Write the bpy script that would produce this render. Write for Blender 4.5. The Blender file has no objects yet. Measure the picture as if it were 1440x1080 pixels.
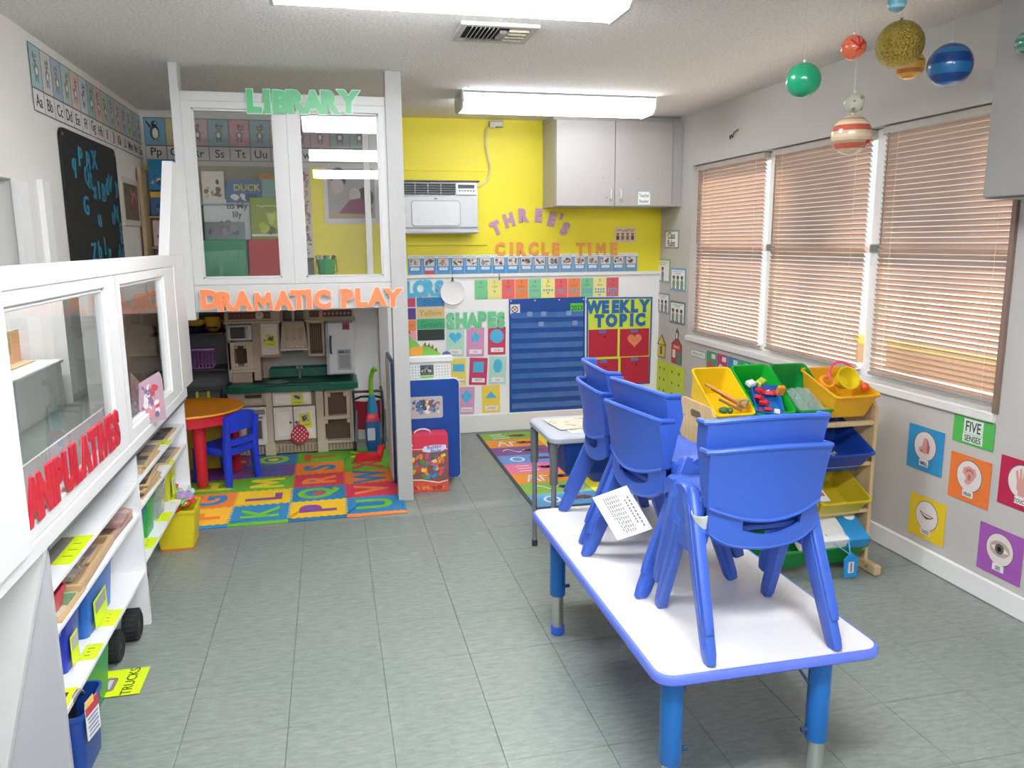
import bpy, bmesh, math, random
from math import sin, cos, pi, radians as rad
from mathutils import Matrix, Vector
random.seed(7)
SC = bpy.context.scene
COL = SC.collection

# ---------------------------------------------------------------- camera, world, exposure
cam_d = bpy.data.cameras.new('camera')
cam = bpy.data.objects.new('camera', cam_d)
COL.objects.link(cam)
PITCH, YAW, ROLL, CAMZ, FPX = rad(10.173), rad(12.782), rad(-0.4407), 1.4454, 1114.0
_fw = Vector((sin(YAW)*cos(PITCH), cos(YAW)*cos(PITCH), -sin(PITCH)))
_rt = Vector((cos(YAW), -sin(YAW), 0))
_up = _rt.cross(_fw)
_x = _rt*cos(ROLL) + _up*sin(ROLL)
_y = -_rt*sin(ROLL) + _up*cos(ROLL)
_z = -_fw
cam.matrix_world = Matrix(((_x.x, _y.x, _z.x, 0), (_x.y, _y.y, _z.y, 0), (_x.z, _y.z, _z.z, CAMZ), (0, 0, 0, 1)))
cam_d.sensor_width = 36.0
cam_d.lens = FPX/1440*36.0
cam_d.clip_start = 0.02
SC.camera = cam

world = bpy.data.worlds.new('sky')
SC.world = world
world.use_nodes = True
_bg = world.node_tree.nodes['Background']
_bg.inputs[0].default_value = (0.86, 0.93, 1.0, 1)
_bg.inputs[1].default_value = 0.9

SUN = bpy.data.lights.new('sun', 'SUN')
SUN.energy = 10.0
SUN.angle = rad(2.4)
SUN.color = (1.0, 0.95, 0.86)
sun_o = bpy.data.objects.new('sun', SUN)
sun_o.rotation_euler = Vector((-.76, -.10, -.64)).to_track_quat('-Z', 'Y').to_euler()   # high morning sun on the window side
COL.objects.link(sun_o)

SC.view_settings.view_transform = 'Standard'
SC.view_settings.look = 'None'
SC.view_settings.exposure = 0.28
SC.view_settings.gamma = 1.0
SC.view_settings.use_curve_mapping = False
LAMP_POWER = 20.0        # emission of the fluorescent diffusers

# ---------------------------------------------------------------- materials
def lin(c):
    return tuple((v/12.92 if v <= .04045 else ((v+.055)/1.055)**2.4) for v in c)
def hexc(h):
    h = h.lstrip('#')
    return lin(tuple(int(h[i:i+2], 16)/255 for i in (0, 2, 4)))
_mc = {}
def M(h, rough=.5, metal=0., var=.06, scale=30., bump=0., coat=0., trans=0.):
    """procedural plastic / paint / paper: base colour with a faint noise mottle, optional fine relief"""
    key = (h, rough, metal, var, scale, bump, coat, trans)
    if key in _mc: return _mc[key]
    m = bpy.data.materials.new('mat_'+h.strip('#'))
    m.use_nodes = True
    nt = m.node_tree; N = nt.nodes; L = nt.links
    b = N['Principled BSDF']
    c = hexc(h)
    b.inputs['Roughness'].default_value = rough
    b.inputs['Metallic'].default_value = metal
    if coat: b.inputs['Coat Weight'].default_value = coat
    tc = N.new('ShaderNodeTexCoord')
    nz = N.new('ShaderNodeTexNoise'); nz.inputs['Scale'].default_value = scale; nz.inputs['Detail'].default_value = 3
    L.new(tc.outputs['Object'], nz.inputs['Vector'])
    mr = N.new('ShaderNodeMapRange')
    mr.inputs[3].default_value = 1-var; mr.inputs[4].default_value = 1+var
    L.new(nz.outputs['Fac'], mr.inputs[0])
    mx = N.new('ShaderNodeMix'); mx.data_type = 'RGBA'; mx.blend_type = 'MULTIPLY'
    mx.inputs[0].default_value = 1
    mx.inputs[6].default_value = (*c, 1)
    L.new(mr.outputs[0], mx.inputs[7])
    L.new(mx.outputs[2], b.inputs['Base Color'])
    if bump:
        bp = N.new('ShaderNodeBump'); bp.inputs['Strength'].default_value = bump; bp.inputs['Distance'].default_value = .004
        L.new(nz.outputs['Fac'], bp.inputs['Height']); L.new(bp.outputs[0], b.inputs['Normal'])
    if trans:
        out = N['Material Output']
        t = N.new('ShaderNodeBsdfTranslucent'); ms = N.new('ShaderNodeMixShader')
        ms.inputs[0].default_value = trans
        L.new(mx.outputs[2], t.inputs[0]); L.new(b.outputs[0], ms.inputs[1]); L.new(t.outputs[0], ms.inputs[2])
        L.new(ms.outputs[0], out.inputs[0])
    _mc[key] = m
    return m

def glass(name, tint=(1, 1, 1), ior=1.75, alpha=0.0, film='#ffffff'):
    m = bpy.data.materials.new(name); m.use_nodes = True
    nt = m.node_tree; N = nt.nodes; L = nt.links
    for n in list(N): N.remove(n)
    out = N.new('ShaderNodeOutputMaterial')
    tr = N.new('ShaderNodeBsdfTransparent'); tr.inputs[0].default_value = (*tint, 1)
    gl = N.new('ShaderNodeBsdfGlossy'); gl.inputs['Roughness'].default_value = .01
    fr = N.new('ShaderNodeFresnel'); fr.inputs[0].default_value = ior
    ge = N.new('ShaderNodeNewGeometry')
    mu = N.new('ShaderNodeMath'); mu.operation = 'SUBTRACT'; mu.inputs[0].default_value = 1
    L.new(ge.outputs['Backfacing'], mu.inputs[1])
    mm = N.new('ShaderNodeMath'); mm.operation = 'MULTIPLY'
    L.new(fr.outputs[0], mm.inputs[0]); L.new(mu.outputs[0], mm.inputs[1])
    ms = N.new('ShaderNodeMixShader')
    L.new(mm.outputs[0], ms.inputs[0]); L.new(tr.outputs[0], ms.inputs[1]); L.new(gl.outputs[0], ms.inputs[2])
    last = ms
    if alpha:
        df = N.new('ShaderNodeBsdfDiffuse'); df.inputs[0].default_value = (*hexc(film), 1)
        m2 = N.new('ShaderNodeMixShader'); m2.inputs[0].default_value = alpha
        L.new(ms.outputs[0], m2.inputs[1]); L.new(df.outputs[0], m2.inputs[2]); last = m2
    L.new(last.outputs[0], out.inputs[0])
    return m

def emit(name, col, power):
    m = bpy.data.materials.new(name); m.use_nodes = True
    N = m.node_tree.nodes; L = m.node_tree.links
    b = N['Principled BSDF']
    b.inputs['Base Color'].default_value = (.9, .9, .9, 1)
    b.inputs['Emission Color'].default_value = (*col, 1)
    b.inputs['Emission Strength'].default_value = power
    return m

def floor_tile_mat():
    m = bpy.data.materials.new('vinyl_tile'); m.use_nodes = True
    nt = m.node_tree; N = nt.nodes; L = nt.links
    b = N['Principled BSDF']; b.inputs['Roughness'].default_value = .33
    tc = N.new('ShaderNodeNewGeometry')
    mp = N.new('ShaderNodeMapping'); mp.inputs['Scale'].default_value = (9, 30, 9)
    L.new(tc.outputs['Position'], mp.inputs[0])
    n1 = N.new('ShaderNodeTexNoise'); n1.inputs['Scale'].default_value = 2.2; n1.inputs['Detail'].default_value = 6; n1.inputs['Roughness'].default_value = .65
    L.new(mp.outputs[0], n1.inputs['Vector'])
    r = N.new('ShaderNodeValToRGB')
    e = r.color_ramp.elements
    e[0].position = .30; e[0].color = (*hexc('#78817b'), 1)
    e[1].position = .72; e[1].color = (*hexc('#969d98'), 1)
    L.new(n1.outputs['Fac'], r.inputs[0])
    n2 = N.new('ShaderNodeTexNoise'); n2.inputs['Scale'].default_value = 2.2; n2.inputs['Detail'].default_value = 2
    L.new(tc.outputs['Position'], n2.inputs['Vector'])
    r2 = N.new('ShaderNodeValToRGB'); f = r2.color_ramp.elements
    f[0].position = .3; f[0].color = (.92, .96, .94, 1); f[1].position = .7; f[1].color = (1.04, 1.02, 1.0, 1)
    L.new(n2.outputs['Fac'], r2.inputs[0])
    mx = N.new('ShaderNodeMix'); mx.data_type = 'RGBA'; mx.blend_type = 'MULTIPLY'; mx.inputs[0].default_value = 1
    L.new(r.outputs[0], mx.inputs[6]); L.new(r2.outputs[0], mx.inputs[7])
    # sparse pale scuffs
    n3 = N.new('ShaderNodeTexNoise'); n3.inputs['Scale'].default_value = 5; n3.inputs['Detail'].default_value = 5
    L.new(mp.outputs[0], n3.inputs['Vector'])
    r3 = N.new('ShaderNodeValToRGB'); g = r3.color_ramp.elements
    g[0].position = .66; g[0].color = (0, 0, 0, 1); g[1].position = .74; g[1].color = (.5, .5, .5, 1)
    L.new(n3.outputs['Fac'], r3.inputs[0])
    m2 = N.new('ShaderNodeMix'); m2.data_type = 'RGBA'
    L.new(r3.outputs[0], m2.inputs[0]); L.new(mx.outputs[2], m2.inputs[6]); m2.inputs[7].default_value = (*hexc('#c3cbc5'), 1)
    L.new(m2.outputs[2], b.inputs['Base Color'])
    bp = N.new('ShaderNodeBump'); bp.inputs['Strength'].default_value = .12; bp.inputs['Distance'].default_value = .002
    L.new(n1.outputs['Fac'], bp.inputs['Height']); L.new(bp.outputs[0], b.inputs['Normal'])
    return m

def popcorn_mat():
    m = bpy.data.materials.new('popcorn_ceiling'); m.use_nodes = True
    nt = m.node_tree; N = nt.nodes; L = nt.links
    b = N['Principled BSDF']; b.inputs['Roughness'].default_value = .9
    tc = N.new('ShaderNodeNewGeometry')
    n1 = N.new('ShaderNodeTexNoise'); n1.inputs['Scale'].default_value = 75; n1.inputs['Detail'].default_value = 3
    L.new(tc.outputs['Position'], n1.inputs['Vector'])
    r = N.new('ShaderNodeValToRGB'); e = r.color_ramp.elements
    e[0].position = .35; e[0].color = (*hexc('#dedad6'), 1); e[1].position = .65; e[1].color = (*hexc('#f0edea'), 1)
    L.new(n1.outputs['Fac'], r.inputs[0]); L.new(r.outputs[0], b.inputs['Base Color'])
    bp = N.new('ShaderNodeBump'); bp.inputs['Strength'].default_value = .8; bp.inputs['Distance'].default_value = .010
    L.new(n1.outputs['Fac'], bp.inputs['Height']); L.new(bp.outputs[0], b.inputs['Normal'])
    return m

def wood_mat(a='#cdb389', c='#b99d72'):
    m = bpy.data.materials.new('light_wood'); m.use_nodes = True
    nt = m.node_tree; N = nt.nodes; L = nt.links
    b = N['Principled BSDF']; b.inputs['Roughness'].default_value = .45
    tc = N.new('ShaderNodeTexCoord')
    mp = N.new('ShaderNodeMapping'); mp.inputs['Scale'].default_value = (40, 40, 3)
    L.new(tc.outputs['Object'], mp.inputs[0])
    n1 = N.new('ShaderNodeTexNoise'); n1.inputs['Scale'].default_value = 1.5; n1.inputs['Detail'].default_value = 5
    L.new(mp.outputs[0], n1.inputs['Vector'])
    r = N.new('ShaderNodeValToRGB'); e = r.color_ramp.elements
    e[0].position = .3; e[0].color = (*hexc(c), 1); e[1].position = .7; e[1].color = (*hexc(a), 1)
    L.new(n1.outputs['Fac'], r.inputs[0]); L.new(r.outputs[0], b.inputs['Base Color'])
    return m

# ---------------------------------------------------------------- mesh builder
def rr(w, d, r=0., n=4, cx=0., cy=0.):
    """rounded rectangle loop, counter-clockwise"""
    if r <= 0: return [(cx-w/2, cy-d/2), (cx+w/2, cy-d/2), (cx+w/2, cy+d/2), (cx-w/2, cy+d/2)]
    out = []
    for k, (sx, sy) in enumerate(((1, -1), (1, 1), (-1, 1), (-1, -1))):
        a0 = -pi/2 + k*pi/2
        for i in range(n+1):
            a = a0 + pi/2*i/n
            out.append((cx+sx*(w/2-r)+r*cos(a), cy+sy*(d/2-r)+r*sin(a)))
    return out
def circ(r, n=20, cx=0., cy=0., ry=None):
    ry = ry or r
    return [(cx+r*cos(2*pi*i/n), cy+ry*sin(2*pi*i/n)) for i in range(n)]

class B:
    def __init__(s): s.bm = bmesh.new(); s.mi = 0; s.n0 = 0
    def mat(s, i): s.mi = i; return s
    def face(s, vs):
        try: f = s.bm.faces.new(vs); f.material_index = s.mi; return f
        except ValueError: return None
    def loft(s, loops, cap0=True, cap1=True, closed=True):
        rows = [[s.bm.verts.new(p) for p in l] for l in loops]
        for a, b in zip(rows, rows[1:]):
            n = len(a)
            for i in range(n if closed else n-1):
                j = (i+1) % n
                s.face((a[i], a[j], b[j], b[i]))
        if cap0: s.face(list(reversed(rows[0])))
        if cap1: s.face(rows[-1])
        return s
    def box(s, x0, x1, y0, y1, z0, z1, bev=0.):
        if bev <= 0:
            return s.loft([[(x0, y0, z), (x1, y0, z), (x1, y1, z), (x0, y1, z)] for z in (z0, z1)])
        b = min(bev, abs(x1-x0)*.45, abs(y1-y0)*.45, abs(z1-z0)*.45)
        L = lambda i, z: [(x, y, z) for x, y in ((x0+i, y0+i), (x1-i, y0+i), (x1-i, y1-i), (x0+i, y1-i))]
        return s.loft([L(b, z0), L(0, z0+b), L(0, z1-b), L(b, z1)])
    def obox(s, c, size, R=None, bev=0.):
        """oriented box: centre, size, 3x3 rotation"""
        i0 = len(s.bm.verts)
        hx, hy, hz = size[0]/2, size[1]/2, size[2]/2
        s.box(-hx, hx, -hy, hy, -hz, hz, bev)
        s.bm.verts.ensure_lookup_table()
        for v in list(s.bm.verts)[i0:]:
            v.co = (R @ v.co if R else v.co) + Vector(c)
        return s
    def prism(s, pts, z0, z1):
        return s.loft([[(x, y, z0) for x, y in pts], [(x, y, z1) for x, y in pts]])
    def flat(s, pts, y=0., th=.001):
        """polygon in the XZ plane, front face towards -Y"""
        return s.loft([[(x, y, z) for x, z in pts], [(x, y-th, z) for x, z in pts]])
    def cyl(s, x, y, z0, z1, r0, r1=None, n=20):
        r1 = r0 if r1 is None else r1
        return s.loft([[(px, py, z) for px, py in circ(r, n, x, y)] for z, r in ((z0, r0), (z1, r1))])
    def lathe(s, prof, x=0., y=0., n=20, z=0.):
        return s.loft([[(px, py, z+h) for px, py in circ(max(r, 1e-4), n, x, y)] for r, h in prof])
    def tube(s, pts, r, n=8, caps=True):
        pts = [Vector(p) for p in pts]
        loops = []; up = None
        for i, p in enumerate(pts):
            t = (pts[min(i+1, len(pts)-1)] - pts[max(i-1, 0)]).normalized()
            if up is None:
                up = Vector((0, 0, 1)) if abs(t.z) < .9 else Vector((1, 0, 0))
            a = t.cross(up).normalized(); up = a.cross(t).normalized()
            ri = r[i] if isinstance(r, (list, tuple)) else r
            loops.append([p + a*ri*cos(2*pi*k/n) + up*ri*sin(2*pi*k/n) for k in range(n)])
        return s.loft(loops, caps, caps)
    def beam(s, p0, p1, w0, d0, w1, d1, side=(1, 0, 0), r=.2):
        """tapered rounded beam from p0 to p1: w along side, d across"""
        p0, p1 = Vector(p0), Vector(p1); t = (p1-p0).normalized()
        a = (Vector(side) - t*t.dot(Vector(side))).normalized(); b = t.cross(a)
        loops = []
        for p, w, d in ((p0, w0, d0), (p1, w1, d1)):
            loops.append([p + a*x + b*y for x, y in rr(w, d, min(w, d)*r, 2)])
        return s.loft(loops)
    def sphere(s, c, r, nu=20, nv=12, rz=None, mats=None):
        rz = rz or r
        rows = []
        for j in range(nv+1):
            a = -pi/2 + pi*j/nv
            rows.append([(c[0]+max(r*cos(a), 1e-4)*cos(2*pi*i/nu), c[1]+max(r*cos(a), 1e-4)*sin(2*pi*i/nu), c[2]+rz*sin(a)) for i in range(nu)])
        if not mats: return s.loft(rows)
        vs = [[s.bm.verts.new(p) for p in l] for l in rows]
        for j in range(nv):
            s.mi = mats[j % len(mats)]
            for i in range(nu):
                k = (i+1) % nu
                s.face((vs[j][i], vs[j][k], vs[j+1][k], vs[j+1][i]))
        s.mi = 0
        return s
    def text(s, body, size, x=0., z=0., y=0., th=.002, fat=0., rot=0., sx=1., align='CENTER'):
        """lettering standing in the XZ plane facing -Y; (x, z) is the centre of the text"""
        if body == 'M' and fat > .02:     # the built-in font's M breaks when fattened: draw it
            k = size*.70; t = .12+fat*.9
            m = [(-.52, -.5), (-.46, .5), (-.46+t*1.5, .5), (0, .06), (.46-t*1.5, .5), (.46, .5), (.52, -.5), (.52-t*1.35, -.5), (.30, .02), (0, -.36), (-.30, .02), (-.52+t*1.35, -.5)]
            k2 = k*(1+fat*1.2); c_, s_ = cos(rot), sin(rot)
            return s.flat([(x+px*k2*sx*c_-pz*k2*s_, z+px*k2*sx*s_+pz*k2*c_) for px, pz in m], y, th)
        i0 = len(s.bm.verts); f0 = len(s.bm.faces)
        me = text_mesh(body, size, th/2, fat*size, align)
        s.bm.from_mesh(me)
        s.bm.verts.ensure_lookup_table(); s.bm.faces.ensure_lookup_table()
        ca, sa = cos(rot), sin(rot)
        for v in list(s.bm.verts)[i0:]:
            px, pz, d = v.co.x*sx, v.co.y, v.co.z
            v.co = Vector((x+px*ca-pz*sa, y-th/2-d, z+px*sa+pz*ca))
        for f in list(s.bm.faces)[f0:]: f.material_index = s.mi; f.normal_flip()
        return s
    def xf(s, mtx, i0=0):
        s.bm.verts.ensure_lookup_table()
        for v in list(s.bm.verts)[i0:]: v.co = mtx @ v.co
        return s

_tm = {}
def text_mesh(body, size, ext, off, align):
    key = (body, size, ext, off, align)
    if key in _tm: return _tm[key]
    cu = bpy.data.curves.new('lettering', 'FONT')
    cu.body = body; cu.size = size; cu.extrude = ext; cu.offset = off; cu.resolution_u = 3
    cu.align_x = align; cu.align_y = 'CENTER'
    o = bpy.data.objects.new('lettering', cu)
    COL.objects.link(o)
    bpy.context.view_layer.update()
    dg = bpy.context.evaluated_depsgraph_get()
    me = bpy.data.meshes.new_from_object(o.evaluated_get(dg))
    me.materials.clear()
    bpy.data.objects.remove(o)
    # centre on the true bounds
    if me.vertices:
        xs = [v.co.x for v in me.vertices]; ys = [v.co.y for v in me.vertices]
        cx = (min(xs)+max(xs))/2 if align == 'CENTER' else 0; cy = (min(ys)+max(ys))/2
        for v in me.vertices: v.co.x -= cx; v.co.y -= cy
    _tm[key] = me
    return me

SMOOTH = 38
def obj(name, b, mats, parent=None, loc=None, rz=0., world=True, smooth=True):
    """link the builder's mesh as ONE object. world=True: the verts are in world space
    (for an unrotated parent or own origin `loc`) and are made local here."""
    org = Vector((0, 0, 0))
    if world:
        if parent is not None:
            org = Vector(parent['_o']) if '_o' in parent else Vector((0, 0, 0))
        if loc is not None and parent is None: org = Vector(loc)
        if parent is not None and loc is not None: org = Vector(loc)
    for v in b.bm.verts: v.co -= org
    bmesh.ops.recalc_face_normals(b.bm, faces=b.bm.faces)
    me = bpy.data.meshes.new(name)
    b.bm.to_mesh(me); b.bm.free()
    for m in (mats if isinstance(mats, (list, tuple)) else [mats]): me.materials.append(m)
    o = bpy.data.objects.new(name, me)
    COL.objects.link(o)
    if parent is not None:
        o.parent = parent
        if loc is not None and world:
            o.location = Vector(loc) - Vector(parent['_o'] if '_o' in parent else (0, 0, 0))
            o['_o'] = list(loc)
        else: o['_o'] = list(parent['_o']) if '_o' in parent else [0, 0, 0]
        if loc is not None and not world: o.location = loc
    else:
        if loc is not None: o.location = loc
        o['_o'] = list(loc) if loc is not None else [0, 0, 0]
    o.rotation_euler.z = rz
    if smooth:
        me.polygons.foreach_set('use_smooth', [True]*len(me.polygons))
        try: me.set_sharp_from_angle(angle=rad(SMOOTH))
        except Exception: pass
    return o

def tag(o, label, cat, group=None):
    o['label'] = label; o['category'] = cat
    if group: o['group'] = group
    return o
def thing(name, label, cat, loc=(0, 0, 0), rz=0., group=None):
    o = bpy.data.objects.new(name, None); COL.objects.link(o)
    o.location = loc; o.rotation_euler.z = rz; o.empty_display_size = .05
    o['_o'] = list(loc)
    return tag(o, label, cat, group)
def struct(o):
    o['kind'] = 'structure'; return o
def part_label(o, l): o['label'] = l; return o
def copy_tree(o, parent=None):
    c = o.copy(); COL.objects.link(c)
    c.parent = parent
    for ch in list(o.children): copy_tree(ch, c)
    return c
WALL = {'back': 0., 'right': -pi/2, 'left': pi/2}
def wall_pt(wall, a, z, off=0.):
    """a = x on the back wall, y on the side walls"""
    return {'back': (a, 5.868-off, z), 'right': (2.528-off, a, z), 'left': (-1.178+off, a, z)}[wall]
# ================================================================ the room
W_WHITE = M('#e9e7e4', .7, var=.015, scale=6, bump=.05)
W_TRIM = M('#efeeec', .38, var=.02, scale=12)
W_YEL = M('#eedf33', .5, var=.03, scale=5)
W_LOW = M('#f6f6f7', .45, var=.015, scale=6)
CEIL = popcorn_mat(); TILE = floor_tile_mat()
T = .3048; FX, FY = -.7967, 1.9734

b = B(); b.box(-4.2, 2.75, -3.1, 6.05, -.12, -.004)
floor = struct(obj('floor', b, M('#6f7a74', .6), loc=(0, 0, 0)))
_tc = {}
def floor_tile(x0, x1, y0, y1):
    k = (round(x1-x0, 3), round(y1-y0, 3))
    g = .0009
    if k not in _tc:
        b = B(); b.box(-k[0]/2+g, k[0]/2-g, -k[1]/2+g, k[1]/2-g, -.0045, 0, .0007)
        me = obj('tile', b, TILE, smooth=False).data
        bpy.data.objects.remove(bpy.data.objects['tile']); _tc[k] = me
    o = bpy.data.objects.new('tile', _tc[k]); COL.objects.link(o); o.parent = floor
    o.location = ((x0+x1)/2, (y0+y1)/2, 0)
for c in range(-2, 11):
    for r in range(-3, 13):
        x0, y0 = FX+c*T, FY+r*T
        floor_tile(x0, min(x0+T, 2.53), y0, min(y0+T, 5.87))
b = B()
b.box(-4.2, FX-2*T, -3.1, 6.05, -.004, 0); b.box(FX-2*T, 2.75, -3.1, FY-3*T, -.004, 0)
b.box(-4.2, -1.3, 6.05, 11.0, -.004, 0)
tl = obj('tile_field', b, TILE, floor); tl['kind'] = 'stuff'

b = B(); b.box(-4.2, 2.75, -3.1, 6.05, 2.32, 2.45); b.box(-4.2, -1.2, 6.05, 11.0, 2.32, 2.45)
struct(obj('ceiling', b, CEIL, loc=(0, 0, 2.32)))

b = B(); b.mat(0).box(-1.3, 2.75, 5.87, 6.0, 0, 1.2); b.mat(1).box(-1.3, 2.75, 5.87, 6.0, 1.2, 2.32)
b.mat(2).box(-1.18, .385, 5.866, 5.87, 1.965, 2.32)
struct(obj('wall_back', b, [W_LOW, W_YEL, M('#d9d7d3', .6)], loc=(0, 5.87, 0)))
b = B(); b.box(.40, 2.53, 5.852, 5.87, 1.186, 1.212, .004)
struct(obj('trim_1', b, W_TRIM, loc=(1.4, 5.86, 1.186)))
b = B(); b.box(-1.18, 2.53, 5.853, 5.87, 0, .142, .006)
struct(obj('baseboard_back', b, W_TRIM, loc=(0, 5.86, 0)))
# raised yellow board round the air conditioner
b = B(); b.box(.46, 1.15, 5.856, 5.872, 1.42, 1.955, .005)
struct(obj('trim_2', b, W_YEL, loc=(.8, 5.87, 1.42)))

# right wall with the wide window opening
OY0, OY1, OZ0, OZ1 = 2.55, 5.34, .765, 1.965
b = B()
b.box(2.53, 2.70, -3.1, OY0, 0, 2.32); b.box(2.53, 2.70, OY1, 6.0, 0, 2.32)
b.box(2.53, 2.70, OY0, OY1, 0, OZ0); b.box(2.53, 2.70, OY0, OY1, OZ1, 2.32)
struct(obj('wall_right', b, M('#c3bfba', .7, var=.015, scale=6, bump=.05), loc=(2.53, 2.5, 0)))
b = B(); b.box(2.512, 2.53, -3.0, 5.853, 0, .095, .006)
struct(obj('baseboard_right', b, W_TRIM, loc=(2.52, 2.5, 0)))
b = B(); b.box(2.512, 2.66, OY0-.005, OY1+.005, .726, .768, .006)
struct(obj('trim_3', b, M('#e8e6e3', .4), loc=(2.52, 3.9, .72)))
# brown jamb strip at the near end of the window
b = B(); b.box(2.515, 2.58, 2.535, 2.556, .765, 1.965, .003)
struct(obj('trim_4', b, M('#8c7569', .5), loc=(2.53, 2.545, .76)))
# bulkhead hanging from the ceiling at the near end of the window
uc = thing('overhead_cabinet', 'grey overhead cabinet at the near end of the window, cut by the right edge', 'cabinet', (2.38, 1.7, 1.58))
CGREY = M('#8f8c88', .6, var=.02)
b = B(); b.box(2.245, 2.53, .9, 2.40, 1.578, 2.318, .003); obj('carcass', b, CGREY, uc)
for y0, y1 in ((.91, 1.645), (1.655, 2.392)):
    b = B(); b.box(2.228, 2.244, y0, y1, 1.584, 2.31, .003); obj('door', b, CGREY, uc)

WF = M('#f4f4f2', .35); PANE = glass('window_glass', (1, 1, 1), 1.5)
for i, (y0, y1) in enumerate(((4.375, 5.34), (3.415, 4.375), (2.55, 3.415))):
    w = bpy.data.objects.new('window_%d' % (i+1), None); COL.objects.link(w)
    w.location = (2.63, (y0+y1)/2, OZ0); w['_o'] = list(w.location); struct(w)
    for nm, bb in (('jamb', (2.60, 2.66, y0, y0+.045, OZ0, OZ1)), ('jamb', (2.60, 2.66, y1-.045, y1, OZ0, OZ1)),
                   ('frame_rail', (2.60, 2.66, y0+.045, y1-.045, OZ0, OZ0+.05)), ('frame_rail', (2.60, 2.66, y0+.045, y1-.045, OZ1-.05, OZ1)),
                   ('meeting_rail', (2.61, 2.65, y0+.045, y1-.045, 1.375, 1.425))):
        b = B(); b.box(*bb, .004); obj(nm, b, WF, w)
    for z0, z1 in ((OZ0+.05, 1.375), (1.425, OZ1-.05)):
        b = B(); b.box(2.628, 2.632, y0+.045, y1-.045, z0, z1); obj('pane', b, PANE, w)
    if i < 2:   # latch seen in the gap between two blinds
        b = B(); b.box(2.59, 2.605, y0-.04, y0+.04, 1.38, 1.42, .004); obj('latch', b, M('#8d939b', .4, .6), w)

# blinds
SLAT = M('#d3beb0', .6, var=.03, trans=.42); HEAD = M('#b7aea6', .5); BOT = M('#a59f9a', .5)
spots = ((4.425, 5.325), (3.465, 4.335), (2.562, 3.372))
bl_lab = ('beige mini blind over the far window panel nearest the back wall',
          'beige mini blind over the middle window panel with a soft grey tree shadow',
          'beige mini blind over the near window panel by the brown jamb')
NS = 47
for i, (y0, y1) in enumerate(spots):
    bl = thing('window_blind', bl_lab[i], 'blind', (2.575, (y0+y1)/2, .79), group='mini blinds on the long window')
    b = B(); b.box(2.555, 2.595, y0, y1, 1.925, 1.963, .004); obj('headrail', b, HEAD, bl)
    b = B(); b.box(2.562, 2.590, y0, y1, .790, .806, .004); obj('bottom_rail', b, BOT, bl)
    b = B(); R = Matrix.Rotation(rad(51), 3, 'Y')
    L = y1-y0
    for k, (a, c) in enumerate(((-.0125, 0), (-.004, .0016), (.004, .0016), (.0125, 0))): pass
    prof = [(-.0125, 0), (-.0045, .0016), (.0045, .0016), (.0125, 0), (.0045, .0009), (-.0045, .0009)]
    th = rad(55)
    pr = [(x*cos(th)-z*sin(th), -(x*sin(th)+z*cos(th))*1.0) for x, z in prof]   # inner edge raised
    b.loft([[(x, y, z) for x, z in pr] for y in (-L/2+.004, L/2-.004)])
    s0 = obj('slat', b, SLAT, bl, world=False, smooth=False)
    pitch = (1.918-.815)/(NS-1)
    for k in range(NS):
        o = s0 if k == 0 else s0.copy()
        if k: COL.objects.link(o); o.parent = bl
        dr = .012*sin(k*1.7+i) if (k < 6 and i == 2) else 0.
        o.location = (0, 0, .815-.79+k*pitch); o.rotation_euler.x = dr*.4
    for yy in (y0+.10, y1-.10):
        b = B()
        for xx in (2.561, 2.589): b.tube([(xx, yy, .80), (xx, yy, 1.93)], .0009, 4)
        obj('ladder_cord', b, M('#e8e4de', .7), bl)
    b = B(); b.tube([(2.552, y1-.045, 1.93), (2.550, y1-.045, 1.42)], .0035, 6)
    obj('wand', b, M('#8b7a6e', .4), bl)

# left wall: full height past the loft, upper part only beside the partition, with a cased opening
b = B()
b.box(-1.30, -1.18, 4.60, 5.87, 0, 2.32)
b.box(-1.30, -1.18, 3.86, 4.60, 1.25, 2.32)
b.box(-1.30, -1.18, -3.1, 3.86, 1.70, 2.32)
b.box(-1.30, -1.18, 3.52, 3.86, 1.25, 1.70)
struct(obj('wall_left', b, M('#e7e3de', .7, var=.015, scale=6), loc=(-1.18, 4.5, 0)))
b = B()
b.box(-1.185, -1.165, 3.50, 3.62, 1.25, 1.70, .003); b.box(-1.185, -1.160, 3.78, 3.87, 1.25, 1.72, .003)
struct(obj('trim_5', b, W_TRIM, loc=(-1.17, 3.7, 1.25)))
# far side of the neighbouring room
b = B(); b.box(-4.2, -4.05, -3.1, 11.0, 0, 2.32)
struct(obj('wall_far_left', b, M('#d5d9d9', .7), loc=(-4.1, 2, 0)))
b = B(); b.box(-4.05, -1.3, 10.9, 11.0, 0, 2.32)
struct(obj('wall_passage_end', b, M('#8f9694', .6), loc=(-2.7, 10.95, 0)))
b = B(); b.box(-1.3, -1.2, 6.0, 11.0, 0, 2.32)
struct(obj('wall_passage', b, M('#8f9694', .6), loc=(-1.25, 8, 0)))
b = B(); b.box(-4.2, 2.75, -3.2, -3.1, 0, 2.32)
struct(obj('wall_front', b, W_WHITE, loc=(0, -3.1, 0)))

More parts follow.
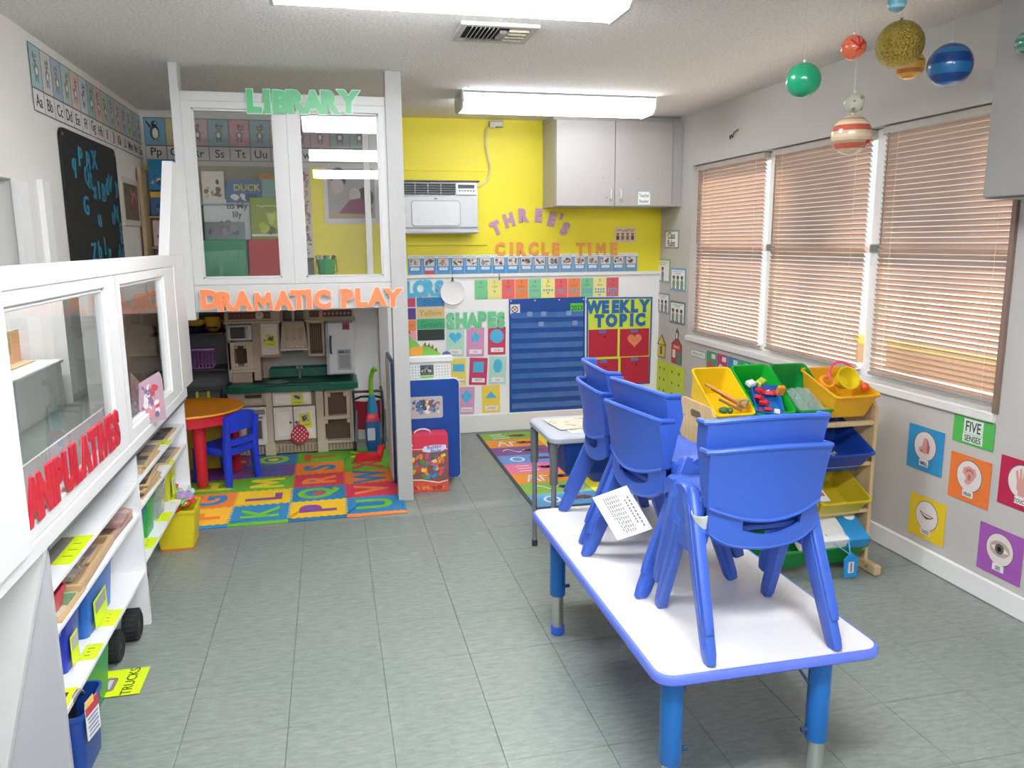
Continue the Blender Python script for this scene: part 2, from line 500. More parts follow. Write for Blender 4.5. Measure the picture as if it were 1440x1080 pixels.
# white counter and paper trays standing in the neighbouring room (seen through the low panes)
ct = thing('counter', 'long white counter in the next room seen through the near low pane', 'counter', (-2.75, 6.9, 0))
b = B(); b.box(-3.1, -2.42, 4.9, 7.85, 0, .40); obj('body', b, W_TRIM, ct)
b = B(); b.box(-3.12, -2.40, 4.88, 7.87, .40, .43, .006); obj('worktop', b, W_TRIM, ct)
b = B(); b.box(-3.1, -2.38, 7.95, 8.75, 0, 2.32); struct(obj('wall_next_room', b, W_WHITE, loc=(-2.7, 8.3, 0)))
for k, (c, y, z0, z1, l) in enumerate((('#f2a3ad', 6.9, .435, .70, 'pink'), ('#f3c48e', 7.5, .435, .72, 'peach'), ('#5f9c74', 5.9, .435, .85, 'green'), ('#cfe3e0', 5.4, .435, .7, 'pale blue'))):
    b = B(); b.box(-2.72, -2.71 , y-.28, y+.28, z0, z1, .002)
    b.box(-2.74, -2.60, y-.28, y+.28, z0, z0+.004)
    tag(obj('paper_stand', b, M(c, .7), loc=(-2.7, y, z0)), l+' sheet standing on the white counter beyond the low pane', 'paper', 'sheets on the counter next door')
wl = thing('wall_shelf', 'dark shelf unit with boxes seen through the opening at far left', 'shelf', (-3.9, 6.4, .8))
b = B()
for z in (.8, 1.2, 1.6, 2.0): b.box(-4.04, -3.75, 5.2, 9.5, z, z+.02)
obj('boards', b, M('#8b7c68', .6), wl)
for k, (y, z, h, c) in enumerate(((6.4, 1.22, .2, '#b7a33c'), (6.9, 1.22, .3, '#5d4f43'), (7.6, 1.22, .25, '#7f8f8b'), (7.0, 1.62, .22, '#8fa86a'), (6.2, .82, .3, '#b0a08a'))):
    b = B(); b.box(-4.0, -3.8, y-.18, y+.18, z, z+h, .01); obj('storage_box', b, M(c, .6), wl)

# ---------------------------------------------------------------- outside the window
b = B(); b.box(2.75, 30, -15, 25, -.6, -.5)
g = struct(obj('ground', b, M('#dcd5ca', .9, var=.15, scale=2), loc=(10, 4, -.5)))
fe = thing('boundary_wall', 'low tan wall with a yellow top band outside the window', 'wall', (6.2, 3.5, -.5))
b = B(); b.box(6.2, 6.4, -6, 8.4, -.5, .22); obj('wall_face', b, M('#c9a277', .8, var=.1), fe)
b = B(); b.box(6.15, 6.45, -6, 8.4, .22, .31); obj('top_band', b, M('#d9cf5a', .7), fe)
def tree(y, x, z, w, h, lab):
    t = thing('tree', lab, 'tree', (x, y, -.5), group='trees outside the window')
    b = B(); b.tube([(x, y, -.5), (x+.03, y+.02, 1.5), (x, y, z-h*.2)], [.045, .035, .025], 8); obj('trunk', b, M('#4b3f35', .9, bump=.5), t)
    b = B(); rn = random.Random(int(y*100))
    for k in range(260):
        r = rn.uniform(.03, .06)
        b.sphere((x+rn.gauss(0, .16), y+rn.gauss(0, w*.5), z+rn.gauss(0, h*.5)), r, 6, 4, r*.8)
    obj('crown', b, M('#3f4a3a', .9, var=.3, scale=14, bump=.8), t)
tree(4.45, 6.37, 4.92, .26, .30, 'slender tree outside behind the middle window blind')
tree(3.60, 6.37, 4.95, .30, .30, 'slender tree outside behind the near window blind')
# ================================================================ ceiling fixtures
def fixture(x0, x1, yc, lab, k=1.0):
    LAMP = emit('lamp_diffuser', (.955, .98, 1.02), LAMP_POWER*k)
    t = thing('ceiling_light', lab, 'light', ((x0+x1)/2, yc, 2.23), group='fluorescent ceiling lights')
    b = B(); b.box(x0+.01, x1-.01, yc-.141, yc+.141, 2.307, 2.32, .002); obj('housing', b, M('#8f8d8a', .5), t)
    pr = [(-.138, 2.308), (-.138, 2.250), (-.105, 2.226), (.105, 2.226), (.138, 2.250), (.138, 2.308)]
    b = B(); b.loft([[(x, yc+y, z) for y, z in pr] for x in (x0+.012, x1-.012)]); obj('diffuser', b, LAMP, t, smooth=False)
    for xa, xb in ((x0, x0+.012), (x1-.012, x1)):
        pr2 = [(-.145, 2.32), (-.145, 2.26), (-.1, 2.219), (.1, 2.219), (.145, 2.26), (.145, 2.32)]
        b = B(); b.loft([[(x, yc+y, z) for y, z in pr2] for x in (xa, xb)]); obj('end_cap', b, M('#c9c7c4', .4), t, smooth=False)
fixture(.80, 2.02, 4.93, 'long glowing ceiling light hung before the white wall cabinet', .48)
fixture(-.15, 1.04, 2.80, 'long glowing ceiling light cut by the top edge of the frame', 1.35)
fixture(-.15, 1.04, .75, 'glowing ceiling light overhead near the camera', 2.15)
fixture(-.15, 1.04, -1.4, 'glowing ceiling light at the back of the room behind the camera', 2.1)
fixture(-3.0, -1.8, 4.2, 'added unseen ceiling light in the next room beyond the left wall', 1.3)  # added fill lamp, brightens the left side and the low panes
fixture(-3.2, -2.0, 7.0, 'farther added unseen ceiling light in the next room beyond the left wall', 1.6)  # second added lamp, lifts the view through the low panes

# ceiling vent
v = thing('ceiling_vent', 'grey slatted metal air vent in the popcorn ceiling', 'vent', (.725, 3.48, 2.30))
b = B(); 
for bb in ((.56, .89, 3.34, 3.37), (.56, .89, 3.59, 3.62), (.56, .59, 3.37, 3.59), (.86, .89, 3.37, 3.59)): b.box(*bb, 2.306, 2.322, .003)
obj('frame', b, M('#b1aea9', .5), v)
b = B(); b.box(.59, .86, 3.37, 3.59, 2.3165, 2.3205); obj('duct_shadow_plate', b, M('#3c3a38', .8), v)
for k in range(7):
    b = B(); b.obox((.615+k*.018, 3.48, 2.309), (.003, .21, .016), Matrix.Rotation(rad(35), 3, 'Y')); obj('slat', b, M('#9a9792', .5), v)
b = B(); b.box(.735, .765, 3.42, 3.52, 2.296, 2.314, .004); obj('damper', b, M('#77746f', .5), v)
for k in range(4):
    b = B(); b.obox((.815, 3.40+k*.05, 2.309), (.085, .003, .016), Matrix.Rotation(rad(35), 3, 'X')); obj('slat', b, M('#b8b09c', .5), v)

# air conditioner on the yellow wall
ac = thing('air_conditioner', 'grey through-wall air conditioner on the yellow wall', 'air conditioner', (.77, 5.87, 1.5))
b = B(); b.box(.40, 1.045, 5.66, 5.86, 1.505, 1.865, .012); obj('body', b, M('#c5c9cc', .4), ac)
b = B(); b.box(.40, 1.04, 5.645, 5.662, 1.545, 1.765, .008); obj('front_panel', b, M('#cdd1d4', .35), ac)
b = B(); 
pts = rr(.335, .165, .02, 3, .745, 1.645)
b.flat(pts, 5.646, .006); obj('access_cover', b, M('#d6dadb', .35), ac)
b = B(); b.flat(rr(.350, .180, .024, 3, .745, 1.645), 5.6462, .0015); obj('cover_edge', b, M('#a9acb0', .4), ac)
b = B(); b.box(.40, .885, 5.652, 5.662, 1.775, 1.852); obj('grille_recess', b, M('#34363a', .6), ac)
for k in range(5):
    b = B(); b.obox((.6425, 5.65, 1.782+k*.0158), (.485, .016, .004), Matrix.Rotation(rad(-25), 3, 'X')); obj('louvre', b, M('#8d9298', .4), ac)
for x in (.51, .60, .69, .78):
    b = B(); b.box(x, x+.006, 5.644, 5.656, 1.776, 1.851); obj('grille_bar', b, M('#b4b8bb', .4), ac)
b = B(); b.box(.89, 1.04, 5.648, 5.662, 1.772, 1.857, .004); obj('control_panel', b, M('#dfe0e0', .4), ac)
b = B(); b.box(.905, 1.02, 5.6445, 5.65, 1.818, 1.842, .002); obj('display', b, M('#4c5258', .3), ac)
b = B()
for k in range(6): b.box(.91+k*.02, .92+k*.02, 5.6445, 5.65, 1.797, 1.805, .001)
obj('buttons', b, M('#5a6066', .4), ac)
b = B(); b.box(.40, 1.045, 5.640, 5.664, 1.507, 1.525, .006); obj('bottom_louvre', b, M('#b9bcbf', .4), ac)
b = B(); b.box(.40, 1.06, 5.655, 5.87, 1.862, 1.872, .002); obj('top_flashing', b, M('#55503f', .5), ac)
b = B(); b.box(.745-.012, .745+.012, 5.6435, 5.647, 1.742, 1.750, .002); obj('badge', b, M('#6b6f73', .4), ac)
cd = thing('power_cord', 'pale power cord running from the air conditioner up to a ceiling outlet', 'cord', (1.15, 5.85, 2.2))
b = B(); b.tube([(1.05, 5.83, 1.845), (1.10, 5.85, 1.848), (1.145, 5.855, 1.875), (1.172, 5.855, 1.93), (1.178, 5.855, 1.985), (1.165, 5.855, 2.05), (1.15, 5.855, 2.12), (1.148, 5.855, 2.2), (1.158, 5.852, 2.25), (1.19, 5.845, 2.268)], .008, 8)
obj('cable', b, M('#d8d2a8', .5), cd)
b = B(); b.box(1.175, 1.215, 5.83, 5.855, 2.255, 2.282, .005); obj('plug', b, M('#cfcabb', .5), cd)
ol = thing('outlet_box', 'small grey metal outlet box at the top of the yellow wall', 'outlet', (1.23, 5.85, 2.27))
b = B(); b.box(1.175, 1.275, 5.835, 5.869, 2.262, 2.306, .004); obj('box', b, M('#9b9c98', .4, .4), ol)
b = B(); b.box(1.182, 1.268, 5.832, 5.836, 2.268, 2.300, .002); obj('cover_plate', b, M('#b7b8b2', .4, .3), ol)

# white wall cabinet
wc = thing('wall_cabinet', 'white two-door wall cabinet in the corner above the circle time wall', 'cabinet', (2.05, 5.68, 1.69))
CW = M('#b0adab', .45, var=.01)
b = B(); b.box(1.578, 2.528, 5.52, 5.866, 1.69, 2.285, .002); b.box(1.575, 2.528, 5.56, 5.866, 2.285, 2.318); obj('carcass', b, CW, wc)
KN = M('#d4d2ce', .3)
for (xa, xb, kx) in ((1.580, 2.008, 1.975), (2.013, 2.448, 2.05)):
    b = B(); b.box(xa, xb, 5.500, 5.519, 1.692, 2.278, .003); d = obj('door', b, CW, wc)
    b = B(); b.tube([(kx, 5.497, 1.735), (kx, 5.472, 1.745), (kx, 5.472, 1.80), (kx, 5.497, 1.81)], .006, 6); obj('handle', b, KN, d)
    b = B(); rn = random.Random(int(xa*10))
    for k in range(6): b.cyl(0, 0, 0, .004, .006, n=8); b.xf(Matrix.Translation((rn.uniform(xa+.1, xb-.05), 5.5, rn.uniform(1.75, 1.95))) @ Matrix.Rotation(rad(90), 4, 'X'), len(b.bm.verts)-16)
    obj('dot_sticker', b, M('#a9a7a3', .5), d)
b = B(); b.box(2.452, 2.528, 5.508, 5.52, 1.69, 2.285); obj('filler_strip', b, CW, wc)
sg = thing('cabinet_sign', 'small framed Teacher sign on the right cabinet door', 'sign', (2.235, 5.498, 1.695))
b = B(); b.flat(rr(.108, .105, 0, cx=2.235, cy=1.748), 5.4995, .0012); obj('border', b, M('#9fb3b6', .6), sg)
b = B(); b.flat(rr(.092, .089, 0, cx=2.235, cy=1.748), 5.4985, .0009); obj('paper', b, M('#eef0f0', .6), sg)
b = B(); b.text('Teacher', .034, 2.235, 1.767, 5.4976, .0006, .01, sx=.7); b.text('Reader', .034, 2.235, 1.727, 5.4976, .0006, .01, sx=.75); obj('lettering', b, M('#75797c', .6), sg)
# ================================================================ loft (library above, dramatic play below)
WT = M('#ecebea', .4, var=.02, scale=10); WL = M('#c9c8c6', .4, var=.02, scale=10)
LG = glass('partition_glass', (.97, .985, .98), 1.75)
b = B(); b.box(.322, .405, 4.335, 4.42, 0, 2.32, .004); struct(obj('trim_6', b, M('#b3b2b0', .45), loc=(.36, 4.38, 0)))
b = B(); b.box(-.722, -.682, 4.335, 4.43, 1.06, 2.32, .003); struct(obj('trim_7', b, WL, loc=(-.70, 4.38, 1.06)))
b = B(); b.box(-.682, .322, 4.36, 4.40, 1.098, 1.235, .003); b.box(-.722, -.682, 4.36, 4.40, 1.098, 1.235)
b.box(-.682, .322, 4.37, 4.40, 2.145, 2.195, .003)
struct(obj('wall_loft', b, WL, loc=(-.18, 4.38, 1.1)))
def glazed(name, x0, x1, z0, z1, px0, px1, pz0, pz1, y=4.38, th=.034):
    w = bpy.data.objects.new(name, None); COL.objects.link(w); w.location = ((x0+x1)/2, y, z0); w['_o'] = list(w.location); struct(w)
    for nm, bb in (('stile', (x0, px0, z0, z1)), ('stile', (px1, x1, z0, z1)), ('rail', (px0, px1, z0, pz0)), ('rail', (px0, px1, pz1, z1))):
        b = B(); b.box(bb[0], bb[1], y-th/2, y+th/2, bb[2], bb[3], .004); obj(nm, b, WL, w)
    for nm, bb in (('bead', (px0, px0+.010, pz0, pz1)), ('bead', (px1-.010, px1, pz0, pz1)), ('bead', (px0, px1, pz0, pz0+.010)), ('bead', (px0, px1, pz1-.010, pz1))):
        b = B(); b.box(bb[0], bb[1], y-.010, y+.010, bb[2], bb[3], .002); obj(nm, b, WL, w)
    b = B(); b.box(px0, px1, y-.002, y+.002, pz0, pz1); obj('pane', b, LG, w)
    return w
glazed('window_4', -.682, -.180, 1.235, 2.150, -.635, -.243, 1.270, 2.112)
glazed('window_5', -.179, .322, 1.235, 2.150, -.122, .284, 1.270, 2.108)
b = B(); b.box(-1.18, .385, 4.40, 5.87, 1.099, 1.12)
struct(obj('ceiling_loft', b, M('#b9b4ae', .7), loc=(-.4, 5.1, 1.099)))
b = B(); b.box(.33, .395, 5.79, 5.865, 0, 1.099, .003)
struct(obj('trim_8', b, WL, loc=(.36, 5.83, 0)))
b = B(); b.box(.26, .30, 5.70, 5.74, 1.12, 2.32, .003)
struct(obj('trim_9', b, W_TRIM, loc=(.28, 5.72, 1.12)))

# low partition with glazed panes along x = -.74
PX = -.745
def plane_box(b, y0, y1, z0, z1, th=.04, bev=.004): return b.box(PX-th/2, PX+th/2, y0, y1, z0, z1, bev)
b = B(); plane_box(b, 1.60, 4.06, 1.342, 1.398, .046); plane_box(b, 1.60, 4.15, .695, .742, .046)
struct(obj('wall_partition', b, WT, loc=(PX, 2.9, .7)))
for nm, y0, y1, p0, p1 in (('window_6', 1.955, 2.99, 2.005, 2.855), ('window_7', 2.995, 4.06, 3.05, 3.83)):
    w = bpy.data.objects.new(nm, None); COL.objects.link(w); w.location = (PX, (y0+y1)/2, .742); w['_o'] = list(w.location); struct(w)
    for q, bb in (('stile', (y0, p0, .742, 1.342)), ('stile', (p1, y1, .742, 1.342)), ('rail', (p0, p1, .742, .788)), ('rail', (p0, p1, 1.305, 1.342))):
        b = B(); plane_box(b, *bb); obj(q, b, WT, w)
    for q, bb in (('bead', (p0, p0+.012, .788, 1.305)), ('bead', (p1-.012, p1, .788, 1.305)), ('bead', (p0, p1, .788, .80)), ('bead', (p0, p1, 1.293, 1.305))):
        b = B(); plane_box(b, *bb, .022, .003); obj(q, b, WT, w)
    b = B(); plane_box(b, p0, p1, .788, 1.305, .004, 0); obj('pane', b, LG, w)
# near end post of the partition (cut by the left edge of the frame) and tapered end board at the loft
b = B(); b.box(-.785, -.705, 1.55, 1.955, .742, 1.398, .004)
b.loft([[(-1.6, y, .0), (-.902, y, .0), (-.728, y, .70), (-1.6, y, .70)] for y in (2.09, 2.12)])
struct(obj('trim_10', b, WT, loc=(PX, 1.75, 0)))
b = B(); b.loft([[(x, 4.345, .742), (x, 3.965, 1.36), (x, 4.10, 1.36), (x, 4.345, 1.36)] if False else [(x, 3.98, 1.398), (x, 4.34, 1.398), (x, 4.34, 1.845), (x, 4.25, 1.845)] for x in (-.768, -.722)])
b.box(-.768, -.722, 4.06, 4.34, .742, 1.398, .002)
struct(obj('trim_11', b, WT, loc=(PX, 4.2, .74), smooth=False))

# ---------------------------------------------------------------- things in the library loft
WOOD = wood_mat()
DRK = M('#3f3a38', .6)
def scatter(b, x0, x1, z0, z1, y, seed, n, nm, smin=.012, smax=.03, th=.0006):
    """flat printed blobs of a picture"""
    rn = random.Random(seed)
    for k in range(n):
        b.mat(rn.randrange(nm))
        r = rn.uniform(smin, smax); cx = rn.uniform(x0+r, max(x0+r, x1-r)); cz = rn.uniform(z0+r, max(z0+r, z1-r))
        r2 = r*rn.uniform(.5, 1.0); a0 = rn.uniform(0, pi)
        pts = []
        for i in range(7):
            a = 2*pi*i/7; u, w = r*cos(a), r2*sin(a)
            px, pz = cx+u*cos(a0)-w*sin(a0), cz+u*sin(a0)+w*cos(a0)
            pts.append((min(max(px, x0), x1), min(max(pz, z0), z1)))
        b.flat(pts, y - k*.00003, th)
    b.mat(0)
PICM = [M(c, .6) for c in ('#4a4448', '#b98f86', '#e7ddd2', '#7f8fa6', '#6e5b4e', '#c9b9a0')]

def sq_line(b, x0, x1, z, amp, y, w=.0012, n=14, seed=0):
    rn = random.Random(seed)
    pts = [(x0+(x1-x0)*i/n, z+amp*rn.uniform(-1, 1)) for i in range(n+1)]
    for (xa, za), (xb, zb) in zip(pts, pts[1:]):
        L = math.hypot(xb-xa, zb-za) or 1; nx, nz = -(zb-za)/L*w, (xb-xa)/L*w
        b.flat([(xa-nx, za-nz), (xb-nx, zb-nz), (xb+nx, zb+nz), (xa+nx, za+nz)], y, .0004)
# book display rack on the back wall of the library
rk = thing('book_rack', 'tall book display rack behind the left library pane', 'rack', (-.56, 5.70, 1.12))
b = B(); b.box(-.835, -.815, 5.58, 5.80, 1.12, 1.96, .003); obj('side_panel', b, WOOD, rk)
b = B(); b.box(-.20, -.18, 5.58, 5.80, 1.12, 1.96, .003); obj('side_panel', b, WOOD, rk)
b = B(); b.box(-.815, -.20, 5.785, 5.80, 1.12, 1.96); obj('back_panel', b, M('#a59a88', .6), rk)
for z in (1.21, 1.46, 1.70):
    b = B(); b.box(-.815, -.20, 5.645, 5.785, z, z+.008); obj('ledge', b, M('#8f8674', .6), rk)
b = B(); b.box(-.80, -.53, 5.575, 5.59, 1.225, 1.475, .004); obj('pocket', b, M('#2f8f63', .5), rk)
b = B(); b.box(-.515, -.21, 5.575, 5.59, 1.225, 1.475, .004); obj('pocket', b, M('#c2383a', .5), rk)
def book(x, z, w, h, y, col, lab, tilt=8, pics=None, txt=None, band=None, seed=1):
    t = thing('picture_book', lab, 'book', (x, y, z), group='picture books in the library rack')
    b = B(); b.box(-w/2, w/2, 0, .008, 0, h, .001); b.xf(Matrix.Rotation(rad(-tilt), 4, 'X')); obj('cover', b, M(col, .4), t, world=False)
    if band:
        b = B(); b.flat(rr(w*.98, h*band[2], 0, cx=0, cy=h*band[1]), 0, .0008); b.xf(Matrix.Rotation(rad(-tilt), 4, 'X')); obj('cover_band', b, M(band[0], .4), t, world=False)
    if pics:
        b = B(); scatter(b, -w*.45, w*.45, h*pics[1], h*pics[2], -.0007, seed, pics[3], len(pics[0]), w*.05, w*.14); b.xf(Matrix.Rotation(rad(-tilt), 4, 'X')); obj('cover_picture', b, [M(c, .5) for c in pics[0]], t, world=False)
    if txt:
        b = B()
        for s, sz, tx, tz in txt[1]: b.text(s, sz, tx, tz, -.0012, .0006, .015)
        b.xf(Matrix.Rotation(rad(-tilt), 4, 'X')); obj('title', b, M(txt[0], .5), t, world=False)
    if 'olive green' in lab:
        b = B(); sq_line(b, -w*.36, w*.38, h*.80, .006, -.0012, .003, 22, 6); b.xf(Matrix.Rotation(rad(-tilt), 4, 'X')); obj('title', b, M('#dfe3c0', .5), t, world=False)
    return t
book(-.53, 1.715, .23, .15, 5.66, '#56739c', 'blue book with the yellow title DUCK in the upper rack row', txt=('#e3cf4a', [('DUCK', .06, .02, .10)]), pics=(['#dcd6cf', '#31507c'], .05, .4, 8), seed=3)
book(-.725, 1.712, .14, .21, 5.675, '#d9cfc2', 'cream book with small sketches at the upper left of the rack', pics=(['#8d8177', '#b9a99b', '#5c5754'], .1, .9, 12), seed=4)
book(-.325, 1.640, .22, .27, 5.675, '#8fb0a6', 'pale green book with a grey landscape at the upper right of the rack', pics=(['#5d7a70', '#c9d2cb', '#47564f'], .05, .45, 14), band=('#c98f4d', .93, .12), seed=5)
book(-.645, 1.475, .29, .265, 5.63, '#c9ced2', 'pale grey picture book titled to My lily in the rack', txt=('#3b4552', [('to My', .055, .065, .215), ('lily', .055, .065, .16)]), pics=(['#8a8178', '#6a6f78', '#b7aa9d', '#a5786a'], .05, .5, 20), seed=6)
book(-.355, 1.475, .28, .275, 5.61, '#8f9f2e', 'olive green picture book with a dark animal in the middle of the rack', txt=('#dfe3c0', [('Sucesos en el bosque', .026, -.0, .215)]) if False else None, pics=(['#b7c436', '#39422a', '#5e6c2a', '#cfd37c'], .08, .7, 16), band=('#e6e6dc', .10, .06), seed=7)
book(-.66, 1.475, .25, .115, 5.60, '#7c8a8e', 'low grey and mauve book in front of the pale grey book', pics=(['#a2707c', '#55616a', '#8b95a0'], .1, .9, 12), seed=8)
# tall narrow display at the left library wall
rk2 = thing('book_rack', 'narrow wooden book rack in the left corner of the library', 'rack', (-1.10, 5.76, 1.12))
b = B(); b.box(-1.165, -1.145, 5.60, 5.84, 1.12, 1.93, .003); obj('side_panel', b, WOOD, rk2)
b = B(); b.box(-1.145, -.86, 5.82, 5.84, 1.12, 2.0); obj('back_panel', b, WOOD, rk2)
for z in (1.21, 1.42, 1.62): 
    b = B(); b.box(-1.145, -.86, 5.74, 5.82, z, z+.01); obj('ledge', b, WOOD, rk2)
for x, z, w, h, c, l, p in ((-1.03, 1.80, .21, .20, '#2f7fb4', 'bright blue book with a sandy hill cover at the top of the narrow rack', (['#c9b894', '#e4dcc6', '#2b5f8a'], .05, .7, 10)),
                            (-1.03, 1.635, .21, .16, '#3f6794', 'blue book with a yellow band below the bright blue book', (['#5d7ba3', '#2d4f77'], .05, .6, 10)),
                            (-1.03, 1.435, .21, .17, '#d7c3c2', 'pink and white book at the middle of the narrow rack', (['#b0697a', '#6a6479', '#efe4e2'], .05, .95, 14)),
                            (-1.03, 1.225, .21, .19, '#5c5470', 'purple grey book at the bottom of the narrow rack', (['#3e3a52', '#8d86a0'], .1, .9, 10))):
    book(x, z, w, h, 5.765, c, l, 6, pics=p, band=('#e2b83f', .86, .22) if 'yellow band' in l else None, seed=int(z*100))
# framed picture and black letter board on the left wall
def lw(name, label, cat, y, z, group=None): return thing(name, label, cat, (-1.178, y, z), pi/2, group)
pc = lw('framed_picture', 'pale framed picture with red figures on the left library wall', 'picture', 5.38, 1.56)
b = B(); b.flat(rr(.42, .285, 0, cx=0, cy=.142), 0, .012); obj('frame', b, M('#d5ccc4', .5), pc, world=False)
b = B(); b.flat(rr(.35, .215, 0, cx=0, cy=.142), -.0125, .001); obj('print', b, M('#6b6a55', .6), pc, world=False)
b = B(); scatter(b, -.17, .17, .04, .24, -.0138, 11, 16, 3, .02, .05); obj('figures', b, [M('#8c4d55', .6), M('#b07a72', .6), M('#4c5a48', .6)], pc, world=False)['kind'] = 'stuff'
bd = lw('letter_board', 'black board with blue letters on the left wall above the partition', 'board', 4.60, 1.32)
b = B(); b.flat(rr(.98, .66, .05, 4, cx=0, cy=.33), 0, .012); obj('board', b, M('#15161a', .45, var=.02), bd, world=False)
lt = [('P', -.22, .55), ('B', -.09, .54), ('X', .02, .56), ('q', -.34, .49), ('Q', -.13, .46), ('R', -.08, .45), ('s', -.02, .39), ('l', .06, .41), ('B', .15, .40), ('d', .22, .44), ('V', .30, .46), ('y', .43, .43), ('G', -.20, .32), ('u', .02, .25), ('N', .37, .30), ('u', .30, .27), ('c', .44, .22), ('e', .44, .16), ('Z', -.14, .09), ('h', -.03, .10), ('l', .07, .12), ('g', .15, .06), ('d', .36, .08), ('f', .43, .06)]
for c, x, z in lt:
    b = B(); b.text(c, .13, x, z, -.013, .004, .012, rot=random.uniform(-.15, .15)); obj('letter', b, M('#2f86a8', .4), bd, world=False)
b = B()
for x, z in ((-.46, .63), (.46, .63), (-.46, .03), (.46, .03)): b.flat(circ(.008, 8, x, z), -.012, .002)
obj('corner_pins', b, M('#8b8f94', .4), bd, world=False)
# poster, hanging strip, bucket of crayons in the right half of the library
ps = thing('wall_poster', 'white bordered photo poster of a person in magenta on the library wall', 'poster', (.175, 5.862, 1.58))
b = B(); b.flat(rr(.38, .405, 0, cx=.175, cy=1.785), 5.864, .002); obj('paper', b, M('#dcd6da', .6), ps)
b = B(); b.flat(rr(.325, .345, 0, cx=.175, cy=1.79), 5.8615, .001); obj('photo', b, M('#a79fa0', .6), ps)
b = B(); b.flat(circ(.055, 14, .09, 1.90, .07), 5.860, .0008); b.flat(circ(.06, 14, .27, 1.76, .075), 5.8598, .0008); obj('dark_hair', b, M('#4a3f48', .6), ps)
b = B(); b.flat(circ(.045, 12, .08, 1.845, .055), 5.8595, .0008); b.flat(circ(.04, 12, .20, 1.78, .05), 5.8594, .0008); obj('pale_faces', b, M('#c2b3b4', .6), ps)
b = B(); b.flat([(.07, 1.64), (.31, 1.64), (.32, 1.69), (.24, 1.76), (.16, 1.745)], 5.859, .0008); obj('magenta_dress', b, M('#8a3a68', .6), ps)
b = B(); b.flat([(.02, 1.63), (.335, 1.622), (.335, 1.645), (.02, 1.655)], 5.8588, .0008); obj('tan_strip', b, M('#b79b74', .6), ps)
hs = thing('hanging_strip', 'narrow paper strip of small drawings beside the library poster', 'strip', (-.14, 5.865, 1.34))
b = B(); b.flat(rr(.075, .62, 0, cx=-.14, cy=1.655), 5.866, .002); obj('paper', b, M('#cfc7bb', .7), hs)
b = B(); scatter(b, -.172, -.108, 1.36, 1.95, 5.8635, 5, 60, 3, .006, .014); obj('drawings', b, [M('#776f66', .7), M('#a58f78', .7), M('#b7838a', .7)], hs)
bk = thing('pail', 'green pail of markers on the ledge behind the right library pane', 'bucket', (-.02, 5.50, 1.12))
b = B(); b.cyl(-.02, 5.50, 1.12, 1.225, .06, .06); obj('stand_block', b, M('#6b6a66', .6), bk)
b = B(); b.lathe([(.048, 0), (.062, .105), (.066, .105), (.066, .115), (.060, .115), (.058, .1), (.045, .01)], -.02, 5.50, 24, 1.225); obj('pail', b, M('#1f9a4a', .35), bk)
b = B(); b.tube([(-.085, 5.5, 1.33), (-.09, 5.46, 1.26), (-.02, 5.43, 1.235), (.05, 5.46, 1.26), (.045, 5.5, 1.33)], .003, 6); obj('handle', b, M('#2a8f49', .4), bk)
for k, (c, dx, a) in enumerate((('#8d8f92', -.03, -.2), ('#5d6f7a', -.01, .1), ('#b9a58c', -.045, -.3), ('#3d3a36', .03, .5), ('#9aa7ad', .005, .2))):
    b = B(); b.tube([(-.02+dx*.5, 5.5, 1.25), (-.02+dx+sin(a)*.05, 5.49, 1.365)], .012, 8); obj('marker', b, M(c, .5), bk)
bx = thing('storage_box', 'dark grey box next to the green pail in the library', 'box', (-.14, 5.52, 1.12))
b = B(); b.box(-.20, -.10, 5.46, 5.58, 1.12, 1.335, .006); obj('box', b, M('#57564f', .6), bx); b = B(); b.box(-.203, -.097, 5.457, 5.583, 1.335, 1.35, .004); obj('lid', b, M('#35342f', .6), bx)

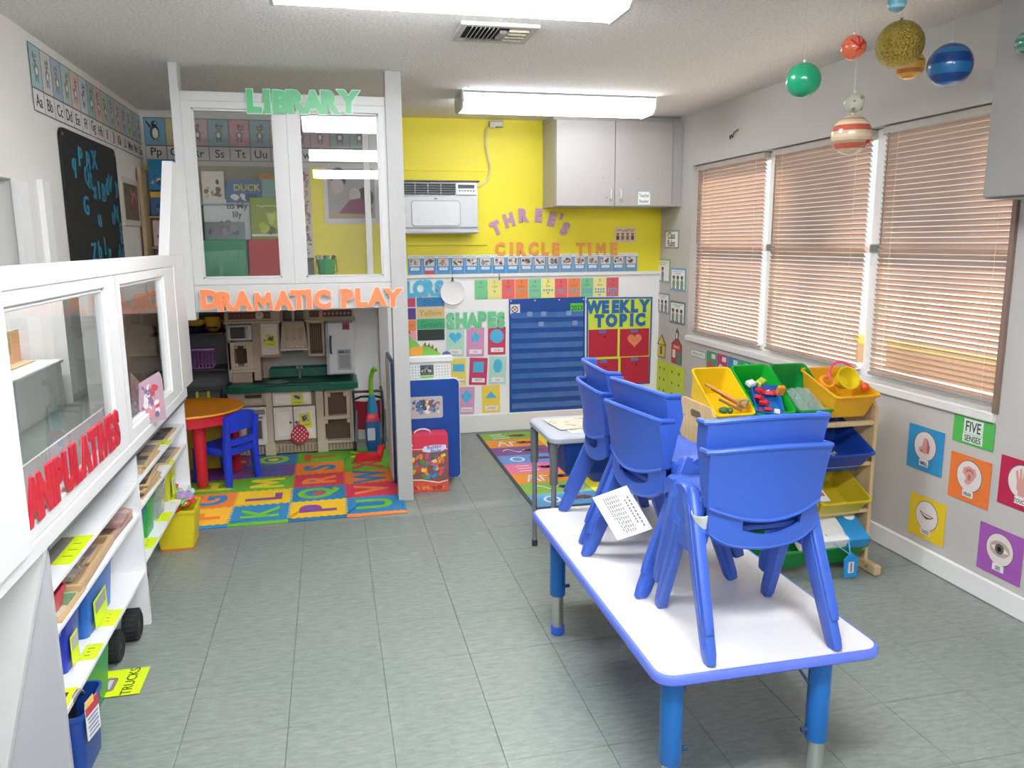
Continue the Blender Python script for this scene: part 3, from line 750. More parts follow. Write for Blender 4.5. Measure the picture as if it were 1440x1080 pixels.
# ---------------------------------------------------------------- alphabet cards round the library
ABC = 'ABCDEFGHIJKLMNOPQRSTUVWXYZ'
TINT = ['#9fbfc4', '#cfc7bd', '#9fb4c9', '#b3c3c0', '#d6bfae', '#c0ccd6', '#9cb8ab', '#d2b7b3', '#b6c4b8', '#a9bcc0', '#c9bfb2', '#b3c0cc', '#bcc9bd', '#a8bcc4', '#b3c4c4', '#7fb0cf', '#d3c79e', '#d4b7c2', '#9fb9c2', '#d9a7b1', '#9fbac6', '#cdb9b0', '#c2a9b2', '#c9a9ae', '#a6b7b6', '#9dafb0']
def animal(b, k, w, zc):
    rn = random.Random(100+k)
    if k == 15:   # penguin
        b.mat(0).flat(circ(.030, 14, 0, zc-.005, .048), -.0030, .0006); b.flat(circ(.02, 12, .0, zc+.05, .019), -.0030, .0006)
        b.flat([(-.03, zc+.02), (-.055, zc+.065), (-.048, zc+.07), (-.02, zc+.035)], -.0031, .0006)
        b.mat(1).flat(circ(.019, 14, .003, zc-.012, .034), -.0038, .0006); b.flat(circ(.006, 8, .008, zc+.053), -.0038, .0006)
        b.mat(2).flat([(.015, zc+.048), (.032, zc+.045), (.015, zc+.04)], -.0040, .0006); b.flat(circ(.013, 8, -.012, zc-.056, .005), -.004, .0006); b.flat(circ(.013, 8, .016, zc-.056, .005), -.004, .0006)
        return
    hx = rn.uniform(-.015, .015); bw = rn.uniform(.020, .032); side = rn.choice((-1, 1))
    b.mat(0).flat(circ(bw, 14, 0, zc-.014, rn.uniform(.020, .036)), -.0030, .0006)
    b.flat(circ(.018, 14, hx, zc+.030, .016), -.0031, .0006)
    for s in (-1, 1):
        ex = rn.choice((.006, .010)); b.flat(circ(ex, 8, hx+s*.014, zc+.044, ex*rn.uniform(1., 2.2)), -.0029, .0006)
        b.flat(rr(.010, .028, .004, 2, s*bw*.55, zc-.048), -.0032, .0006)
    b.flat([(side*bw*.8, zc-.01), (side*(bw+.014), zc+.004), (side*(bw+.018), zc+.010), (side*(bw+.010), zc-.006)], -.0029, .0006)
    b.mat(1).flat(circ(bw*.5, 10, 0, zc-.016, .016), -.0038, .0006); b.flat(circ(.004, 8, hx-.006, zc+.033), -.0038, .0006); b.flat(circ(.004, 8, hx+.006, zc+.033), -.0038, .0006)
    b.mat(2).flat(circ(.006, 8, hx, zc+.024, .004), -.0040, .0006)
INKS = [M('#55525a', .7), M('#e6e3dd', .7), M('#b98a5a', .7)]
for k, L in enumerate(ABC):
    if k < 15:
        w = .1355; y = 3.835+.0675+k*w; loc = (-1.177, y, 2.005); rz = pi/2
    else:
        w = .1335; x = -1.09+(k-15)*w; loc = (x, 5.8655, 2.0); rz = 0
    c = thing('alphabet_card', 'alphabet card with letters %s%s and an animal drawing, %s' % (L, L.lower(), 'on the left wall strip' if k < 15 else 'on the library back wall strip'), 'card', loc, rz, 'alphabet cards along the ceiling line')
    b = B(); b.flat(rr(w-.002, .275, 0, cx=0, cy=.1375), 0, .0012); obj('border', b, M('#67666a', .7), c, world=False)
    b = B(); b.flat(rr(w-.007, .088, 0, cx=0, cy=.0475), -.0012, .0008); obj('letter_panel', b, M('#dcd8d6', .7), c, world=False)
    b = B(); b.flat(rr(w-.007, .172, 0, cx=0, cy=.1845), -.0012, .0008); obj('picture_panel', b, M(TINT[k], .7), c, world=False)
    b = B(); b.text(L+L.lower(), .074, 0, .048, -.002, .0008, .006); obj('letters', b, M('#3c3c42', .7), c, world=False)
    b = B(); animal(b, k, w, .185); obj('animal_drawing', b, INKS if k == 15 else [M(['#8b827c', '#7f8790', '#9b8877', '#85917f', '#97868c'][k % 5], .7)]+INKS[1:], c, world=False)

# ---------------------------------------------------------------- cut-out letter signs
def arc_sign(name, label, word, size, xs, zs, y, col, fat=.03, rots=None, th=.004, border=None, sx=1., wall=None, hole=None):
    """one sign, a mesh per letter. xs, zs: centre of each letter (world)"""
    cx = sum(xs)/len(xs)
    if wall == 'part': loc = (y, cx, min(zs)-size*.4); rz = pi/2
    else: loc = (cx, y, min(zs)-size*.4); rz = 0
    t = thing(name, label, 'sign', loc, rz)
    bb = B()
    for i, (c, x, z) in enumerate(zip(word, xs, zs)):
        if c == ' ': continue
        r = rots[i] if rots else 0
        s = sx[i] if isinstance(sx, (list, tuple)) else sx
        if border: bb.text(c, size, x-cx, z-loc[2], -.0004*i % .001, .001, fat+.035, r, s)
        b = B(); b.text(c, size, x-cx, z-loc[2], -.0016-(i % 2)*.0008, th, fat*(.55 if c in 'MW' else 1), r, s)
        obj('letter', b, M(col, .35, coat=.3), t, world=False)
    if border: obj('laminate_border', bb, M(border, .3, coat=.3), t, world=False)
    else: bb.bm.free()
    return t
LS = lambda n, a, c: [a+(c-a)*i/(n-1) for i in range(n)]
# LIBRARY over the top rail of the loft
arc_sign('letter_sign', 'green cut-out letters LIBRARY stuck across the top of the loft frame', 'LIBRARY', .142,
         [-.330, -.268, -.200, -.122, -.042, .045, .135], [2.152, 2.152, 2.150, 2.155, 2.155, 2.157, 2.162], 4.357, '#57b579', .06, [0, .02, -.03, .03, 0, .0, -.02], border='#bfe3cb', sx=.95)
# DRAMATIC PLAY along the beam
arc_sign('letter_sign', 'orange cut-out letters DRAMATIC PLAY along the loft beam', 'DRAMATIC PLAY', .125,
         [-.607, -.528, -.447, -.345, -.243, -.165, -.113, -.045, 0, .085, .160, .243, .327], [1.165, 1.155, 1.155, 1.150, 1.152, 1.154, 1.156, 1.153, 1.15, 1.156, 1.158, 1.160, 1.153], 4.334, '#ee8552', .06,
         [0, .04, 0, .03, 0, 0, .02, -.03, 0, 0, 0, 0, -.03], border='#f6d6c6', sx=.97)
# MANIPULATIVES on the first low pane
wd = 'MANIPULATIVES'
ys = [1.945, 2.035, 2.115, 2.172, 2.222, 2.305, 2.385, 2.46, 2.545, 2.61, 2.665, 2.74, 2.815]
t = thing('letter_sign', 'red cut-out letters MANIPULATIVES along the bottom of the low pane', 'sign', (-.722, 2.38, .79), pi/2)
bb = B()
for i, c in enumerate(wd):
    b = B(); b.text(c, .148, ys[i]-2.38, .052, -.0016-(i % 2)*.001, .004, .05, sx=.8); obj('letter', b, M('#d7263d', .3, coat=.4), t, world=False)
    bb.text(c, .148, ys[i]-2.38, .052, 0, .001, .08, sx=.82)
obj('laminate_border', bb, M('#e56a78', .3, coat=.4), t, world=False)
# THREE'S arch and CIRCLE TIME
arc_sign('letter_sign', "mauve cut-out letters THREE'S arched over the circle time wall", "THREE'S", .125,
         [1.218, 1.318, 1.430, 1.545, 1.648, 1.722, 1.752], [1.548, 1.605, 1.640, 1.640, 1.607, 1.630, 1.540], 5.866, '#c193b8', .055, [.42, .28, .06, -.1, -.26, -.4, -.48], border='#d9c59a', sx=.85)
arc_sign('letter_sign', 'orange cut-out letters CIRCLE TIME above the row of word cards', 'CIRCLE TIME', .122,
         [1.248, 1.335, 1.412, 1.505, 1.595, 1.680, 0, 1.877, 1.950, 2.040, 2.145], [1.393, 1.393, 1.393, 1.393, 1.390, 1.388, 0, 1.386, 1.386, 1.386, 1.386], 5.866, '#efa04e', .05, border='#f3c46a', sx=.85)
arc_sign('letter_sign', 'sky blue cut-out letters COLORS partly hidden behind the loft post', 'COLORS', .15,
         [.40, .49, .572, .645, .715, .785], [1.108, 1.108, 1.108, 1.112, 1.115, 1.110], 5.866, '#52b9dd', .06, border='#cdeaf3', sx=.85)
arc_sign('letter_sign', 'mint green cut-out letters SHAPES on the white back wall', 'SHAPES', .15,
         [.862, .945, 1.030, 1.105, 1.178, 1.247], [.868, .868, .866, .873, .868, .863], 5.866, '#78cf9a', .06, border='#cdeed7', sx=.82)

# ---------------------------------------------------------------- cards on the back wall
def wall_thing(name, label, cat, wall, a, z, group=None):
    return thing(name, label, cat, wall_pt(wall, a, z), WALL[wall], group)
def squiggle(b, x0, x1, z, amp, y, w=.0012, n=14, seed=0):
    """a line of illegible handwriting"""
    rn = random.Random(seed)
    pts = [(x0+(x1-x0)*i/n, z+amp*rn.uniform(-1, 1)) for i in range(n+1)]
    for (xa, za), (xb, zb) in zip(pts, pts[1:]):
        L = math.hypot(xb-xa, zb-za) or 1; nx, nz = -(zb-za)/L*w, (xb-xa)/L*w
        b.flat([(xa-nx, za-nz), (xb-nx, zb-nz), (xb+nx, zb+nz), (xa+nx, za+nz)], y, .0004)
ORD = ['first', 'second', 'third', 'fourth', 'fifth', 'sixth', 'seventh', 'eighth', 'ninth', 'tenth', 'eleventh', 'twelfth', 'thirteenth', 'fourteenth', 'fifteenth', 'sixteenth', 'seventeenth']
for k in range(17):
    x0 = .560+k*.1049
    c = wall_thing('word_card', ('blue picture word card with a red foot, second from the left above the wall ledge' if k == 1 else 'blue picture word card with a white header, %s from the left above the wall ledge' % ORD[k]), 'card', 'back', x0+.05, 1.212, 'blue word cards above the ledge')
    dz = .0012*(k % 3)
    b = B(); b.flat(rr(.101, .135-dz, 0, cx=0, cy=.069), 0, .0012); obj('card', b, M('#4f94cf' if k < 8 else '#6f9ac6', .5), c, world=False)
    b = B(); b.flat(rr(.101, .022, 0, cx=0, cy=.130), -.0012, .0008); obj('header', b, M('#eef0ee', .6), c, world=False)
    b = B(); squiggle(b, -.04, .04, .130, .004, -.0021, .0012, 16, k); obj('header_writing', b, M('#7f8790', .6), c, world=False)
    b = B(); b.flat(rr(.078, .055, 0, cx=0, cy=.088), -.0012, .0006); obj('picture', b, M('#d8d4cc', .6), c, world=False)
    b = B(); scatter(b, -.038, .038, .062, .115, -.0019, 40+k, 16, 5, .006, .014); obj('picture_figures', b, PICM[:5], c, world=False)
    b = B(); b.flat(rr(.062, .020, .004, 2, cx=0, cy=.042), -.0012, .0008); obj('word_label', b, M('#e9eef4', .6), c, world=False)
    b = B(); squiggle(b, -.022, .022, .042, .003, -.0021, .001, 10, 70+k); obj('word', b, M('#5d6b80', .6), c, world=False)
    if k == 1:
        b = B(); b.flat(rr(.07, .026, 0, cx=0, cy=.016), -.0012, .0008); part_label(obj('foot', b, M('#d24b5a', .5), c, world=False), 'red foot of the card')
NUMC = ['#7fcf95', '#f1e98b', '#ef6f6b', '#f4894f', '#86cf9d', '#f3eb92', '#ea6a6d', '#f28b58', '#83cb9a', '#efe69a', '#d9646d']
NUMT = ['green', 'yellow', 'red', 'orange', 'green', 'yellow', 'red', 'orange', 'green', 'yellow', 'red']
WORDS = ['zero', 'one', 'two', 'three', 'four', 'five', 'six', 'seven', 'eight', 'nine', 'ten']
for k in range(11):
    x = 1.10+k*.1038
    c = wall_thing('number_card', '%s number card with the word %s under the wall ledge' % (NUMT[k], WORDS[k]), 'card', 'back', x, 1.022, 'number cards under the ledge')
    b = B(); b.flat(rr(.100, .145, .004, 2, cx=0, cy=.0725), 0, .0012); obj('card', b, M(NUMC[k], .45), c, world=False)
    b = B(); b.text(str(k), .035, 0, .125, -.0012, .0006, .01); b.text(WORDS[k], .030, 0, .092, -.0012, .0006, .0, sx=.8); obj('lettering', b, M({'green': '#4da56b', 'yellow': '#9a9a5c', 'red': '#b04a52', 'orange': '#b8653c'}[NUMT[k]], .5), c, world=False)
    if k:
        b = B()
        for q in range(k):
            col = (q % 4); row = q//4
            n_row = min(4, k-row*4)
            b.flat(circ(.0085, 8, (col-(n_row-1)/2)*.021, .058-row*.021), -.0012, .0006)
        obj('dots', b, M('#6fa9c4', .5), c, world=False)
# white paper plate hanging from the ledge
pl = wall_thing('paper_plate', 'round white paper plate clipped under the wall ledge', 'plate', 'back', .882, .985)
b = B(); b.loft([[(px, y, pz) for px, pz in circ(r, 28, 0, .095)] for r, y in ((.001, -.012), (.062, -.012), (.075, -.017), (.092, -.022), (.093, -.020), (.076, -.012), (.06, -.006), (.001, -.006))]); obj('plate', b, M('#f3f2f0', .5), pl, world=False)
b = B(); b.tube([(0, -.012, .245), (0, -.016, .205)], .002, 6); b.loft([[(-.004, y, .205), (.004, y, .205), (.010, y, .178), (-.010, y, .178)] for y in (-.018, -.026)]); obj('clip', b, M('#5a5a5c', .4, .5), pl, world=False)
hk = wall_thing('ledge_hook', 'tiny dark hook on the wall ledge right of the paper plate', 'hook', 'back', 1.235, 1.165)
b = B(); b.tube([(0, -.016, .046), (0, -.024, .03), (0, -.02, .008), (0, -.03, 0), (0, -.034, .012)], .003, 6); obj('hook', b, M('#55555a', .4, .5), hk, world=False)

# colour swatches
for nm, x0, x1, z0, z1, c, l, txt in (('colour_card', .500, .606, .978, 1.052, '#c8476d', 'magenta square colour card beside the loft post', None), ('colour_card', .500, .606, .886, .970, '#5b3f93', 'purple square colour card beside the loft post', None),
        ('colour_card', .500, .606, .800, .880, '#f0894f', 'orange square colour card beside the loft post', 'orange'), ('colour_card', .500, .606, .690, .795, '#f4a9b6', 'pink square colour card above the dinosaur cut-out', None),
        ('colour_card', .615, .820, .978, 1.045, '#2f86c2', 'blue oblong colour card below the word COLORS', 'Blue'), ('colour_card', .613, .820, .892, .974, '#e2c58d', 'tan oblong card reading Yellow', 'Yellow'),
        ('colour_card', .612, .820, .812, .888, '#3fae74', 'green oblong card reading Green', 'Green'), ('colour_card', .614, .816, .727, .808, '#2c3c3a', 'black oblong colour card above the pegboard', None)):
    c_ = wall_thing(nm, l, 'card', 'back', (x0+x1)/2, z0, 'colour cards under COLORS')
    b = B(); b.flat(rr(x1-x0, z1-z0, 0, cx=0, cy=(z1-z0)/2), 0, .0014); obj('card', b, M(c, .4), c_, world=False)
    if txt:
        b = B(); b.text(txt, .062 if txt != 'orange' else .03, .0, (z1-z0)*.48, -.0014, .0006, -.004); obj('lettering', b, M({'Yellow': '#b58b3a', 'Green': '#1f7d4a', 'Blue': '#1c6aa5', 'orange': '#c4663a'}[txt], .5), c_, world=False)
# shape cards
def poly(kind, r):
    if kind == 'circle': return circ(r, 28)
    if kind == 'oval': return circ(r*.74, 28, ry=r*1.15)
    if kind == 'square': return rr(r*1.75, r*1.75)
    if kind == 'rectangle': return rr(r*1.9, r*1.25)
    if kind == 'triangle': return [(-r*1.0, -r*.55), (r*1.0, -r*.55), (0, r*.65)]
    if kind == 'diamond': return [(-r, 0), (0, -r*1.15), (r, 0), (0, r*1.15)]
    if kind == 'star': return [((r if i % 2 == 0 else r*.55)*sin(pi*i/5), (r if i % 2 == 0 else r*.55)*cos(pi*i/5)) for i in range(10)]
    if kind == 'heart':
        p = []
        for i in range(32):
            a = 2*pi*i/32
            p.append((r*.064*16*sin(a)**3, r*.064*(13*cos(a)-5*cos(2*a)-2*cos(3*a)-cos(4*a))))
        return p
for kind, x, z, w, h, c, tilt, cn in (('heart', .893, .598, .135, .220, '#b9e3d2', .03, 'mint'), ('star', 1.046, .592, .135, .220, '#d99ac6', .03, 'lilac'), ('circle', 1.213, .600, .136, .213, '#cf4468', .02, 'crimson'),
        ('rectangle', .915, .370, .115, .212, '#f5df6a', .02, 'yellow'), ('square', 1.062, .372, .138, .208, '#c8446b', .06, 'crimson'), ('oval', 1.213, .370, .134, .215, '#b5e0d3', .05, 'mint'),
        ('diamond', .970, .148, .122, .212, '#d9a3cb', .04, 'lilac'), ('triangle', 1.166, .150, .140, .212, '#f4d75a', -.01, 'yellow')):
    c_ = wall_thing('shape_card', '%s shape card with a blue %s under the word SHAPES' % (cn, kind), 'card', 'back', x, z, 'shape cards')
    c_.rotation_euler.y = tilt
    b = B(); b.flat(rr(w, h, .003, 2, 0, h/2), 0, .0014); obj('card', b, M(c, .45), c_, world=False)
    r = .046
    b = B(); b.flat([(px, h*.66+pz) for px, pz in poly(kind, r*(1.15 if kind == 'circle' else 1.))], -.0014, .001); obj('blue_shape', b, M('#54bde6', .45), c_, world=False)
    b = B(); b.flat(rr(w*.72, .034, 0, cx=.003, cy=.036), -.0014, .0008); obj('word_label', b, M('#f4eef0', .5), c_, world=False)
    b = B(); b.text(kind, .026, .003, .036, -.0023, .0006, .0, sx=.85); obj('lettering', b, M('#8d8088', .5), c_, world=False)

# blue calendar pocket chart
ch = wall_thing('pocket_chart', 'large navy blue calendar pocket chart on the back wall', 'chart', 'back', 1.612, .112)
b = B(); b.flat([(-.302, .0), (.306, -.002), (.303, .912), (-.300, .906)], 0, .004); obj('backing', b, M('#1d4f9e', .5, var=.08, scale=6), ch, world=False)
for k in range(10):
    z = .78-k*.078
    b = B(); b.loft([[(x, y, zz) for y, zz in ((-.004, z-.022), (-.0075, z-.02), (-.0085, z+.022), (-.0065, z+.022))] for x in (-.285, .288)]); obj('clear_pocket', b, M('#4a78bd', .12, coat=.6, var=.25, scale=9), ch, world=False)
b = B()
for x in (-.285, -.098, .095, .29): b.flat(circ(.006, 8, x, .893), -.004, .002)
obj('grommets', b, M('#e4e6e8', .3), ch, world=False)
b = B(); b.flat(rr(.103, .072, .002, 1, .236, .828), -.0045, .0012); part_label(obj('year_card', b, M('#63d255', .5), ch, world=False), 'green card reading 2023')
b = B(); b.text('2023', .052, .236, .828, -.0058, .0006, .015, rot=.04, sx=.9); obj('year_lettering', b, M('#2c4a33', .5), ch, world=False)
b = B(); b.flat(rr(.075, .078, .003, 1, -.253, .828), -.0045, .0012); obj('weather_card', b, M('#ece3dd', .5), ch, world=False)
b = B()
for i in range(24):
    a, a2 = 2*pi*i/24, 2*pi*(i+1)/24
    b.flat([(-.256+.026*cos(a), .828+.026*sin(a)), (-.256+.026*cos(a2), .828+.026*sin(a2)), (-.256+.02*cos(a2), .828+.02*sin(a2)), (-.256+.02*cos(a), .828+.02*sin(a))], -.0058, .0006)
for s in (-1, 1): b.flat([(-.256-.016, .828-s*.016-.003), (-.256+.016, .828+s*.016-.003), (-.256+.016, .828+s*.016+.003), (-.256-.016, .828-s*.016+.003)], -.0058, .0006)
obj('crossed_circle', b, M('#2e2c33', .5), ch, world=False)
for x, k in ((-.14, 0), (-.03, 0), (.17, 0), (.22, 1), (-.05, 1)):
    b = B(); b.flat(rr(.04, .035, .002, 1, x, .79-k*.078), -.0095, .0006); obj('pale_card', b, M('#7f9dcf', .4), ch, world=False)

# weekly topic chart
wk = wall_thing('topic_chart', 'lime WEEKLY TOPIC chart with four red pockets and blue edge', 'chart', 'back', 2.2, .312)
b = B(); b.flat([(-.268, 0), (.266, .004), (.272, .698), (-.272, .706)], 0, .004); obj('edging', b, M('#2a66b0', .45), wk, world=False)
b = B(); b.flat([(-.256, .014), (.254, .018), (.259, .686), (-.259, .692)], -.004, .001); obj('panel', b, M('#d7ea4c', .5), wk, world=False)
for word, zc, xs, sz, rots in (('WEEKLY', .63, [-.213, -.118, -.036, .045, .122, .205], .125, None), ('TOPIC', .522, [-.168, -.068, .03, .10, .172], .125, None)):
    for c, x in zip(word, xs):
        b = B(); b.text(c, sz, x, zc, -.005, .003, .075, sx=.88); obj('letter', b, M('#2f6fae', .4), wk, world=False)
for x0, x1, z0, z1 in ((-.254, -.016, .237, .454), (.004, .248, .233, .451), (-.246, -.007, .014, .218), (.014, .253, .014, .225)):
    b = B(); b.flat([(x0, z0), (x1, z0), (x1, z1), (x0, z1)], -.005, .003); p = obj('pocket', b, M('#c22a45', .4, var=.1, scale=5), wk, world=False)
    b = B(); b.flat(rr(.06, .022, .003, 1, (x0+x1)/2-.005, z1-.018), -.008, .0008); obj('label', b, M('#5a7fc0', .5), p, world=False)
    b = B(); b.flat(circ(.008, 8, (x0+x1)/2+.012, z1-.06), -.008, .0008); obj('snap', b, M('#3a2030', .5), p, world=False)
b = B(); b.flat([(.126+px, .363+pz) for px, pz in poly('heart', .058)], -.0085, .001); h = part_label(obj('paper_heart', b, M('#f08a5a', .5), wk, world=False), 'orange paper heart')
b = B(); b.text('Love', .028, .126, .372, -.0096, .0006, .01); obj('heart_lettering', b, M('#9aa0b0', .5), h, world=False)

# ---------------------------------------------------------------- posters on the right wall
def small_poster(lab, y0, y1, z0, z1, bord, body, writing=None, figures=None, name='rule_poster', cat='poster', group='class rule posters'):
    w, h = abs(y1-y0), z1-z0
    c_ = wall_thing(name, lab, cat, 'right', (y0+y1)/2, z0, group)
    b = B(); b.flat(rr(w, h, 0, cx=0, cy=h/2), 0, .0014); obj('border', b, M(bord, .5), c_, world=False)
    b = B(); b.flat(rr(w-.035, h-.03, 0, cx=0, cy=h/2), -.0014, .0008); obj('paper', b, M(body, .6), c_, world=False)
    if writing:
        b = B()
        for s, sz, z in writing: b.text(s, sz*1.1, 0, z, -.0023, .0006, .014, sx=.9)
        obj('lettering', b, M('#3b3b40', .6), c_, world=False)
    if figures:
        b = B(); squiggle(b, -w*.34, w*.34, h*.84, .004, -.0023, .0012, 20, figures); squiggle(b, -w*.2, w*.2, h*.76, .004, -.0023, .0012, 12, figures+1); obj('caption', b, M('#55555c', .6), c_, world=False)
        b = B(); n = 1 if figures == 1 else 3
        for k in range(n):
            x = (k-(n-1)/2)*w*.27
            b.mat(0).flat(circ(.02, 10, x, h*.56), -.0023, .0006); b.mat(1).flat(rr(.045, h*.26, .01, 2, x, h*.33), -.0023, .0006)
            b.mat(2).flat(rr(.014, h*.14, .004, 1, x-.012, h*.14), -.0024, .0006); b.flat(rr(.014, h*.14, .004, 1, x+.012, h*.14), -.0024, .0006); b.flat(circ(.021, 10, x, h*.59, .013), -.0026, .0006)
        obj('children_drawing', b, [M('#c9a48e', .6), M(['#8fa08a', '#6f84a8', '#7a9c6a', '#8a9494'][figures % 4], .6), M('#55494c', .6)], c_, world=False)
small_poster('grey framed poster reading Class Rules beside the window', 5.527, 5.784, 1.385, 1.525, '#9a9c9c', '#f0f0ee', [('Class', .062, .098), ('Rules', .062, .042)])
small_poster('green bordered rule poster with one child below Class Rules', 5.672, 5.940, 1.125, 1.308, '#9ab48c', '#efefe9', figures=1)
small_poster('blue bordered rule poster with three children beside the window edge', 5.390, 5.655, 1.075, 1.245, '#7fb0cc', '#eef1f2', figures=2)
small_poster('mauve bordered rule poster with three small children, left column', 5.668, 5.930, .885, 1.045, '#a898a2', '#efeeee', figures=3)
small_poster('dark grey bordered rule poster at the bottom by the window corner', 5.384, 5.652, .828, .998, '#76868a', '#eef0ef', figures=4)
hy = wall_thing('house_cutout', 'yellow paper house with a grey door on the right wall', 'cutout', 'right', 5.79, .535)
b = B(); b.flat([(-.085, 0), (.07, 0), (.072, .1), (.085, .105), (0, .185), (-.088, .105), (-.075, .1)], 0, .0014); obj('outline', b, M('#6a6a48', .6), hy, world=False)
b = B(); b.flat([(-.075, .008), (.062, .008), (.064, .1), (0, .17), (-.072, .1)], -.0014, .0008); obj('house', b, M('#d9cd3d', .6), hy, world=False)
b = B(); b.flat(rr(.045, .065, 0, cx=-.005, cy=.06), -.0023, .0008); obj('door', b, M('#77777a', .6), hy, world=False)
b = B(); b.flat([(-.085, .1), (.082, .1), (.082, .108), (-.085, .108)], -.0023, .0008); obj('eaves_line', b, M('#6a6a48', .6), hy, world=False)
sc = wall_thing('schoolhouse_cutout', 'red paper schoolhouse with a steeple on the right wall', 'cutout', 'right', 5.51, .525)
b = B(); b.flat([(-.095, 0), (.09, 0), (.092, .15), (.025, .19), (.028, .245), (.0, .275), (-.028, .245), (-.025, .19), (-.095, .15)], 0, .0014); obj('outline', b, M('#6e6468', .6), sc, world=False)
b = B(); b.flat([(-.088, .006), (.083, .006), (.085, .15), (0, .188), (-.088, .15)], -.0014, .0008); obj('walls', b, M('#b94a4c', .6), sc, world=False)
b = B(); b.flat(rr(.075, .085, 0, cx=.045, cy=.05), -.0023, .0006); obj('green_side', b, M('#4f8f6d', .6), sc, world=False)
b = B(); b.flat(rr(.05, .06, 0, cx=-.045, cy=.075), -.0023, .0006); b.flat(rr(.024, .045, .01, 2, 0, .215), -.0023, .0006); obj('windows', b, M('#e8e2de', .6), sc, world=False)
b = B(); b.flat(rr(.11, .03, 0, cx=0, cy=.13), -.0023, .0006); obj('sign_band', b, M('#cf6a3f', .6), sc, world=False)
b = B(); b.text('SCHOOL', .024, 0, .13, -.003, .0005, .01); obj('lettering', b, M('#f0dcc8', .6), sc, world=False)
# lime boards with dark dots, standing against the wall below
for y0, y1, l in ((5.66, 5.86, 'lime green dotted board nearest the corner under the paper house'), (5.36, 5.655, 'lime green dotted board under the red schoolhouse')):
    c_ = wall_thing('dot_board', l, 'board', 'right', (y0+y1)/2, .15, 'lime dotted boards')
    w = y1-y0
    b = B(); b.flat(rr(w, .36, 0, cx=0, cy=.18), 0, .006); obj('board', b, M('#c3dc3f', .5), c_, world=False)
    b = B()
    for i in range(2):
        for j in range(4): b.flat(circ(.011, 8, (i-.5)*w*.42, .05+j*.085), -.006, .001)
    obj('dots', b, M('#4d5a2a', .5), c_, world=False)
nm = wall_thing('name_strip', 'narrow pale strip of writing under the window corner', 'strip', 'right', 5.15, .622)
b = B(); b.flat(rr(.235, .052, 0, cx=0, cy=.028), 0, .0014); obj('border', b, M('#8fa096', .6), nm, world=False)
b = B(); b.flat(rr(.222, .042, 0, cx=0, cy=.028), -.0014, .0007); obj('paper', b, M('#dfe4df', .6), nm, world=False)
b = B(); squiggle(b, -.09, .09, .028, .012, -.0021, .002, 26, 9); obj('writing', b, M('#7d8c84', .6), nm, world=False)
for k, (c, l) in enumerate((('#4f9a70', 'green picture card with a red apple under the window'), ('#b8466e', 'magenta picture card with a white shape under the window'), ('#3a86b8', 'blue picture card under the window'), ('#3d9a74', 'teal green picture card under the window'), ('#4c9f68', 'green picture card half hidden by the green bins'), ('#4b8f6a', 'dark green picture card behind the green bins'))):
    y = 4.945-k*.152
    c_ = wall_thing('picture_card', l, 'card', 'right', y, .53, 'picture cards under the window')
    b = B(); b.flat(rr(.14, .165, 0, cx=0, cy=.0825), 0, .0014); obj('card', b, M(c, .5), c_, world=False)
    b = B(); b.flat(rr(.055, .032, 0, cx=.03, cy=.135), -.0014, .0007); obj('word_label', b, M('#d6e2de', .5), c_, world=False)
    b = B(); b.flat(circ(.038, 14, -.015, .06), -.0014, .0007); obj('picture', b, M(['#d14b52', '#e9e2e2', '#79b6d8', '#8fd0b4', '#a7d49c', '#86b79a'][k], .5), c_, world=False)

# five senses squares
def sense(lab, y0, y1, z0, z1, c, word, draw, tilt=0.):
    w, h = abs(y1-y0), z1-z0
    s = wall_thing('senses_card', lab, 'card', 'right', (y0+y1)/2, z0, 'five senses cards'); 
    b = B(); b.flat(rr(w, h, 0, cx=0, cy=h/2), 0, .0014); obj('card', b, M(c, .45), s, world=False)
    b = B(); b.flat(circ(w*.315, 32, 0, h*.57), -.0014, .0006); obj('ring', b, M('#6d6a70', .5), s, world=False)
    b = B(); b.flat(circ(w*.30, 32, 0, h*.57), -.0020, .0006); obj('disc', b, M('#e6dcd8', .5), s, world=False)
    b = B(); b.flat(rr(w*.26, h*.14, 0, cx=0, cy=h*.185), -.0022, .0006); obj('word_label', b, M('#eeeae8', .5), s, world=False)
    b = B(); b.text(word, h*.115, 0, h*.18, -.0029, .0005, .015, sx=.75); obj('lettering', b, M('#4a464c', .5), s, world=False)
    draw(s, w, h)
SK, SK2, SK3 = M('#d79c92', .5), M('#b86f6a', .5), M('#8f4b4c', .5)
def d_nose(s, w, h):
    b = B(); b.flat([(.0, h*.40), (-.028, h*.43), (-.038, h*.50), (-.018, h*.56), (-.006, h*.76), (.012, h*.76), (.03, h*.58), (.026, h*.43)], -.0027, .0006); obj('nose', b, SK, s, world=False)
    b = B(); b.flat([(.012, h*.76), (.018, h*.72), (.03, h*.58), (.026, h*.43), (.012, h*.45), (.014, h*.60)], -.0034, .0005); b.flat(circ(.008, 8, -.018, h*.455, .005), -.0034, .0005); obj('nose_shade', b, SK2, s, world=False)
def d_ear(s, w, h):
    b = B(); b.flat([(-.008, h*.38), (-.022, h*.42), (-.014, h*.52), (-.034, h*.62), (-.03, h*.73), (-.004, h*.79), (.03, h*.75), (.038, h*.64), (.024, h*.52), (.008, h*.41)], -.0027, .0006); obj('ear', b, SK, s, world=False)
    b = B(); b.flat([(-.018, h*.62), (-.015, h*.71), (.004, h*.74), (.02, h*.70), (.022, h*.62), (.012, h*.68), (-.004, h*.68)], -.0034, .0005); b.flat(circ(.009, 8, .002, h*.55, .014), -.0034, .0005); obj('ear_folds', b, SK2, s, world=False)
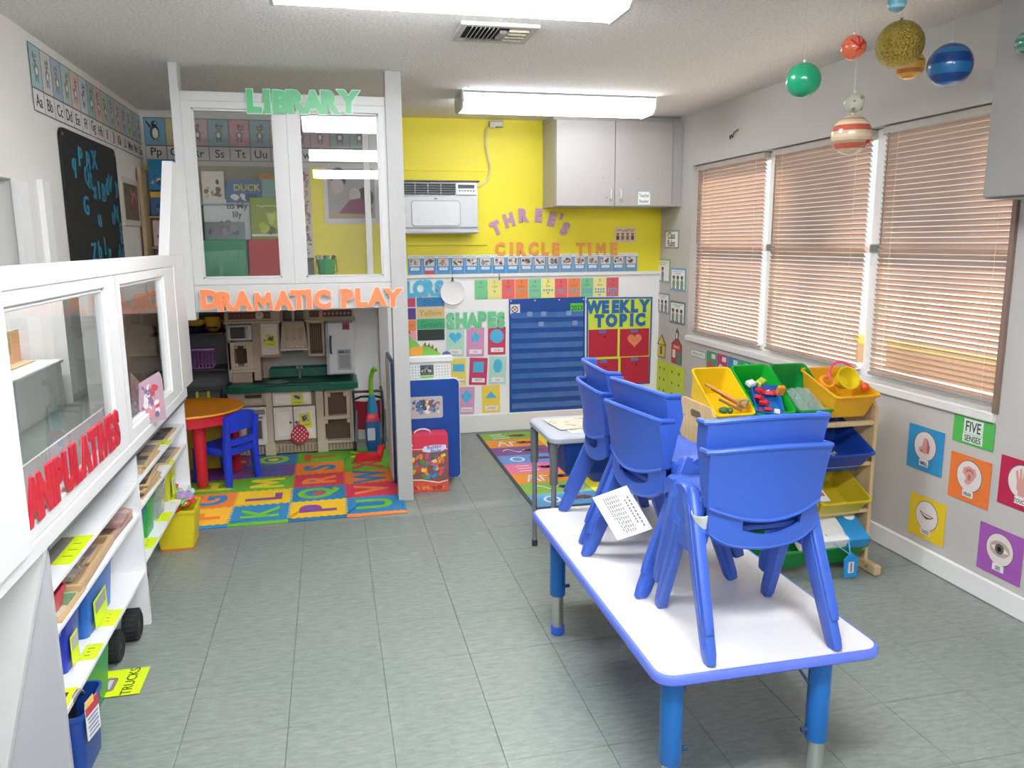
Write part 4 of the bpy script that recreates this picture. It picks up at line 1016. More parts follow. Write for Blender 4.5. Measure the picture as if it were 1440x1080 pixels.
def d_hand(s, w, h):
    b = B(); b.flat(rr(.046, .05, .012, 3, 0, h*.50), -.0027, .0006); b.flat(rr(.03, .036, .004, 2, 0, h*.375), -.0026, .0005); obj('palm', b, SK, s, world=False)
    for x, l, a in ((-.019, .042, .22), (-.007, .052, .06), (.006, .05, -.06), (.018, .040, -.2)):
        b = B(); b.flat([(x+px*cos(a)-pz*sin(a), h*.57+px*sin(a)+pz*cos(a)) for px, pz in rr(.010, l, .0048, 2, 0, l/2)], -.0028, .0006); obj('finger', b, SK, s, world=False)
    b = B(); b.flat([(.02+px*cos(-.9)-pz*sin(-.9), h*.45+px*sin(-.9)+pz*cos(-.9)) for px, pz in rr(.012, .038, .005, 2, 0, .018)], -.0029, .0006); obj('thumb', b, SK, s, world=False)
def d_mouth(s, w, h):
    b = B(); b.flat([(-.045, h*.64), (-.018, h*.62), (0, h*.61), (.018, h*.605), (.044, h*.59), (.024, h*.53), (0, h*.49), (-.022, h*.54)], -.0027, .0006); obj('lips', b, SK3, s, world=False)
    b = B(); b.flat([(-.036, h*.622), (0, h*.592), (.036, h*.583), (.014, h*.548), (-.014, h*.563)], -.0034, .0005); obj('teeth', b, M('#efe9e4', .4), s, world=False)
def d_eye(s, w, h):
    b = B(); b.flat(circ(.048, 20, 0, h*.585, .032), -.0027, .0005); obj('lid', b, M('#c2a49a', .5), s, world=False)
    b = B(); b.flat([(-.042, h*.60), (-.02, h*.645), (.005, h*.65), (.03, h*.615), (.046, h*.555), (.015, h*.525), (-.018, h*.535)], -.0033, .0005); obj('white', b, M('#e9e6e2', .4), s, world=False)
    b = B(); b.flat(circ(.0215, 18, 0, h*.588), -.0039, .0005); obj('iris', b, M('#6a6460', .4), s, world=False)
    b = B(); b.flat(circ(.010, 14, 0, h*.588), -.0045, .0005); obj('pupil', b, M('#201e20', .3), s, world=False)
sense('blue square card with a pink nose drawing under the window', 2.797, 3.010, .430, .627, '#2f93c9', 'SMELL', d_nose)
sense('orange square card with an ear drawing under FIVE SENSES', 2.539, 2.752, .370, .564, '#ee7d3c', 'HEAR', d_ear)
sense('crimson square card with a hand drawing at the right edge', 2.285, 2.498, .421, .615, '#bf2650', 'TOUCH', d_hand)
sense('yellow square card with a smiling mouth by the baseboard', 2.751, 2.966, .128, .318, '#ecc92c', 'TASTE', d_mouth)
sense('purple square card with an eye drawing by the baseboard', 2.355, 2.566, .123, .318, '#a659b0', 'SEE', d_eye)
fs = wall_thing('senses_title', 'green card reading FIVE SENSES below the window', 'card', 'right', 2.648, .610)
b = B(); b.flat(rr(.213, .112, 0, cx=0, cy=.056), 0, .0014); obj('card', b, M('#58b95a', .45), fs, world=False)
b = B(); b.flat(rr(.100, .060, 0, cx=0, cy=.077), -.0014, .0006); b.flat(rr(.104, .036, 0, cx=0, cy=.027), -.0014, .0006); obj('white_backing', b, M('#dfe9de', .5), fs, world=False)
b = B(); b.text('FIVE', .062, 0, .076, -.0021, .0006, .01, sx=.72); b.text('SENSES', .036, 0, .027, -.0021, .0006, .012, sx=.75); obj('lettering', b, M('#3f4a44', .5), fs, world=False)
# small poster on the yellow wall
sp = wall_thing('small_poster', 'small tan poster of drawn children on the yellow wall', 'poster', 'back', 2.235, 1.435)
b = B(); b.flat(rr(.172, .112, 0, cx=0, cy=.056), 0, .0014); obj('paper', b, M('#dcc6a8', .6), sp, world=False)
b = B(); squiggle(b, -.07, .07, .092, .010, -.0014, .002, 26, 21); obj('heading', b, M('#8b6a58', .6), sp, world=False)
b = B()
for k in range(4):
    x = -.06+k*.04
    b.mat(k % 3).flat(rr(.024, .034, .006, 2, x, .035), -.0014, .0006); b.mat(3).flat(circ(.010, 10, x, .06), -.0015, .0006); b.mat(0).flat(circ(.011, 10, x, .065, .006), -.002, .0005)
obj('children_drawing', b, [M('#5f4a48', .6), M('#8d6f7c', .6), M('#6d7f66', .6), M('#c79d80', .6)], sp, world=False)
# dark wire hook on the right wall near the planets
wh = wall_thing('wall_squiggle', 'thin dark wire squiggle on the right wall above the blinds', 'wire', 'right', 4.75, 2.10)
b = B(); b.tube([(-.05, -.006, .0), (-.038, -.008, -.022), (-.024, -.008, .004), (-.008, -.008, -.018), (.006, -.008, .012), (.06, -.008, .024)], .0035, 6); obj('wire', b, M('#4c4a48', .5), wh, world=False)
# ================================================================ white activity table
TBX0, TBX1, TBY0, TBY1, TZ = .716, 1.338, 1.606, 2.862, .42
BLUE_EDGE = M('#5f74d6', .4, var=.02); LEGB = M('#1767b4', .35, var=.03)
CHR = M('#c9c9c6', .22, .9, var=.03)
tb = thing('activity_table', 'white topped low table with blue edge under the stacked chairs', 'table', ((TBX0+TBX1)/2, (TBY0+TBY1)/2, 0))
cx, cy, w, d = (TBX0+TBX1)/2, (TBY0+TBY1)/2, TBX1-TBX0, TBY1-TBY0
b = B(); b.loft([[(x, y, z) for x, y in rr(w-i*2, d-i*2, .05-i*.8, 6, cx, cy)] for i, z in ((.006, TZ-.028), (0, TZ-.022), (0, TZ-.007), (.004, TZ-.0015), (.008, TZ-.0008))]); obj('edge_band', b, BLUE_EDGE, tb)
b = B(); b.prism(rr(w-.022, d-.022, .040, 6, cx, cy), TZ-.004, TZ); obj('tabletop', b, M('#dedcdb', .28, var=.01), tb)
for i, (x, y) in enumerate(((.778, 1.665), (1.190, 1.665), (.770, 2.655), (1.215, 2.655))):
    b = B(); b.lathe([(.0275, .155), (.0285, .158), (.0285, .388), (.027, .392)], x, y, 24); lg = obj('leg', b, LEGB, tb)
    b = B(); b.cyl(x, y, .028, .155, .0215, n=20); obj('inner_tube', b, CHR, lg)
    b = B(); b.lathe([(.020, 0), (.025, .002), (.0265, .03), (.024, .034)], x, y, 20); obj('foot', b, M('#2f5fc4', .4), lg)
    s = 1 if x < 1 else -1
    b = B(); b.tube([(x+s*.028, y, .185), (x+s*.045, y, .185)], .007, 8); obj('lock_knob', b, M('#2c3f66', .4), lg)
    b = B(); b.tube([(x+s*.02, y, .30), (x+s*.07, y+(.05 if i < 2 else -.05), .39)], .004, 6); obj('brace', b, M('#33507e', .4, .5), lg)

# ================================================================ blue plastic stacking chairs
CH = M('#375cba', .38, var=.03, scale=8)
CHL = [('blue plastic chair, lower of the stack nearest the camera', 'blue plastic chair, upper of the stack nearest the camera'),
       ('blue plastic chair, lower of the middle stack with the paper tag', 'blue plastic chair, upper of the middle stack on the table'),
       ('blue plastic chair, lower of the farthest stack on the table', 'blue plastic chair, upper of the farthest stack on the table')]
def chair_parts(root):
    # one moulded shell: apron, hand slot and backrest, with forward side flanges and a rolled top rim
    b = B(); nu = 22
    us = [-1+2*i/nu for i in range(nu+1)]
    s0, s1 = -.50, .60
    zbot = lambda u: .268+.020*u*u+.022*u**6
    zlo = lambda u: .300+.020*((u-.05)/.56)**2
    zhi = lambda u: .340+.034*u*u
    ztop = lambda u: .532-.012*u*u
    def pt(u, z, step):
        hw = .148+.014*max(0, min(1, (z-.33)/.2))
        return Vector((u*hw, -.086-.026*(1-u*u)-.028*(max(0, z-.34)/.19)**2-step*.005, z))
    rows = [(lambda u, f=f: zbot(u)+(zlo(u)-zbot(u))*f, 0.) for f in (0, .35, .7, 1.)]
    rows += [(lambda u, f=f: zlo(u)+(zhi(u)-zlo(u))*f, f*f) for f in (.5, 1.)]
    rows += [(lambda u, f=f: zhi(u)+(ztop(u)-zhi(u))*f, 1.) for f in (.12, .25, .4, .55, .7, .85, 1.)]
    P_ = [[pt(u, zf(u), st) for u in us] for zf, st in rows]
    th = .010
    fo = [[b.bm.verts.new(p) for p in r] for r in P_]
    fi = [[b.bm.verts.new(p+Vector((0, th, 0))) for p in r] for r in P_]
    live = {}
    for j in range(len(P_)-1):
        for i in range(nu):
            um = (us[i]+us[i+1])/2
            if j in (3, 4) and s0 < um < s1: continue
            live[(j, i)] = 1
            b.face((fo[j][i], fo[j+1][i], fo[j+1][i+1], fo[j][i+1])); b.face((fi[j][i], fi[j][i+1], fi[j+1][i+1], fi[j+1][i]))
    for (j, i) in live:
        for (dj, di, q) in ((-1, 0, ((j, i), (j, i+1))), (1, 0, ((j+1, i), (j+1, i+1))), (0, -1, ((j, i), (j+1, i))), (0, 1, ((j, i+1), (j+1, i+1)))):
            if (j+dj, i+di) not in live:
                (a0, a1), (c0, c1) = q
                b.face((fo[a0][a1], fo[c0][c1], fi[c0][c1], fi[a0][a1]))
    # side flanges
    for k in (0, nu):
        s = -1 if k == 0 else 1
        loops = []
        for j in range(5, len(P_)):
            p = P_[j][k]; fl = .018+.032*min(1, (j-5)/4)
            loops.append([p+Vector((s*.003, 0, 0)), p+Vector((s*.005, fl, 0)), p+Vector((-s*.006, fl, 0)), p+Vector((-s*.008, 0, 0))])
        b.loft(loops)
    rim = [p+Vector((0, .005, .001)) for p in P_[-1]]
    b.tube([rim[0]+Vector((-.003, .046, -.003))]+[rim[0]+Vector((-.004, .004, 0))]+rim[1:-1]+[rim[-1]+Vector((.004, .004, 0))]+[rim[-1]+Vector((.003, .046, -.003))], .0075, 8)
    b.tube([p+Vector((0, .005, 0)) for p in P_[0]], .0065, 6)
    b.tube([p+Vector((0, .002, 0)) for p in P_[5]], .0058, 6)
    obj('backrest', b, CH, root, world=False)
    # seat with a waterfall front and down-turned sides
    b = B()
    prof = [(-.074, .306, .304), (-.066, .318, .300), (-.04, .317, .300), (.03, .315, .298), (.10, .319, .300), (.140, .317, .296), (.157, .306, .284), (.160, .288, .273)]
    loops = []
    for y, zt, zb in prof:
        hw = .150
        loops.append([(-hw-.004, y, zb-.028), (-hw-.004, y, zt-.004), (-hw+.006, y, zt+.002), (-.09, y, zt-.005), (0, y, zt-.008), (.09, y, zt-.005), (hw-.006, y, zt+.002), (hw+.004, y, zt-.004), (hw+.004, y, zb-.028), (hw-.006, y, zb-.028), (hw-.010, y, zb-.004), (-hw+.010, y, zb-.004), (-hw+.006, y, zb-.028)])
    b.loft(loops); obj('seat', b, CH, root, world=False)
    # splayed A-shaped legs, two a side, meeting under the seat side
    for s in (-1, 1):
        for (y0, y1, x1, w0, w1) in ((-.016, -.168, .172, .064, .043), (.040, .160, .166, .058, .040)):
            b = B()
            top = Vector((s*.156, y0, .328)); bot = Vector((s*x1, y1, .0))
            t = (bot-top).normalized(); ax = Vector((1, 0, 0)); ax = (ax-t*t.dot(ax)).normalized(); cr = t.cross(ax)
            loops = []
            for f, w, dd in ((0, w0*.7, .020), (.04, w0, .030), (.5, (w0+w1)/2*.97, .030), (.93, w1, .028), (1., w1*.9, .022)):
                p = top+(bot-top)*f
                L = []
                for a_, c_ in rr(dd, w, .007, 2): L.append(p+ax*a_+cr*c_)
                if f == 1.:
                    L = [Vector((q.x, q.y, max(0, min(q.z, .012)) if True else q.z)) for q in L]
                loops.append(L)
            b.loft(loops)
            # raised rib along the outside face
            b.beam(top+ax*s*.014+(bot-top)*.12, top+ax*s*.014+(bot-top)*.9, .006, w0*.35, .006, w1*.35, side=tuple(ax), r=.3)
            for v in b.bm.verts:
                if v.co.z < 0: v.co.z = 0
            obj('leg', b, CH, root, world=False)
        arc = [(.012+.058*cos(q), .272+.062*sin(q)) for q in [pi*i/10 for i in range(11)]]
        b = B(); b.loft([[(s*x, .012+(y-.012)*f, .272+(z-.272)*f) for y, z in arc+[(-.044, .235), (.068, .235)]] for x, f in ((.138, .96), (.142, 1.), (.166, 1.), (.171, .95))]); obj('side_gusset', b, CH, root, world=False)
proto = None
stacks = [((1.037, 1.804), rad(-.7)), ((.978, 2.226), rad(-81)), ((.990, 2.630), rad(-94.5))]
for si, ((x, y), rz) in enumerate(stacks):
    for k in range(2):
        dx, dy = -sin(rz)*.020*k, cos(rz)*.020*k
        if proto is None:
            o = thing('plastic_chair', CHL[si][k], 'chair', (x, y, TZ), rz); chair_parts(o); proto = o
        else:
            o = copy_tree(proto)
        o.location = (x+dx, y+dy, TZ+.070*k); o.rotation_euler.z = rz
        tag(o, CHL[si][k], 'chair', 'blue chairs stacked on the white table')
# paper tags wrapped or hung on the chair legs
pt = thing('paper_tag', 'white printed paper tag hanging from the middle chair stack', 'paper', (.83, 2.24, .50))
b = B()
def tagpt(u, v): 
    o_, ux, vx = Vector((.768, 2.262, .655)), Vector((.092, -.052, .048)), Vector((.058, -.072, -.118))
    p = o_+ux*u+vx*v
    return p+Vector((-.004, -.004, 0))*sin(pi*u)
n = 6
b.loft([[tagpt(i/n, v) for v in (0, .5, 1)]+[tagpt(i/n, v)+Vector((.0015, .0015, .001)) for v in (1, .5, 0)] for i in range(n+1)]); obj('paper', b, M('#e9e9e6', .6), pt)
b = B()
nrm = Vector((.092, -.052, .048)).cross(Vector((.058, -.072, -.118))).normalized()
if nrm.y > 0: nrm = -nrm
for k, (u, v0, v1) in enumerate(((.86, .20, .92), (.76, .25, .80), (.62, .1, .95), (.56, .1, .95), (.50, .1, .95), (.44, .1, .92), (.38, .1, .95), (.32, .1, .9), (.26, .1, .6))):
    for q in range(9):
        a0 = v0+(v1-v0)*q/9; a1 = a0+(v1-v0)*.07
        wd_ = .022 if k < 2 else .013
        ps = [tagpt(u, a0), tagpt(u, a1), tagpt(u+wd_*1.5, a1), tagpt(u+wd_*1.5, a0)]
        b.loft([[p+nrm*.0006 for p in ps], [p+nrm*.0012 for p in ps]])
obj('print_lines', b, M('#6f7074', .6), pt)
def wrap(lab, c, r, h, tiltx, tilty, a0, a1):
    t = thing('paper_wrap', lab, 'paper', c)
    b = B(); n = 12
    loops = []
    for i in range(n+1):
        a = a0+(a1-a0)*i/n
        loops.append([Vector((rr_*cos(a), rr_*sin(a)*.8, z)) for rr_, z in ((r, -h/2), (r*1.06, 0), (r*1.12, h/2), (r*1.12+.0015, h/2), (r*1.06+.0015, 0), (r+.0015, -h/2))])
    b.loft(loops)
    b.xf(Matrix.Rotation(tiltx, 4, 'X') @ Matrix.Rotation(tilty, 4, 'Y')); obj('paper', b, M('#e3e5df', .6), t, world=False)
    b = B(); b.tube([(r*1.0, 0, -.01), (r*1.08, .012, .006), (r*1.1, .02, .03)], .0012, 5); b.xf(Matrix.Rotation(tiltx, 4, 'X') @ Matrix.Rotation(tilty, 4, 'Y')); obj('tape', b, M('#d5d8d4', .4), t, world=False)
wrap('white paper wrapped round the seat side of the front chair stack', (.900, 1.755, .752), .030, .062, rad(14), rad(-18), rad(150), rad(350))
wrap('white paper strip hanging on the farthest chair stack', (.915, 2.815, .565), .016, .13, rad(8), rad(5), rad(170), rad(300))

# ================================================================ grey student desk with papers and blue book tray
dk = thing('student_desk', 'grey student desk with metal legs behind the chairs', 'desk', (1.15, 3.37, 0))
cx, cy = 1.165, 3.365
b = B(); b.loft([[(x, y, z) for x, y in rr(.56-i*2, .42-i*2, .05-i*.5, 6, cx, cy)] for i, z in ((.012, .590), (.002, .594), (0, .602), (0, .614), (.006, .621))]); obj('desktop', b, M('#b5bcc9', .4, var=.03), dk)
DM = M('#8d9298', .35, .5, var=.05)
for x, y in ((.905, 3.52), (.912, 3.21), (1.42, 3.52), (1.42, 3.21)):
    b = B(); b.tube([(x, y, .008), (x, y, .55), (x+(.03 if x < 1 else -.03), y, .595)], .0115, 10); lg = obj('leg', b, DM, dk)
    b = B(); b.tube([(x, y, .42 if y > 3.4 else .40), (x, y, .585)], .018, 10); obj('sleeve', b, M('#7a7f86', .4, .4), lg)
    b = B(); b.cyl(x, y, 0, .03, .014, n=12); obj('foot_cap', b, M('#3a3b3c', .6), lg)
b = B(); b.loft([[(x, y, z) for x, y in rr(w_, d_, .02, 3, 1.19, 3.37)] for w_, d_, z in ((.43, .30, .435), (.47, .36, .588), (.46, .35, .588), (.42, .29, .441))]); obj('book_tray', b, M('#14469c', .4), dk)
for k, (x, y, a, c, l) in enumerate(((1.10, 3.40, .10, '#d8cdbb', 'tan printed map sheet on top of the grey desk'), (1.22, 3.36, -.12, '#cbb9a4', 'tan printed sheet lying under the map sheet on the grey desk'), (1.14, 3.33, .03, '#dcd9d2', 'pale sheet at the bottom of the papers on the grey desk'))):
    z = .6215+.002*(2-k)
    t = thing('paper_sheet', l, 'paper', (x, y, z), a, 'papers on the grey desk')
    b = B(); b.box(-.15, .15, -.11, .11, 0, .0014); obj('sheet', b, M(c, .6), t, world=False)
    b = B(); rn = random.Random(k)
    for q in range(26):
        px, py, r = rn.uniform(-.13, .13), rn.uniform(-.09, .09), rn.uniform(.008, .02)
        b.mat(q % 3).prism([(px+r*cos(a2)*rn.uniform(.6, 1.2), py+r*.8*sin(a2)) for a2 in [2*pi*i/6 for i in range(6)]], .0014, .0018+q*.00001)
    obj('print', b, [M('#c9a18c', .6), M('#b7b9a0', .6), M('#e3d3ac', .6)], t, world=False)['kind'] = 'stuff'
# blue bin standing on the rug under the desk
bb_ = thing('storage_bin', 'dark blue bin on the colourful rug behind the grey desk', 'bin', (1.72, 4.55, .006))
b = B(); b.loft([[(x, y, z) for x, y in rr(w_, d_, .03, 4, 1.72, 4.55)] for w_, d_, z in ((.44, .30, .006), (.50, .35, .22), (.53, .38, .225), (.53, .38, .24), (.49, .34, .24), (.43, .29, .012))]); obj('tub', b, M('#1a4a9f', .4), bb_)
b = B(); b.box(1.62, 1.82, 4.355, 4.365, .16, .20, .004); obj('handle', b, M('#123a80', .4), bb_)

# ================================================================ colourful strip rug
rg = thing('reading_rug', 'rainbow striped picture rug on the floor by the back wall', 'rug', (1.7, 5.0, 0))
X0, X1, Y0, Y1 = 1.03, 2.46, 4.02, 5.79
b = B(); b.box(X0, X1, Y0, Y1, 0, .006, .002); obj('backing', b, M('#4b4e52', .8), rg)
RC = ['#5f9fd4', '#8fbb4f', '#f29a3f', '#ef7fa5', '#6f9bdc', '#8c5a93', '#f39c3e', '#8fb848']
n = 8
def stripes(x0, x1, cols, seed):
    h = (Y1-Y0-.04)/n
    for k in range(n):
        y0 = Y0+.02+k*h
        b = B(); b.box(x0, x1, y0, y0+h, .006, .0075); p = obj('stripe', b, M(cols[k], .85, var=.08, scale=60, bump=.2), rg)
        b = B(); rn = random.Random(seed+k)
        # flowing white shape + small dark creature, flat print
        pts = []; x = x0+.07
        kind = (k+seed) % 4
        if kind == 0:
            for i in range(20):
                a, a2 = 2*pi*i/20, 2*pi*(i+1)/20
                b.prism([(x+.05+.05*cos(a), y0+h*.5+.06*sin(a)), (x+.05+.05*cos(a2), y0+h*.5+.06*sin(a2)), (x+.05+.034*cos(a2), y0+h*.5+.044*sin(a2)), (x+.05+.034*cos(a), y0+h*.5+.044*sin(a))], .0075, .008)
        elif kind == 1:
            for i in range(10): b.prism([(x+i*.016, y0+h*.5+.04*sin(i*.7)), (x+i*.016+.016, y0+h*.5+.04*sin(i*.7+.7)), (x+i*.016+.016, y0+h*.5+.016+.04*sin(i*.7+.7)), (x+i*.016, y0+h*.5+.016+.04*sin(i*.7))], .0075, .008)
        elif kind == 2:
            for (ax, ay, bx_, by) in ((0, .03, .04, .17), (.04, .17, .08, .03), (.02, .09, .065, .1), (.10, .03, .10, .15), (.10, .15, .15, .12)):
                d_ = Vector((bx_-ax, by-ay)).normalized(); nx, ny = -d_.y*.007, d_.x*.007
                b.prism([(x+ax-nx, y0+ay-ny), (x+bx_-nx, y0+by-ny), (x+bx_+nx, y0+by+ny), (x+ax+nx, y0+ay+ny)], .0075, .008)
        else:
            for i in range(3): b.prism([(x, y0+.04+i*.055), (x+.13-.02*i, y0+.045+i*.055), (x+.13-.02*i, y0+.06+i*.055), (x, y0+.052+i*.055)], .0075, .008)
        obj('white_print', b, M('#e8eef2', .85), p)
        b = B(); cx = x0+(x1-x0)*.70
        for i in range(7): b.prism([(cx+rn.uniform(-.07, .07)+.022*cos(a), y0+h*.5+rn.uniform(-.05, .05)*0+.03*sin(a)*rn.uniform(.6, 1.3)) for a in [2*pi*j/6 for j in range(6)]], .0075, .0081+i*.00003)
        obj('creature_print', b, M(['#5a4a52', '#7d4b52', '#3f5266', '#6d5a3f'][rn.randrange(4)], .85), p)
stripes(X0+.02, X0+.42, RC, 0)
b = B(); b.box(X0+.42, X0+.50, Y0+.02, Y1-.02, .006, .0077); obj('yellow_band', b, M('#f4dc3c', .85), rg)
stripes(X0+.50, X0+.95, ['#9fd0ec', '#f4a54a', '#f2dc4e', '#e8738a', '#8fbf5c', '#7fa7dc', '#f0b54a', '#d8394a'], 3)
b = B(); b.box(X0+.95, X0+1.03, Y0+.02, Y1-.02, .006, .0077); obj('yellow_band', b, M('#f4dc3c', .85), rg)
stripes(X0+1.03, X1-.02, ['#f29a3f', '#6f9bdc', '#8fbb4f', '#d8394a', '#f2dc4e', '#8c5a93', '#5fb0a4', '#ef7fa5'], 5)

# ================================================================ wooden bin organiser by the window
og = thing('bin_organizer', 'light wooden toy bin rack under the window', 'shelf', (1.88, 3.05, 0))
GX0, GX1 = 1.508, 2.262
ORGW = wood_mat('#d3b98f', '#c2a67b')
hp = lambda y0, y1, z1: [(y0, 0.0), (y1, 0.0), (y1, z1-.03), (y1-.03, z1), (y0+.04, z1), (y0, z1-.05)]
for x, nm in ((GX0, 'side_panel'), (GX1, 'side_panel')):
    b = B(); b.loft([[(xx, y, z) for y, z in ((2.895, .045), (3.225, .045), (3.225, .74), (3.20, .765), (2.93, .765), (2.895, .735))] for xx in (x-.008, x+.008)])
    sp_ = obj(nm, b, ORGW, og)
    b = B(); b.box(x-.016, x+.016, 2.815, 3.245, 0, .048, .006); obj('foot_bar', b, ORGW, sp_)
    b = B()
    for yy in (2.87, 3.19): b.loft([[(xx, yy+.007*cos(a), .025+.007*sin(a)) for a in [2*pi*i/10 for i in range(10)]] for xx in (x-.018, x-.0155)])
    obj('bolt', b, M('#8b7a5a', .4), sp_)
# the handle slot on the near-left panel: dark cut with light rim
b = B(); b.loft([[(xx, y, z) for y, z in rr(.095, .030, .014, 4, 3.06, .715)] for xx in (GX0-.0095, GX0-.0078)]); obj('handle_hole', b, M('#6a5a48', .7), og)
b = B()
for y, z in ((2.95, .655), (3.17, .69)): b.loft([[(xx, y+.006*cos(a), z+.006*sin(a)) for a in [2*pi*i/10 for i in range(10)]] for xx in (GX0-.0092, GX0-.0078)])
obj('bolt', b, M('#8d7c60', .5), og)
for z0, y0, y1, n_ in ((.655, 2.90, 2.925, 'rail'), (.79-.06, 3.15, 3.17, 'rail'), (.475, 2.90, 2.925, 'rail'), (.56, 3.15, 3.17, 'rail'), (.262, 2.90, 2.925, 'rail'), (.36, 3.15, 3.17, 'rail'), (.085, 2.90, 2.925, 'rail'), (.16, 3.15, 3.17, 'rail')):
    b = B(); b.box(GX0+.008, GX1-.008, y0, y1, z0, z0+.022, .004); obj(n_, b, ORGW, og)
BINS = {'yellow': M('#f2cb1d', .38, trans=.12), 'green': M('#128a3c', .38), 'lgreen': M('#14a52e', .38), 'blue': M('#17409a', .38), 'dyellow': M('#c9b327', .38), 'amber': M('#f5b81f', .38, trans=.15)}
def bin_(col, lab, x, w, y0, z0, y1, z1, depth=.125, group='organiser bins'):
    """tilted open bin: rim from (y0, z0) front lip to (y1, z1) back lip"""
    L = math.hypot(y1-y0, z1-z0); a = math.atan2(z1-z0, y1-y0)
    t = thing('toy_bin', lab, 'bin', (x, (y0+y1)/2, (z0+z1)/2), group=group); t.rotation_euler.x = a
    b = B(); r = .022
    prof = [(.80, .78, -depth), (.955, .955, -.012), (1.0, 1.0, -.010), (1.0, 1.0, 0), (.955, .955, 0), (.93, .93, -.012), (.77, .75, -depth+.006)]
    b.loft([[(px, py, z) for px, py in rr(w*fx, L*fy, r*fx, 4)] for fx, fy, z in prof]); obj('tub', b, BINS[col], t, world=False)
    b = B(); b.loft([[(px, py, z) for px, py in rr(w*s, L*s, r, 4)] for s, z in ((1.012, -.009), (1.02, -.005), (1.012, -.001), (.97, -.001), (.965, -.005), (.97, -.009), (1.012, -.009))], False, False); obj('rim', b, BINS[col], t, world=False)
    return t
bin_('yellow', 'yellow bin with wooden toys, leftmost in the top row', 1.597, .180, 2.885, .742, 3.135, .900)
bin_('lgreen', 'bright green bin with a blue tray of red blocks in the top row', 1.783, .180, 2.885, .738, 3.135, .905)
bin_('green', 'dark green bin holding a clear plastic bag in the top row', 1.968, .178, 2.885, .738, 3.135, .902)
bin_('amber', 'amber yellow bin with a toy bucket at the right end of the top row', 2.133, .215, 2.842, .800, 3.12, .882, .115)
for k, (x, w) in enumerate(((1.63, .22), (1.87, .22), (2.118, .245))):
    for cidx, (y0, z0, y1, z1) in enumerate(((2.845, .545, 3.11, .660), (2.845, .335, 3.11, .455), (2.845, .135, 3.11, .215))):
        c = [['blue', 'dyellow', 'green'], ['blue', 'dyellow', 'green'], ['blue', 'dyellow', 'green']][k][cidx]
        lab = {'blue': 'navy blue bin', 'dyellow': 'dull yellow bin', 'green': 'green bin'}[c]
        row = ['second', 'third', 'bottom'][cidx]; col_ = ['at the left end', 'in the middle', 'at the right end'][k]
        bin_(c, '%s %s of the %s row of the wooden rack' % (lab, col_, row), x, w, y0, z0, y1, z1, .11)
# contents of the bins
def stick(name, lab, cat, p0, p1, r, c, grp=None, extra=None):
    t = thing(name, lab, cat, p0, group=grp)
    b = B(); b.tube([p0, p1], r, 8); obj('rod', b, M(c, .5), t)
    if extra:
        e0, e1, er, ec, en = extra
        b = B(); b.tube([Vector(p0).lerp(Vector(p1), e0), Vector(p0).lerp(Vector(p1), e1)], er, 8); obj(en, b, M(ec, .5), t)
    return t
stick('rhythm_stick', 'long wooden stick leaning in the left yellow bin', 'stick', (1.535, 3.05, .845), (1.655, 2.925, .768), .007, '#b98a4a', 'sticks in the yellow bin')
stick('rhythm_stick', 'wooden stick with a red handle in the left yellow bin', 'stick', (1.56, 3.04, .825), (1.66, 2.92, .760), .007, '#a8763c', 'sticks in the yellow bin', (.3, .75, .010, '#c8422e', 'red_grip'))
stick('rhythm_stick', 'short dark stick at the front of the left yellow bin', 'stick', (1.57, 2.99, .788), (1.64, 2.925, .748), .006, '#7d5a34', 'sticks in the yellow bin')
t = thing('wooden_block', 'tan wooden block standing in the left yellow bin', 'block', (1.66, 2.925, .735)); b = B(); b.obox((1.652, 2.94, .775), (.045, .012, .05), Matrix.Rotation(.5, 3, 'X'), .003); obj('block', b, M('#b8905a', .5), t); b = B(); b.obox((1.652, 2.932, .780), (.025, .004, .02), Matrix.Rotation(.5, 3, 'X'), .001); obj('label', b, M('#e4d3b8', .5), t)
t = thing('green_toy', 'small dark green toy at the front of the left yellow bin', 'toy', (1.57, 2.93, .74)); b = B(); b.sphere((1.565, 2.935, .752), .022, 10, 8, .014); b.sphere((1.59, 2.93, .750), .014, 8, 6); obj('body', b, M('#3d6a3a', .5), t)
t = thing('block_tray', 'blue tray of red blocks tilted in the bright green bin', 'tray', (1.78, 2.95, .77)); R = Matrix.Rotation(rad(28), 3, 'X') @ Matrix.Rotation(rad(-18), 3, 'Z')
b = B(); b.loft([[Vector((1.775, 2.965, .772))+R @ Vector((px, py, z)) for px, py in rr(.12*s, .20*s2, .008, 2)] for s, s2, z in ((.92, .95, -.02), (1, 1, .02), (.95, .97, .02), (.88, .92, -.016))]); obj('tray', b, M('#1f6bb8', .4), t)
rn = random.Random(5)
for k in range(14):
    p = Vector((1.775, 2.965, .772))+R @ Vector((rn.uniform(-.04, .04), rn.uniform(-.085, .08), rn.uniform(-.005, .025)))
    tt = thing('toy_block', 'small %s block heaped in the blue tray in the green bin' % ('white' if k % 6 == 5 else 'red'), 'block', p, group='white blocks in the blue tray' if k % 6 == 5 else 'red blocks in the blue tray')
    b = B(); b.obox((0, 0, 0), (.03, .022, .016), Matrix.Rotation(rn.uniform(0, 3), 3, 'Z') @ Matrix.Rotation(rn.uniform(-.5, .5), 3, 'X'), .002); obj('block', b, M('#e6dada' if k % 6 == 5 else rn.choice(['#c81f35', '#b0203a', '#d8354a']), .35), tt, world=False)
